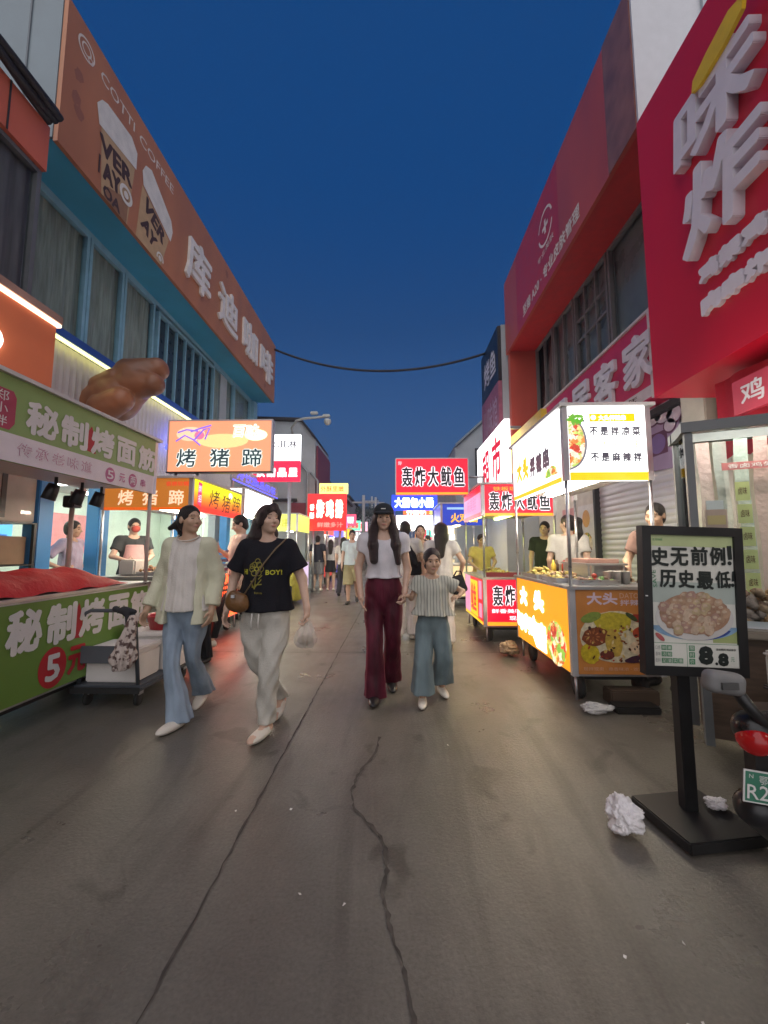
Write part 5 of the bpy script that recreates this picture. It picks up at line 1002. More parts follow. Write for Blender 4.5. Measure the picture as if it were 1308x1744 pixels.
for x, y in ((-2.58, 3.50), (-2.15, 3.50), (-2.58, 4.2), (-2.15, 4.2)):
    MB().lathe([(0, -.016), (.045, -.016), (.058, -.010), (.058, .010), (.045, .016), (0, .016)], RUB, 16, (x, y, .058), (1, .1, 0)).build('wheel', t); MB().box(x - .024, x + .024, y - .03, y + .03, .09, .134, STEEL).build('bracket', t)
def foam_box(x0, x1, y0, y1, z0, z1, label):
    t = thing('foam_box', ((x0 + x1) / 2, (y0 + y1) / 2, z0), label, 'foam box', 'foam boxes on the trolley'); MB().box(x0, x1, y0, y1, z0, z1 - .05, FOAMB, .012).build('box_body', t); MB().box(x0 - .008, x1 + .008, y0 - .008, y1 + .008, z1 - .048, z1, FOAMB, .012).build('lid', t)
foam_box(-2.60, -2.16, 3.475, 3.80, .187, .47, 'white foam box at the handle end of the platform trolley'); foam_box(-2.54, -2.05, 3.83, 4.24, .187, .53, 'white foam box at the far end of the trolley under the red basin')
mb = MB(); RPL = M('red_plastic', (.45, .03, .04), .35); mb.lathe([(0, 0), (.14, 0), (.17, .12), (.185, .125), (.18, .135), (.16, .125), (.135, .015), (0, .012)], RPL, 26, (-2.25, 4.03, .532)); solo(mb, 'basin', 'red plastic basin on the foam box behind the woman in the cardigan', 'basin')
# dark knotted cloth and patterned bag on the handle
s = SDF(); 
for i, (a, b) in enumerate((((-2.33, 3.42, .80), (-2.24, 3.40, .77)), ((-2.24, 3.40, .79), (-2.19, 3.40, .70)), ((-2.26, 3.41, .80), (-2.17, 3.42, .78)), ((-2.2, 3.4, .72), (-2.2, 3.4, .62)))): s.cone(a, b, .024, .018, .02)
V, F = s.mesh(.006, .004, 3); tag(np_mesh('knotted_rag', V, F, [M('black_rag', (.02, .02, .025), .8)]), 'black rag knotted round the trolley handle', 'rag')
PATB = bpy.data.materials.new('patterned_bag'); PATB.use_nodes = True; nt = PATB.node_tree; p = nt.nodes['Principled BSDF']; t_ = nt.nodes.new('ShaderNodeTexCoord'); v_ = nt.nodes.new('ShaderNodeTexNoise'); v_.inputs['Scale'].default_value = 24; v_.inputs['Detail'].default_value = 2; cr = nt.nodes.new('ShaderNodeValToRGB'); cr.color_ramp.interpolation = 'LINEAR'; cr.color_ramp.elements[0].color = (.10, .055, .05, 1); cr.color_ramp.elements[0].position = .42; cr.color_ramp.elements[1].color = (.55, .46, .42, 1); cr.color_ramp.elements[1].position = .50; nt.links.new(t_.outputs['Object'], v_.inputs['Vector']); nt.links.new(v_.outputs['Fac'], cr.inputs[0]); nt.links.new(cr.outputs[0], p.inputs['Base Color']); p.inputs['Roughness'].default_value = .6
s = SDF(); s.stack([(.34, -2.17, 3.30, .05, .03), (.40, -2.165, 3.30, .085, .05), (.52, -2.155, 3.31, .075, .05), (.64, -2.135, 3.32, .05, .035), (.76, -2.125, 3.34, .022, .022)], .02, (.004, .010, 6, .3, 20)); V, F = s.mesh(.007, .003, 2); tag(np_mesh('carrier_bag', V, F, [PATB]), 'brown and white patterned carrier bag hanging by the trolley handle', 'bag')
for o_ in list(COL.objects):
    if o_.parent is None and o_.name.split('.')[0] in ('platform_trolley', 'foam_box', 'basin', 'knotted_rag', 'carrier_bag'): o_.location.y -= .13
# ---- things at the left edge
mb = MB(); WH2 = M('ac_white', (.48, .44, .38), .5); mb.box(-5.0, -4.46, 4.25, 4.75, 1.62, 2.28, WH2, .015); mb.box(-4.458, -4.452, 4.30, 4.36, 1.66, 2.24, BLACKM); mb.box(-4.459, -4.453, 4.55, 4.68, 1.72, 1.76, STEEL); solo(mb, 'storage_cabinet', 'cream metal cabinet on a black stand at the left edge', 'cabinet')
t = thing('metal_stand', (-4.7, 4.5, 0), 'black metal shelf stand carrying the cream cabinet', 'stand')
for x in (-4.98, -4.44):
    for y in (4.27, 4.73): MB().box(x - .018, x + .018, y - .018, y + .018, 0, 1.60, BLACKM).build('leg', t)
for z in (.5, 1.1, 1.602): MB().box(-5.0, -4.42, 4.25, 4.75, z, z + .016, BLACKM).build('shelf', t)
mb = MB(); mb.box(-4.95, -4.5, 4.32, 4.7, 1.118, 1.45, M('brown_carton', (.30, .2, .13), .8), .006); mb.rect(Plane((-4.95, 4.318, 1.118), (1, 0, 0)), .1, .08, .2, .12, WTX, .002); solo(mb, 'carton', 'brown carton on the black metal stand', 'carton')
# giant pig trotter sign
s = SDF(); A0 = np.array((-4.35, 5.25, 3.28)); 
s.cone((-4.38, 5.46, 3.38), (-4.10, 5.48, 3.50), .25, .32, .05); s.cone((-4.10, 5.48, 3.50), (-3.84, 5.50, 3.76), .32, .28, .06); s.cone((-3.86, 5.52, 3.84), (-3.56, 5.58, 3.98), .27, .17, .03); s.cone((-3.80, 5.44, 3.70), (-3.50, 5.42, 3.68), .24, .16, .02); s.cone((-4.10, 5.28, 3.28), (-3.86, 5.28, 3.40), .20, .17, .012); s.cone((-4.2, 5.3, 3.62), (-4.0, 5.3, 3.74), .13, .12, .012)
V, F = s.mesh(.018, .002, 1); TRO = bpy.data.materials.new('roast_skin'); TRO.use_nodes = True; nt = TRO.node_tree; p = nt.nodes['Principled BSDF']; t_ = nt.nodes.new('ShaderNodeTexCoord'); v_ = nt.nodes.new('ShaderNodeTexNoise'); v_.inputs['Scale'].default_value = 1.3; v_.inputs['Detail'].default_value = 3; cr = nt.nodes.new('ShaderNodeValToRGB'); cr.color_ramp.elements[0].color = (.13, .065, .04, 1); cr.color_ramp.elements[0].position = .30; cr.color_ramp.elements[1].color = (.42, .17, .08, 1); cr.color_ramp.elements[1].position = .70; nt.links.new(t_.outputs['Object'], v_.inputs['Vector']); nt.links.new(v_.outputs['Fac'], cr.inputs[0]); nt.links.new(cr.outputs[0], p.inputs['Base Color']); p.inputs['Roughness'].default_value = .4
tag(np_mesh('trotter_model', V, F, [TRO]), 'giant brown roast pig trotter model mounted on the white ribbed panel', 'model')
# ---- glass display case on the right
t = CASE = thing('display_case', (1.94, 2.6, 0), 'glass fronted food display case with a dark grey frame and hanging strips', 'display case')
GF = M('dark_grey_frame', (.15, .165, .17), .45, var=.1); mb = MB()
for x in (1.94, 3.28):
    for y in (2.60, 2.92): mb.box(x - .022, x + .022, y - .022, y + .022, .10, 2.06, GF)
mb.box(1.90, 3.32, 2.565, 2.635, 2.062, 2.13, GF); mb.box(1.90, 3.32, 2.885, 2.955, 2.062, 2.13, GF); mb.box(1.905, 1.975, 2.637, 2.883, 2.062, 2.13, GF); mb.box(3.245, 3.315, 2.637, 2.883, 2.062, 2.13, GF); mb.build('frame', t)
mb = MB(); mb.box(1.97, 3.25, 2.595, 2.601, .83, 2.06, GLS); mb.build('glass', t); mb = MB(); mb.box(1.935, 1.941, 2.63, 2.89, .83, 2.06, GLS); mb.build('glass', t)
mb = MB(); mb.box(1.90, 3.32, 2.56, 2.96, .76, .81, M('case_edge', (.20, .17, .13), .5, var=.15), .008); mb.build('counter', t)
mb = MB(); mb.box(1.97, 3.25, 2.66, 2.90, .12, .755, M('brown_wood_panel', (.12, .08, .055), .6, var=.25, stretch=(1, 1, 6))); mb.build('lower_panel', t)
STR = [film('clear_strip', (.70, .78, .74), .38, .2), film('pink_strip', (.62, .42, .40), .6, .3), film('mint_strip', (.55, .70, .64), .55, .3)]
mb = MB()
for i in range(12):
    x = 2.05 + i * .10; y0_ = 2.88 + .02 * math.sin(i * 2); vs = []
    for k in range(12): vs += [(x + .004 * math.sin(k + i), y0_ + .015 * math.sin(k * .7 + i), .9 + k * .105), (x + .075, y0_ + .02 * math.sin(k * .6 + i + 1), .9 + k * .105)]
    mb.add(vs, [(2 * k, 2 * k + 1, 2 * k + 3, 2 * k + 2) for k in range(11)], STR[(1, 0, 2, 1, 1, 2)[i % 6]], True)
mb.build('hanging_strip', t)
MB().box(2.0, 3.2, 2.637, 2.66, 2.085, 2.12, L('added_case_light', (255, 245, 228), 45.0)).build('lamp', t)  # light added out of sight behind the top rail to brighten the case
mb = MB(); pl = Plane((2.03, 2.72, 1.32), (1, 0, 0)); mb.rect(pl, 0, 0, .115, .24, M('price_card', (.55, .38, .30), .5), 0, .006); mb.rect(pl, .01, .14, .095, .06, M('card_yellow', (.6, .45, .2), .5), .008); mb.rect(pl, .01, .24, .09, .06, WTX, 0, .006); mb.rect(pl, .02, -.22, .075, .2, BLACKM, 0, .006); mb.rect(pl, .03, -.2, .05, .08, WTX, .008); mb.rect(pl, .03, -.1, .05, .05, WTX, .008); CPC = solo(mb, 'price_card', 'peach coloured price card hanging inside the glass display case', 'price card')
mb = MB(); pl = Plane((2.22, 2.80, 1.0), (1, 0, 0))
for k in range(5): mb.rect(pl, 0 + .004 * k, .62 - k * .15, .075, .125, M('lime_card', (.50, .54, .22), .5), 0, .004); mb.text('卤味', pl, .015 + .004 * k, .66 - k * .15, .045, .05, DKR, .006, 0)
mb.rect(pl, -.06, .83, .32, .05, M('rose_card', (.45, .14, .14), .5), 0, .004); mb.text('香卤鸡架', pl, -.03, .84, .24, .03, WTX, .006, 0); CMS = solo(mb, 'menu_strip', 'column of lime green menu cards hanging inside the glass case', 'menu')
FRY = [M('fried_food_%d' % i, c, .55, bump=.5, scale=20, var=.3) for i, c in enumerate(((.30, .17, .08), (.22, .13, .09), (.36, .24, .15), (.26, .20, .17)))]
def food_pile(cx, cy, z, rx, ry, hgt, n, mats, label, tray=None, sz=.035, cat='food tray', seed=1, group=None):
    rnd = random.Random(seed); t = thing('food_tray', (cx, cy, z), label, cat, group)
    mb = MB(); tm = tray or STEEL; mb.box(cx - rx - .02, cx + rx + .02, cy - ry - .02, cy + ry + .02, z + .001, z + .008, tm)
    for a in ((cx - rx - .02, cx - rx - .012, cy - ry - .02, cy + ry + .02), (cx + rx + .012, cx + rx + .02, cy - ry - .02, cy + ry + .02), (cx - rx - .012, cx + rx + .012, cy - ry - .02, cy - ry - .012), (cx - rx - .012, cx + rx + .012, cy + ry + .012, cy + ry + .02)): mb.box(*a, z + .008, z + .045, tm)
    mb.build('tray', t); mb = MB()
    for i in range(n):
        u, v = rnd.uniform(-1, 1), rnd.uniform(-1, 1); x, y = cx + u * rx * .92, cy + v * ry * .92; zz = z + .02 + hgt * max(0, 1 - .8 * max(abs(u), abs(v)) ** 2) * rnd.random(); bm = bmesh.new(); bmesh.ops.create_icosphere(bm, subdivisions=1, radius=1); q = Matrix.Rotation(rnd.random() * 6, 3, Vector((rnd.random(), rnd.random(), 1)).normalized()); sc = Vector((sz * rnd.uniform(.6, 1.3), sz * rnd.uniform(.5, 1), sz * rnd.uniform(.4, .8))); bm.verts.index_update()
        mb.add([Vector((x, y, zz)) + q @ Vector((w_.co.x * sc.x, w_.co.y * sc.y, w_.co.z * sc.z)) * (1 + .15 * rnd.uniform(-1, 1)) for w_ in bm.verts], [tuple(w_.index for w_ in f.verts) for f in bm.faces], rnd.choice(mats), True); bm.free()
    o = mb.build('food', t); return t
f1_ = food_pile(2.30, 2.76, .812, .26, .10, .22, 90, FRY, 'heap of brown fried chicken nearest the corner of the glass case', sz=.05, seed=3); f2_ = food_pile(2.9, 2.76, .812, .26, .10, .25, 90, FRY, 'heap of brown fried chicken deeper along the glass case', sz=.05, seed=4)
for o_ in (CASE, CPC, CMS, f1_, f2_):
    pv = Vector((1.94, 2.6, 0)); q_ = Matrix.Rotation(R(-24), 3, 'Z'); o_.location = pv + q_ @ (Vector(o_.location) - pv); o_.rotation_euler.z = R(-24)
# stool on a low table
WPL = M('white_plastic', (.56, .53, .50), .4, var=.04); t = thing('low_table', (1.9, 2.2, 0), 'low dark wooden table under the white plastic stool', 'table'); DW = M('dark_table_wood', (.085, .06, .045), .55, var=.3, stretch=(1, 8, 1), scale=3)
MB().box(1.86, 2.9, 1.96, 2.28, .44, .475, DW, .006).build('tabletop', t)
for x in (1.90, 2.86):
    for y in (2.0, 2.24): MB().box(x - .025, x + .025, y - .025, y + .025, 0, .438, DW).build('leg', t)
t = thing('plastic_stool', (2.16, 2.14, .476), 'small white plastic stool standing on the low dark table', 'stool')
mb = MB(); mb.box(1.99, 2.33, 2.02, 2.26, .72, .755, WPL, .015); mb.box(2.02, 2.30, 2.04, 2.24, .755, .759, M('stool_tan_top', (.42, .34, .22), .5)); mb.box(2.005, 2.315, 2.032, 2.045, .675, .719, WPL); mb.box(2.005, 2.315, 2.235, 2.248, .675, .719, WPL); mb.build('seat', t)
for x in (2.025, 2.295):
    for y in (2.055, 2.225): MB().box(x - .028, x + .028, y - .022, y + .022, .476, .718, WPL, .008).build('leg', t)
# ---- parked electric scooter at the right edge
t = thing('electric_scooter', (1.95, 1.62, 0), 'dark parked electric scooter with a red tail light and green number plate', 'scooter'); DPL = M('dark_plastic', (.012, .012, .014), .3, var=.3)
s = SDF(); s.cone((1.42, 1.64, .62), (1.75, 1.63, .66), .035, .05, .03); s.cone((1.42, 1.64, .60), (1.6, 1.63, .52), .06, .09, .05); s.cone((1.6, 1.63, .50), (2.1, 1.63, .42), .10, .11, .06); s.cone((2.1, 1.63, .36), (2.4, 1.63, .32), .10, .09, .05); s.cone((2.4, 1.63, .36), (2.62, 1.63, .85), .09, .07, .06); s.ell((2.66, 1.63, .90), (.09, .12, .11), None, .04)
V, F = s.mesh(.009); np_mesh('body', V, F, [DPL], None, t, loc=tuple(-Vector(t.location)))
mb = MB(); mb.box(1.55, 2.2, 1.52, 1.75, .70, .765, M('black_seat', (.018, .018, .02), .6, bump=.3), .03); mb.build('seat', t)
mb = MB(); mb.tube([(1.475, 1.60, .60), (1.415, 1.60, .66), (1.345, 1.60, .755)], .022, BLACKM, 8); mb.build('bracket', t)
s = SDF(); s.box((1.295, 1.60, .790), (.072, .034, .042), .028, .01, 'u', rotm(0, 0, 8)); V, F = s.mesh(.006); b_ = np_mesh('backrest', V, F, [M('grey_pad', (.20, .20, .20), .6)], None, t, loc=tuple(-Vector(t.location)))
MB().box(1.26, 1.32, 1.558, 1.5655, .775, .80, M('pad_label', (.08, .08, .08), .5)).build('label_plate', b_, None)
s = SDF(); s.ell((1.405, 1.615, .575), (.052, .060, .055), rotm(0, 0, 25), .02); V, F = s.mesh(.006); np_mesh('tail_light', V, F, [M('red_lens', (.30, .006, .008), .12, emit=.06, ecol=(.9, .02, .02))], None, t, loc=tuple(-Vector(t.location)))
mb = MB(); pp = Plane((1.335, 1.60, .362), (1, -.12, -.10), (.10, .0, 1)); NG = M('plate_green', (.05, .20, .13), .4); mb.rect(pp, 0, 0, .21, .115, WTX, -.004, .004); mb.rect(pp, .005, .005, .20, .105, NG, .001); mb.text('R2231', pp, .010, .014, .17, .052, WTX, .003, .01); mb.text('鄂W', pp, .05, .07, .06, .03, WTX, .003, 0); mb.text('N', pp, .016, .088, .014, .014, WTX, .003, 0); mb.build('number_plate', t)
MB().box(1.40, 1.46, 1.61, 1.66, .42, .56, BLACKM).build('plate_holder', t)
s = SDF(); s.cone((1.43, 1.66, .30), (1.50, 1.66, .22), .07, .05, .03); V, F = s.mesh(.008); np_mesh('mudguard', V, F, [DPL], None, t, loc=tuple(-Vector(t.location)))
for x in (1.72, 2.78):
    w_ = MB().lathe([(.12, -.045), (.19, -.05), (.225, -.03), (.232, 0), (.225, .03), (.19, .05), (.12, .045)], RUB, 28, (x, 1.64, .232), (0, 1, 0)).build('wheel', t); MB().lathe([(0, -.03), (.118, -.03), (.118, .03), (0, .03)], STEEL, 22, (x, 1.64, .232), (0, 1, 0)).build('rim', w_)
MB().tube([(2.55, 1.36, 1.02), (2.62, 1.5, 1.0), (2.64, 1.63, .98), (2.62, 1.76, 1.0), (2.55, 1.9, 1.02)], .014, BLACKM, 8).build('handlebar', t); MB().tube([(2.66, 1.63, .85), (2.78, 1.64, .26)], .03, STEEL, 8).build('fork', t)
[o_ for o_ in COL.objects if o_.parent is None and o_.name.startswith('electric_scooter')][0].location.x -= .035
# ---- things on the carts
YEF = [M('yellow_food_%d' % i, c, .5, bump=.4, scale=20) for i, c in enumerate(((.50, .40, .10), (.55, .48, .22), (.44, .30, .08)))]; MIX = YEF + FRY + [M('green_food', (.10, .22, .05), .5), M('red_food', (.40, .05, .03), .5)]
food_pile(1.66, 4.55, .982, .12, .22, .10, 70, YEF, 'tray of yellow skewered snacks at the rear of the white and yellow cart', seed=5); food_pile(1.66, 4.0, .982, .12, .2, .09, 60, YEF + FRY, 'tray of yellow and brown snacks in the middle of the white and yellow cart', seed=6); food_pile(1.80, 3.66, .982, .16, .09, .06, 45, MIX[3:], 'tray of greens and dark skewers at the front of the white and yellow cart', seed=7)
for i, (x, y, z) in enumerate(((2.05, 3.72, .982), (2.13, 3.72, .982), (2.05, 3.80, .982), (2.13, 3.80, .982), (1.97, 3.74, .982))): solo(MB().lathe([(0, 0), (.026, 0), (.036, .11), (.038, .112), (.033, .108), (.024, .006), (0, .006)], WPL, 16, (x, y, z)), 'paper_cup', 'white cup standing in a cluster on the front of the white and yellow cart', 'cup', 'cups on the white and yellow cart')
mb = MB(); mb.box(1.86, 2.26, 3.9, 4.5, 1.14, 1.16, STEEL, .004); mb.box(1.88, 1.90, 3.92, 4.48, .982, 1.139, STEEL); mb.box(2.22, 2.24, 3.92, 4.48, .982, 1.139, STEEL); mb.box(1.9, 2.2, 3.95, 4.45, 1.161, 1.20, M('copper_lid', (.42, .24, .20), .4)); solo(mb, 'serving_shelf', 'steel serving shelf with a copper lid on the white and yellow cart', 'shelf')
solo(MB().lathe([(0, 0), (.11, 0), (.115, .14), (.12, .145), (.11, .142), (.105, .01), (0, .01)], STEEL, 22, (2.06, 4.72, .982)), 'steel_pot', 'steel pot at the rear of the white and yellow cart', 'pot')
for i, (x, y) in enumerate(((1.95, 4.62), (1.88, 4.75), (1.96, 4.86))): solo(MB().lathe([(0, 0), (.03, 0), (.03, .13), (.014, .16), (.012, .19), (0, .19)], [M('sauce_red', (.35, .03, .02), .3), M('sauce_yellow', (.6, .42, .05), .3), M('sauce_brown', (.10, .05, .03), .3)][i], 14, (x, y, .982)), 'sauce_bottle', ['red', 'yellow', 'brown'][i] + ' sauce bottle beside the steel pot', 'bottle', 'sauce bottles by the steel pot')
food_pile(1.55, 6.0, .902, .18, .2, .06, 60, YEF, 'tray of battered squid on the front of the red squid cart', seed=9); food_pile(1.6, 6.6, .902, .18, .2, .08, 60, YEF + FRY, 'tray of battered squid on the rear of the red squid cart', seed=10)
mb = MB(); mb.box(1.30, 1.78, 5.68, 5.70, .905, .97, M('dark_red_box', (.22, .02, .03), .5)); solo(mb, 'price_board', 'small dark red price board on the front edge of the red squid cart', 'board')
for j, c in enumerate(((.32, .06, .12), (.36, .28, .38), (.20, .05, .16), (.5, .44, .46), (.24, .10, .2))):
    mb = MB(); mb.box(-2.98, -2.66, 5.6, 6.4, .955 + j * .07, .96 + j * .07, STEEL); mb.box(-2.95, -2.68, 5.64, 6.36, .962 + j * .07, .998 + j * .07, M('snack_pack_%d' % j, c, .4, var=.4, scale=18)); solo(mb, 'snack_tray', ('lowest dark red', 'lilac, second lowest', 'plum, middle,', 'pale, second highest', 'topmost mauve')[j] + ' tray of packed snacks in the stack on the pig trotter cart', 'tray', 'stacked snack trays on the pig trotter cart')
food_pile(-3.25, 5.4, .952, .22, .25, .10, 60, FRY + [M('red_food', (.40, .05, .03), .5)], 'tray of roast trotters on the pig trotter cart', seed=12)
solo(MB().box(-3.62, -3.4, 5.1, 5.35, .955, 1.16, WPL, .02), 'food_bucket', 'white square bucket on the near end of the pig trotter cart', 'bucket')
for i, (y, lb) in enumerate(((7.6, 'white bakery boxes at the near end of the overexposed cart'), (8.3, 'white bakery boxes at the far end of the overexposed cart'))): food_pile(-3.1, y, .952, .18, .22, .08, 40, YEF, lb, seed=20 + i)
# posters on the beige wall
mb = MB(); pl = Plane((3.495, 8.3, 1.0), (0, -1, 0)); mb.rect(pl, .05, 0, .62, 1.1, M('poster_rose', (.52, .22, .2), .5), .002); mb.rect(pl, .75, .1, .6, 1.0, M('poster_white', (.6, .58, .54), .5), .002); mb.ell(pl, .36, .7, .22, .22, FOODP, .005); mb.ell(pl, 1.05, .85, .14, .16, M('poster_orange', (.6, .3, .06), .5), .005); mb.ell(pl, 1.05, .4, .2, .2, FOODP, .005); mb.rect(pl, .1, .1, .5, .2, M('poster_redbar', (.45, .04, .05), .5), .005); solo(mb, 'wall_poster', 'rose and white food posters on the beige wall beside the roller shutter', 'poster')
# ---- wires, camera arm, poles
n = 28; a = Vector((-4.0, 12.5, 7.95)); b = Vector((2.66, 11.0, 6.95)); mb = MB(); mb.tube([a.lerp(b, k / n) + Vector((0, 0, -.85 * 4 * (k / n) * (1 - k / n) * .75)) for k in range(n + 1)], .035, BLK, 6); solo(mb, 'overhead_cable', 'thick dark cable sagging across the street between the two roof edges', 'cable')
t = thing('camera_arm', (-3.2, 13.0, 5.3), 'pale curved arm carrying security cameras on the grey gabled building', 'camera arm'); PALEM = M('pale_metal', (.52, .55, .52), .5)
MB().tube([(-3.5, 13.15, 5.2), (-3.45, 12.8, 5.35), (-3.25, 12.6, 5.52), (-3.0, 12.55, 5.58), (-2.3, 12.5, 5.62)], .04, PALEM, 8).build('arm', t)
for x, z, r in ((-2.22, 5.62, .05), (-2.62, 5.72, .05)): MB().box(x - .12, x + .12, 12.4, 12.52, z - .04, z + .06, PALEM, .02).build('camera', t)
MB().lathe([(0, -.14), (.07, -.12), (.11, -.06), (.12, 0), (.1, .06), (0, .07)], PALEM, 16, (-2.18, 12.46, 5.46)).build('dome', t)
for i, (x, y, h_) in enumerate(((-1.9, 24, 4.6), (-1.5, 31, 5.4), (-2.2, 38, 6.4))):
    t = thing('utility_pole', (x, y, 0), ('nearest slim grey utility pole at the far end of the street', 'middle grey utility pole at the far end of the street', 'farthest tall grey utility pole at the far end of the street')[i], 'utility pole', 'utility poles at the end of the street'); MB().tube([(x, y, 0), (x, y, h_)], [.13, .09], M('pole_concrete', (.36, .35, .36), .7), 10).build('pole', t); MB().box(x - .7, x + .7, y - .05, y + .05, h_ - .5, h_ - .4, M('pole_concrete', (.36, .35, .36), .7)).build('crossarm', t)
TRW = M('pale_bark', (.20, .19, .19), .9); LEAF = M('dusk_leaves', (.065, .085, .07), .8, var=.4)
def tree(x, y, hh, seed, label):
    rnd = random.Random(seed); t = thing('street_tree', (x, y, 0), label, 'tree'); mb = MB(); tips = []
    def br(p, d, l, r, k):
        q = p + d * l; mb.tube([p, p.lerp(q, .5) + Vector((rnd.uniform(-.1, .1), rnd.uniform(-.1, .1), 0)) * l, q], [r, r * .8, r * .6], TRW, 6); tips.append(q)
        if k:
            for _ in range(3): br(q, (d + Vector((rnd.uniform(-.7, .7), rnd.uniform(-.7, .7), rnd.uniform(0, .5)))).normalized(), l * .62, r * .55, k - 1)
    br(Vector((x, y, 0)), Vector((0, 0, 1)), hh * .42, .14, 3); mb.build('trunk', t); mb = MB()
    for q in tips[1:]:
        for _ in range(26):
            c = q + Vector((rnd.gauss(0, .35), rnd.gauss(0, .35), rnd.gauss(0, .3))); u = Vector((rnd.gauss(0, 1), rnd.gauss(0, 1), rnd.gauss(0, 1))).normalized(); v = u.orthogonal().normalized(); s_ = rnd.uniform(.06, .13); mb.add([c - u * s_, c + v * s_ * .5, c + u * s_, c - v * s_ * .5], [(0, 1, 2, 3)], LEAF)
    mb.build('crown', t)
tree(-1.0, 44, 6.2, 2, 'pale leafy street tree beyond the utility poles in the middle of the gap'); tree(-2.4, 34, 5.2, 5, 'thin leafy street tree near the low grey building at the far end')
# yellow covered scooter
s = SDF(); s.stack([(.08, -2.52, 9.6, .24, .42), (.35, -2.52, 9.6, .25, .42), (.75, -2.52, 9.55, .19, .32), (1.0, -2.52, 9.5, .13, .2), (1.12, -2.52, 9.5, .06, .08)], .03, (.008, .02, 6, .2, 5)); V, F = s.mesh(.018, .005, 1); t = thing('covered_scooter', (0, 0, 0), 'parked scooter under a bright yellow green rain cover', 'scooter'); np_mesh('rain_cover', V, F, [M('yellow_cover', (.50, .46, .07), .5)], None, t); MB().lathe([(.1, -.04), (.2, -.045), (.23, 0), (.2, .045), (.1, .04)], RUB, 20, (-2.42, 9.14, .23), (1, .2, 0)).build('wheel', t)
# ------------------------------------------------------------------ the people
from mathutils.bvhtree import BVHTree
def project(mb, root, child, off=.004, d=(0, 1, 0)):
    """lay a flat print on the front of a garment"""
    o = [c for c in root.children if c.name.split('.')[0] == child][-1]; me = o.data
    bv = BVHTree.FromPolygons([v.co[:] for v in me.vertices], [tuple(p.vertices) for p in me.polygons]); d = Vector(d)
    out = []
    for v in mb.v:
        h = bv.ray_cast(Vector((v[0], -1.0, v[2])), d)
        out.append((v[0], (h[0].y - off + (v[1] + .6) * 1.0) if h[0] else -.12, v[2]))
    mb.v = out; ob = mb.build('print'); ob.parent = o; return ob
SH = dict
WHSHOE = M('white_shoe', (.66, .62, .55), .5, var=.05); BLSHOE = M('black_shoe', (.015, .014, .016), .45); SOLE = M('pale_sole', (.6, .57, .5), .6)
CREAM = fabric('ivory_blouse', (.66, .62, .58), .9, .3, 5); CARD = fabric('pale_green_cardigan', (.62, .61, .46), .9, .35, 6); JEAN = fabric('washed_denim', (.27, .34, .43), .85, .3, 4, var=.30, stretch=(2, 2, .5))
TEEB = fabric('black_tee', (.010, .010, .015), .85); SWEAT = fabric('grey_beige_sweatpants', (.52, .50, .45), .9, .3, 4, var=.10); WTEE = fabric('white_tee', (.66, .64, .68), .85); VELV = M('burgundy_velvet', (.070, .004, .016), .6, var=.55, scale=4, bump=.3, stretch=(3, 3, .5), spec=.3)
p_ = VELV.node_tree.nodes['Principled BSDF']; p_.inputs['Sheen Weight'].default_value = .45; p_.inputs['Sheen Tint'].default_value = (.75, .12, .22, 1); p_.inputs['Sheen Roughness'].default_value = .35
GTEAL = fabric('grey_teal_trousers', (.16, .215, .235), .85, .3, 3, var=.22, stretch=(3, 3, .4)); STRP = bpy.data.materials.new('striped_blouse'); STRP.use_nodes = True
nt = STRP.node_tree; p = nt.nodes['Principled BSDF']; t_ = nt.nodes.new('ShaderNodeTexCoord'); w_ = nt.nodes.new('ShaderNodeTexWave'); w_.inputs['Scale'].default_value = 9.5; w_.inputs['Distortion'].default_value = 1.2; w_.inputs['Detail'].default_value = 2; cr = nt.nodes.new('ShaderNodeValToRGB'); cr.color_ramp.elements[0].color = (.20, .21, .19, 1); cr.color_ramp.elements[0].position = .0; cr.color_ramp.elements[1].color = (.46, .46, .40, 1); cr.color_ramp.elements[1].position = .30
nt.links.new(t_.outputs['Object'], w_.inputs['Vector']); nt.links.new(w_.outputs['Fac'], cr.inputs[0]); nt.links.new(cr.outputs[0], p.inputs['Base Color']); p.inputs['Roughness'].default_value = .9
# ---- woman in the cardigan
A_ = person('woman in a pale cardigan, ivory blouse and flared jeans walking beside the trolley', (-1.63, 3.1), 1.675, 0, 62, -4, dims=dict(sh=1.345, shw=.146, neck=1.40, head=1.54), build=.95, arms=dict(a=SH(el=(-.235, .04, 1.07), wr=(-.275, -.06, .85), curl=35), b=SH(el=(.215, .05, 1.07), wr=(.215, -.03, .85), curl=25)),
    legs=dict(a=SH(kn=(-.03, -.13, .48), an=(.045, -.13, .085), toe=(-.30, -1, -.02)), b=SH(kn=(.05, .03, .46), an=(.0, .33, .13), toe=(.05, -1, -.45))), vox=.0072, skin=SKIN_D,
    hair=dict(kind='updo', side=False, fringe=False, fw=.060, locks=[([(0, .085, .0), (0, .125, -.045)], [.05, .042], True), ([(-.03, .12, -.03), (-.07, .15, -.06)], [.03, .022], True), ([(.0, .12, -.05), (-.02, .10, -.12)], [.03, .02], True)]),
    top=dict(mat=CREAM, hem=.83, w=.045, sleeve=.0, neck=(.085, .075, .060), fold=(.001, .007, 9, .5, 1.5), name='blouse'), outer=dict(mat=CARD, hem=.74, w=.060, loose=.012, sleeve=1.93, sr=.062, cuff=.052, open=.108, neck=(.10, .10, .09), fold=(.001, .010, 6, 1.1, 3), name='cardigan'),
    bottom=dict(kind='pants', mat=JEAN, r=(.083, .053, .084), hem=.045, waist=1.0, fold=(.001, .007, 4, .8, 4), name='jeans'), shoes=dict(mat=WHSHOE, up=.03))
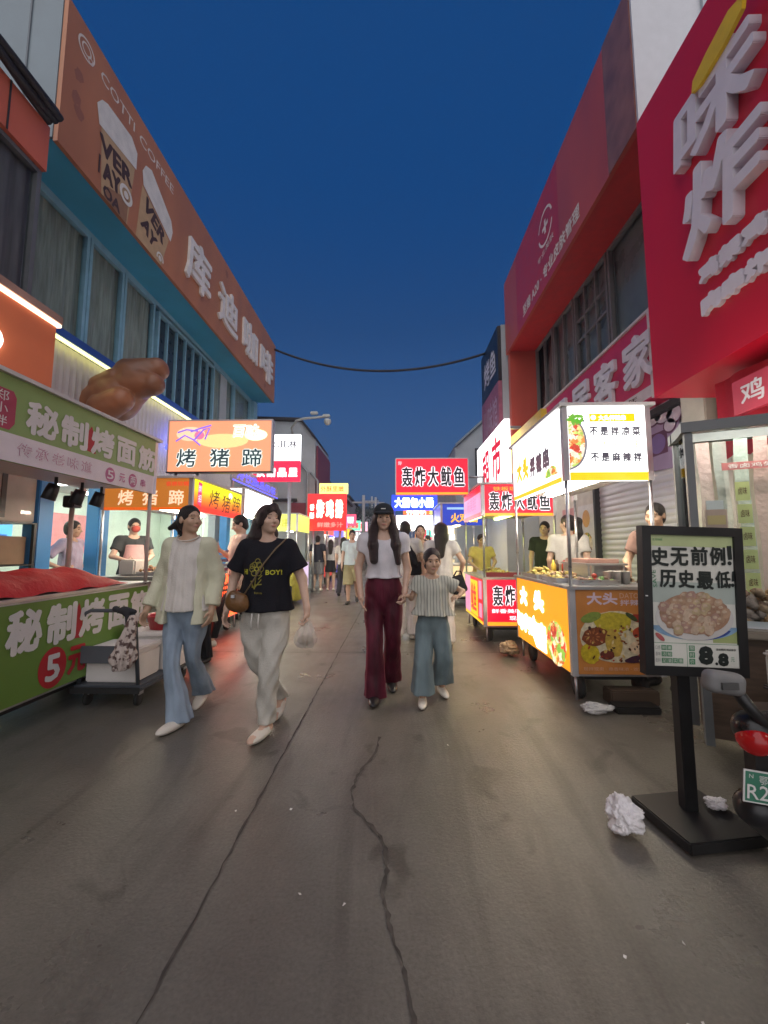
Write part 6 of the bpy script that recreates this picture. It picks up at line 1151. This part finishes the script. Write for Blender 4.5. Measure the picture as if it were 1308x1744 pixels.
mb = MB(); mb.tube([(.085 * math.cos(a) * 1.0, -.028 - .062 * math.sin(a), 1.405 - .040 * math.sin(a)) for a in np.linspace(-.2, math.pi + .2, 16)], .006, M('pearl', (.62, .55, .48), .3), 6); mb.build('necklace').parent = A_
mb = MB(); mb.tube([(-.075, .12, 1.50), (-.13, .105, 1.47), (-.155, .09, 1.50)], [.022, .02, .008], BLACKM, 8); mb.build('hair_clip').parent = A_
# ---- woman in the black printed tee
B_ = person('woman in a black tee with yellow flower print and grey sweatpants, looking aside', (-.955, 2.95), 1.655, 0, 48, -6, build=1.05, dims=dict(sh=1.345, shw=.152), arms=dict(a=SH(el=(-.265, .03, 1.09), wr=(-.275, -.05, .885), curl=30), b=SH(el=(.265, .02, 1.09), wr=(.325, -.07, .885), curl=62, hd=(.05, -.1, -1))),
    legs=dict(b=SH(kn=(.07, -.10, .48), an=(.045, -.10, .088), toe=(-.25, -1, 0)), a=SH(kn=(-.055, .04, .46), an=(.035, .30, .12), toe=(.05, -1, -.35))), vox=.0072, hcol=HAIR_B,
    hair=dict(kind='long', side=True, fringe=False, fw=.056, locks=[([(.025, -.055, .092), (-.03, -.066, .070), (-.066, -.045, .030), (-.076, -.02, -.03)], [.026, .024, .022, .020], True), ([(.03, -.05, .092), (.066, -.04, .045), (.078, -.01, -.02)], [.024, .020, .018], True), ([(.0, .07, .0), (-.02, .09, -.12)], [.075, .072], True), ([(-.075, .03, 1.50), (-.125, .055, 1.38), (-.135, .05, 1.28)], [.06, .062, .04], False), ([(-.02, .09, 1.44), (-.06, .10, 1.30)], [.07, .07], False)]),
    top=dict(mat=TEEB, hem=.865, w=.03, loose=.008, sleeve=.70, sr=.084, neck=(.078, .07, .045), fold=(.001, .005, 6, .2, 5)), bottom=dict(kind='pants', mat=SWEAT, r=(.098, .074, .062), hem=.085, waist=.98, fold=(.003, .007, 3, .4, 26), wr=.003, name='sweatpants'), shoes=dict(mat=WHSHOE, open=True, sole=.02))
YPR = M('yellow_print', (.50, .48, .03), .6); OLV = M('olive_print', (.24, .21, .03), .6); mb = MB(); pl = Plane((0, -.6, 1.12), (1, 0, 0))
mb.text('HI', pl, -.135, .015, .032, .038, YPR, .0, .03); mb.text('BOY!', pl, .035, .012, .105, .036, YPR, .0, .035)
for i in range(6): a = i * 1.05; mb.ring(pl, -.035 + .033 * math.cos(a), .055 + .033 * math.sin(a), .018, .024, OLV, .0, 14)
mb.ring(pl, -.035, .055, .012, .018, YPR, .0, 12); mb.ring(pl, -.03, .11, .016, .021, OLV, .0, 12); mb.ring(pl, -.07, .075, .016, .021, OLV, 0, 12)
for k, (u0, v0, u1, v1) in enumerate(((-.035, .02, -.045, -.09), (-.045, -.09, -.075, -.03), (-.045, -.08, .005, -.02), (-.04, -.06, .01, -.055), (-.07, -.03, -.06, -.08), (-.02, -.02, .01, .01))):
    dx, dy = u1 - u0, v1 - v0; l_ = math.hypot(dx, dy); nx, ny = -dy / l_ * .004, dx / l_ * .004
    for q in range(6): f0, f1 = q / 6, (q + 1) / 6; mb.poly(pl, [(u0 + dx * f0 + nx, v0 + dy * f0 + ny), (u0 + dx * f0 - nx, v0 + dy * f0 - ny), (u0 + dx * f1 - nx, v0 + dy * f1 - ny), (u0 + dx * f1 + nx, v0 + dy * f1 + ny)], OLV, 0)
mb.text('from me', pl, -.045, -.125, .06, .018, OLV, 0, .01); project(mb, B_, 'shirt')
mb = MB()
for x in (-.055, -.005): mb.tube([(x, -.142, .86), (x - .002, -.150, .80), (x, -.150, .745)], .006, M('white_cord', (.62, .6, .56), .7), 6)
mb.build('drawstring').parent = B_
bg_ = thing('crossbody_bag', (-1.09, 2.80, .87), 'brown leather crossbody bag hanging at the hip of the woman in the black tee', 'bag'); LEA = M('brown_leather', (.15, .07, .022), .42, bump=.35, scale=8, var=.25)
s = SDF(); s.ell((-1.10, 2.765, .925), (.085, .045, .070), rotm(0, 0, 20), .02); s.box((-1.10, 2.765, .955), (.065, .035, .045), .03, .02, 'u', rotm(0, 0, 20)); V, F = s.mesh(.006, .003, 2); np_mesh('bag_body', V, F, [LEA], None, bg_, loc=tuple(-Vector(bg_.location)))
mb = MB(); mb.tube([(-1.06, 2.78, .98), (-1.0, 2.795, 1.08), (-.93, 2.80, 1.2), (-.86, 2.83, 1.30), (-.81, 2.92, 1.375), (-.80, 3.0, 1.37), (-.85, 3.08, 1.25), (-1.0, 3.1, 1.05), (-1.14, 2.95, .95)], .006, M('strap', (.16, .11, .06), .5), 6); mb.build('strap', bg_); MB().box(-1.125, -1.10, 2.712, 2.72, .965, .985, STEEL).build('buckle', bg_)
t = thing('takeaway_bag', (-.63, 2.86, .60), 'thin plastic takeaway bag with brown food held by the woman in the black tee', 'bag'); PB = film('thin_plastic', (.72, .68, .62), .42, .3)
s = SDF(); s.stack([(.605, -.635, 2.86, .045, .035), (.64, -.635, 2.86, .078, .055), (.70, -.632, 2.86, .070, .05), (.76, -.630, 2.86, .035, .028), (.81, -.628, 2.86, .012, .012)], .015, (.002, .006, 7, .3, 22)); V, F = s.mesh(.006, .003, 4); np_mesh('bag_film', V, F, [PB], None, t, loc=tuple(-Vector(t.location)))
s = SDF(); s.ell((-.635, 2.86, .650), (.062, .042, .035), None, .01); V, F = s.mesh(.006, .004, 5); np_mesh('food', V, F, [M('brown_noodles', (.28, .17, .07), .6, bump=.6, scale=40, var=.4)], None, t, loc=tuple(-Vector(t.location)))
# ---- woman in the cap and the child
C_ = person('woman in a black cap, white tee and burgundy velvet trousers holding a hand', (-.10, 3.6), 1.725, 0, 4, 2, build=.95, arms=dict(a=SH(el=(-.228, .03, 1.10), wr=(-.195, -.08, .885), curl=18, fw=(.2, -1, 0)), b=SH(el=(.212, .03, 1.09), wr=(.185, -.08, .905), curl=50)),
    legs=dict(a=SH(kn=(-.075, -.09, .49), an=(-.068, -.10, .085), toe=(-.06, -1, 0)), b=SH(kn=(.075, .03, .47), an=(.062, .26, .10), toe=(.12, -1, -.2))), vox=.0072, hcol=HAIR_B,
    hair=dict(kind='long', side=True, fringe=False, fw=.054, locks=[([(-.07, .02, 1.54), (-.092, -.035, 1.42), (-.088, -.105, 1.30), (-.080, -.125, 1.17)], [.035, .040, .044, .036], False), ([(.07, .02, 1.54), (.092, -.03, 1.42), (.108, -.09, 1.30), (.128, -.105, 1.15)], [.035, .040, .042, .026], False), ([(0, .08, .02), (0, .09, -.14)], [.07, .065], True), ([(0, .09, 1.42), (0, .11, 1.22)], [.075, .06], False)]),
    top=dict(mat=WTEE, hem=1.015, w=.002, loose=.010, sleeve=.42, sr=.064, neck=(.088, .085, .085), fold=(.001, .005, 6, .2, 7)), bottom=dict(kind='pants', mat=VELV, r=(.086, .073, .096), hem=.045, waist=1.07, fold=(.002, .007, 4, .8, 1.2), name='velvet_trousers'), shoes=dict(mat=BLSHOE, up=.05))
s = SDF(); hc = np.array((0, -.012, 1.545)); s.ell(hc + [0, .012, .045], (.092, .107, .088), None, .01); s.box(hc + [0, 0, -.06], (.2, .2, .085), .005, .008, 's'); V, F = s.mesh(.006); CAPM = fabric('black_cap', (.020, .024, .030), .8); cp = np_mesh('cap', V, F, [CAPM], None, C_)
s = SDF(); s.ell(hc + [0, -.105, .036], (.076, .066, .015), rotm(0, 10), .01); s.box(hc + [0, .07, .03], (.2, .105, .1), .005, .006, 's'); V, F = s.mesh(.006); np_mesh('brim', V, F, [CAPM], None, cp)
mb = MB(); mb.box(-.02, .02, -.105, -.099, 1.612, 1.620, WTX); o = mb.build('cap_mark'); o.parent = cp
for sx, a in ((-1, 'a'), (1, 'b')): pass
D_ = person('child in a pale striped blouse and wide grey blue trousers holding a hand', (.33, 3.52), 1.325, 0, 6, 4, hs=1.24, build=.98, dims=dict(sh=1.30, shw=.150, neck=1.355, head=1.515, hip=.86, crotch=.77, waist=1.0, hipw=.088),
    arms=dict(a=SH(el=(-.235, .02, 1.10), wr=(-.275, -.06, 1.135), curl=30, hd=(-1, -.2, -.05), pn=(0, .3, -1), fw=(0, -1, .1)), b=SH(el=(.345, .05, 1.175), wr=(.285, -.05, 1.13), curl=40, hd=(-1, -.5, -.15), pn=(0, .3, -1), fw=(0, -1, .3))),
    legs=dict(a=SH(kn=(-.115, -.08, .47), an=(-.125, -.10, .085), toe=(-.10, -1, 0)), b=SH(kn=(.115, .02, .46), an=(.115, .20, .10), toe=(.22, -1, -.1))), vox=.0075, skin=SKIN_D, hcol=HAIR_B,
    hair=dict(kind='pulled', side=False, fringe=False, fw=.060, locks=[([(0, .09, .06), (0, .14, .03), (0, .13, -.06)], [.03, .035, .02], True)]),
    top=dict(mat=STRP, hem=.93, w=.085, loose=.012, sleeve=.55, sr=.085, neck=(.085, .08, .055), fold=(.002, .011, 8, .5, 1.0), name='blouse'), bottom=dict(kind='pants', mat=GTEAL, r=(.105, .102, .130), hem=.125, waist=1.0, fold=(.003, .012, 4, .8, 1.6), name='wide_trousers'), shoes=dict(mat=WHSHOE, smat=M('dark_sole', (.10, .09, .08), .7), sole=.016, up=.05))
# ---- people behind them and at the stalls
def fb(n, c): return fabric(n, c, .85, .2)
PNTS = lambda m, hem=.07, r=(.098, .075, .066): dict(kind='pants', mat=m, r=r, hem=hem)
WPANT = fb('white_trousers', (.60, .55, .52)); BEI = fb('beige_trousers', (.5, .45, .35)); BLKP = fb('black_trousers', (.014, .014, .018)); KHA = fb('khaki_shorts', (.34, .31, .17)); NAVY_ = fb('navy_tee', (.018, .020, .035)); GRS = fb('grey_shorts', (.16, .16, .17)); PINKT_ = fb('blush_shirt', (.58, .42, .37)); LAV = fb('lavender_tee', (.40, .36, .48)); DKV = fb('dark_vest', (.05, .055, .06)); YEW = fb('warm_yellow_shirt', (.62, .48, .20)); ICE = fb('ice_blue_tee', (.55, .66, .68)); DGR = fb('dark_green_tee', (.025, .032, .026)); PALEW = fb('pale_tee', (.60, .58, .56))
LONGB = lambda col=None: dict(kind='long', side=True, fringe=True, locks=[([(0, .07, .02), (0, .09, -.12)], [.08, .075], True), ([(0, .09, 1.44), (0, .115, 1.22)], [.085, .06], False)])
sneak = dict(mat=WHSHOE, smat=SOLE, sole=.02); blk = dict(mat=BLSHOE)
bp1 = person('person with short dark hair in a white shirt seen from behind, black shoulder bag', (.16, 5.9), 1.74, 180, 0, vox=.012, top=dict(mat=PALEW, hem=.88, w=.02), bottom=PNTS(WPANT, .07, (.10, .085, .085)), shoes=sneak, arms=dict(a=SH(el=(-.25, -.02, 1.12), wr=(-.10, -.2, 1.06))))
t = thing('shoulder_bag', (.26, 6.0, 1.0), 'black shoulder bag on the person with white trousers seen from behind', 'bag'); s = SDF(); s.box((.30, 5.80, 1.02), (.09, .05, .10), .03); s.ell((.26, 5.72, 1.18), (.06, .03, .14), rotm(0, 0, -25), .03); V, F = s.mesh(.011, .003); np_mesh('bag_body', V, F, [BLKP], None, t, loc=tuple(-Vector(t.location))); MB().tube([(.30, 5.80, 1.1), (.27, 5.70, 1.25), (.17, 5.74, 1.44), (.08, 5.9, 1.46)], .012, BLKP, 6).build('strap', t)
bp2 = person('person in a blush shirt with dark backpack straps facing the camera', (.40, 6.15), 1.70, 0, 0, -10, vox=.012, hair=dict(kind='updo', side=False, fringe=False, locks=[]), top=dict(mat=PINKT_, hem=.88, w=.02), bottom=PNTS(BEI, .07, (.10, .085, .08)), shoes=sneak, arms=dict(a=SH(el=(-.25, -.02, 1.12), wr=(-.08, -.18, 1.14), hd=(1, -.3, .2)), b=SH(el=(.25, -.02, 1.12), wr=(.10, -.18, 1.10), hd=(-1, -.3, .2))))
for x in (-1, 1):
    mb = MB(); mb.tube([(x * .06, .08, 1.42), (x * .115, -.06, 1.40), (x * .12, -.135, 1.28), (x * .13, -.12, 1.1)], .017, BLKP, 6); mb.build('backpack_strap').parent = bp2
bp3 = person('person with long dark hair in a pale tee turned away beside the blush shirt', (.64, 5.5), 1.69, 170, 20, vox=.012, hair=LONGB(), top=dict(mat=PALEW, hem=.88, w=.02, sleeve=.5), bottom=PNTS(WPANT, .07, (.10, .085, .08)), shoes=sneak, arms=dict(a=SH(el=(-.30, .02, 1.12), wr=(-.26, -.12, .95))))
t = thing('dark_handbag', (.9, 5.3, .75), 'dark handbag hanging beside the squid cart behind the child', 'bag'); s = SDF(); s.box((.86, 5.42, .82), (.10, .05, .12), .04, .02, 'u', rotm(0, 0, -18)); V, F = s.mesh(.012, .004); np_mesh('bag_body', V, F, [BLKP], None, t, loc=tuple(-Vector(t.location))); MB().tube([(.80, 5.42, .93), (.84, 5.43, 1.0), (.90, 5.44, 1.0), (.93, 5.43, .9)], .010, BLKP, 6).build('strap', t)
person('man in an ice blue tee and khaki shorts walking up the middle of the street', (-1.02, 9.5), 1.78, 0, 10, 14, vox=.014, top=dict(mat=ICE, hem=.87, w=.03), bottom=dict(kind='shorts', mat=KHA, r=(.11, .1, .12), hem=.44), shoes=blk, arms=dict(b=SH(el=(.24, .0, 1.1), wr=(.16, -.2, 1.02))), legs=dict(a=SH(kn=(-.08, -.10, .48), an=(-.08, -.06, .085)), b=SH(kn=(.09, .03, .46), an=(.09, .28, .16), toe=(.1, -1, -.6))))
person('man in a navy tee and grey shorts walking away', (-2.40, 12.3), 1.74, 180, 0, vox=.016, top=dict(mat=NAVY_, hem=.86, w=.03), bottom=dict(kind='shorts', mat=GRS, r=(.10, .1, .115), hem=.5), shoes=sneak)
person('woman with long dark hair in a black top and short black skirt walking away', (-2.02, 12.5), 1.62, 180, 0, vox=.016, hair=LONGB(), top=dict(mat=M('white_strap_top', (.5, .5, .5), .8), hem=.98, w=0, sleeve=.0), bottom=dict(kind='skirt', mat=BLKP, r=(0, 0, .19), hem=.60), shoes=sneak)
person('small distant person in black near the middle of the street', (-1.75, 15.5), 1.66, 180, 0, vox=.02, hair=LONGB(), top=dict(mat=BLKP, hem=.9), bottom=PNTS(BLKP), shoes=blk)
person('distant person in a pale shirt at the far stalls', (-2.0, 19), 1.7, 160, 0, vox=.022, top=dict(mat=PALEW, hem=.9), bottom=PNTS(BLKP), shoes=blk); person('distant person in an orange brown shirt crossing the far street', (.6, 17), 1.7, 90, 0, vox=.022, top=dict(mat=fb('rust_shirt', (.35, .14, .07)), hem=.9), bottom=PNTS(GRS), shoes=blk); person('distant person in a grey blue shirt by the cream far cart', (1.0, 15.2), 1.68, 60, 0, vox=.02, top=dict(mat=fb('blue_grey_shirt', (.2, .27, .35)), hem=.9), bottom=PNTS(BLKP), shoes=blk)
person('young man in a blush tee and black trousers stepping past the pig trotter cart', (-2.10, 5.3), 1.78, -50, -10, 20, vox=.011, top=dict(mat=PINKT_, hem=.9, w=.01), bottom=PNTS(BLKP, .11, (.09, .062, .05)), shoes=sneak, legs=dict(a=SH(kn=(-.08, -.18, .50), an=(-.08, -.28, .12), toe=(-.1, -1, .35)), b=SH(kn=(.08, .04, .46), an=(.08, .30, .14), toe=(.1, -1, -.5))), arms=dict(a=SH(el=(-.25, -.04, 1.12), wr=(-.12, -.22, 1.22), hd=(.6, -.5, .5))))
person('short person in dark clothes mostly hidden behind the woman in the cardigan', (-2.24, 4.62), 1.36, -30, 0, vox=.011, top=dict(mat=BLKP, hem=.9), bottom=PNTS(BLKP), shoes=blk)
person('man in a lavender tee with hands on hips standing in the lit shop doorway', (-4.50, 5.38), 1.72, 100, 10, 4, vox=.010, skin=SKIN_D, top=dict(mat=LAV, hem=.86, w=.03, sleeve=.7), bottom=PNTS(BLKP), shoes=blk, arms=dict(a=SH(el=(-.34, .14, 1.12), wr=(-.19, .0, 1.02), hd=(.5, -.8, 0), curl=30), b=SH(el=(.34, .14, 1.12), wr=(.19, .0, 1.02), hd=(-.5, -.8, 0), curl=30)))
vm = person('vendor in dark vest, pink apron and red mask at the pig trotter cart', (-3.99, 5.92), 1.79, 50, 0, 12, vox=.010, top=dict(mat=DKV, hem=.86, w=.03), bottom=PNTS(BLKP), shoes=blk, arms=dict(a=SH(el=(-.26, -.04, 1.12), wr=(-.14, -.26, 1.06), hd=(.3, -1, 0)), b=SH(el=(.24, -.02, 1.12), wr=(.10, -.24, 1.04), hd=(-.3, -1, 0))))
s = SDF(); s.stack([(.55, 0, -.07, .15, .09), (.9, 0, -.07, .15, .095), (1.28, 0, -.06, .115, .09)], .02); V, F = s.mesh(.012); np_mesh('apron', V, F, [fb('pink_apron', (.58, .36, .36))], None, vm); s = SDF(); s.ell((0, -.085, 1.505), (.056, .05, .05), None, .02); V, F = s.mesh(.009); np_mesh('face_mask', V, F, [fb('red_mask', (.50, .10, .08))], None, vm)
person('vendor in a warm yellow shirt behind the red squid cart', (1.62, 7.42), 1.60, 0, 0, 12, vox=.012, hcol=HAIR_B, hair=dict(kind='updo', side=False, fringe=True, locks=[]), top=dict(mat=YEW, hem=.85, w=.03, loose=.01), bottom=PNTS(BEI), shoes=blk, arms=dict(a=SH(el=(-.25, -.04, 1.12), wr=(-.14, -.24, 1.0)), b=SH(el=(.25, -.04, 1.12), wr=(.14, -.24, 1.0))))
person('man in a dark green tee standing behind the squid cart by the wall', (2.60, 6.9), 1.80, -20, -15, 10, vox=.011, top=dict(mat=DGR, hem=.87, w=.03), bottom=PNTS(BLKP), shoes=blk)
person('woman with a dark ponytail in a white top between the two lit carts', (2.30, 5.3), 1.78, 150, 60, vox=.011, hair=dict(kind='pony', side=False, fringe=False, locks=[([(0, .09, .05), (0, .15, .02), (0, .16, -.12), (0, .13, -.24)], [.04, .045, .04, .015], True)]), top=dict(mat=PALEW, hem=.87, w=.03), bottom=PNTS(BLKP), shoes=blk)
person('man with short hair looking down behind the white and yellow cart', (2.56, 3.92), 1.77, -55, 0, 12, vox=.009, skin=SKIN_D, top=dict(mat=M('brown_shirt', (.20, .12, .10), .8), hem=.87, w=.03), bottom=PNTS(BLKP), shoes=blk, arms=dict(a=SH(el=(-.25, -.04, 1.12), wr=(-.16, -.22, 1.02)), b=SH(el=(.25, -.04, 1.12), wr=(.16, -.22, 1.02))))

CR = [fb('crowd_fabric_%d' % i, c) for i, c in enumerate(((.55, .53, .52), (.03, .03, .04), (.30, .06, .06), (.10, .14, .24), (.45, .38, .25), (.22, .24, .22)))]
for x, y, h_, hd, t_, b_, hr, lb in ((-1.45, 11.2, 1.66, 175, 0, 1, LONGB(), 'woman with long hair in a pale top walking away near the yellow green cart'), (-.55, 14.5, 1.72, 10, 3, 1, 'short', 'man in a slate blue shirt walking up the middle of the street'), (.35, 12.9, 1.64, 170, 2, 1, LONGB(), 'woman in a dark red top standing at the white lit cart'), (-.9, 18.5, 1.7, 180, 4, 5, 'short', 'man in a tan shirt far down the street'), (-2.2, 16.8, 1.6, 90, 5, 1, LONGB(), 'woman in a grey green top at the coral far cart'), (.9, 10.9, 1.7, -60, 1, 1, 'short', 'person in a black tee waiting by the blue topped cart'), (-.25, 21, 1.66, 180, 0, 3, LONGB(), 'woman in a pale top and blue trousers far down the street'), (.2, 24, 1.74, 0, 1, 5, 'short', 'man in black far down the street'), (-1.3, 25, 1.7, 180, 2, 1, 'short', 'man in dark red far down the street')):
    person(lb, (x, y), h_, hd, 0, vox=.017 if y < 16 else .024, hair=hr, top=dict(mat=CR[t_], hem=.88, w=.02), bottom=PNTS(CR[b_]), shoes=blk, legs=dict(a=SH(kn=(-.09, -.08, .47), an=(-.09, -.10, .085)), b=SH(kn=(.09, .02, .46), an=(.09, .20, .11), toe=(.1, -1, -.3))))
# ------------------------------------------------------------------ evening haze over the street
HZ = bpy.data.materials.new('evening_haze'); HZ.use_nodes = True; nt = HZ.node_tree; nt.nodes.clear(); o_ = nt.nodes.new('ShaderNodeOutputMaterial'); v_ = nt.nodes.new('ShaderNodeVolumePrincipled'); v_.inputs['Color'].default_value = (.75, .78, .82, 1); v_.inputs['Density'].default_value = .0035; v_.inputs['Anisotropy'].default_value = .5; nt.links.new(v_.outputs[0], o_.inputs['Volume'])
tag(MB().box(-310, 310, -70, 910, -1, 9.5, HZ).build('haze'), kind='stuff')
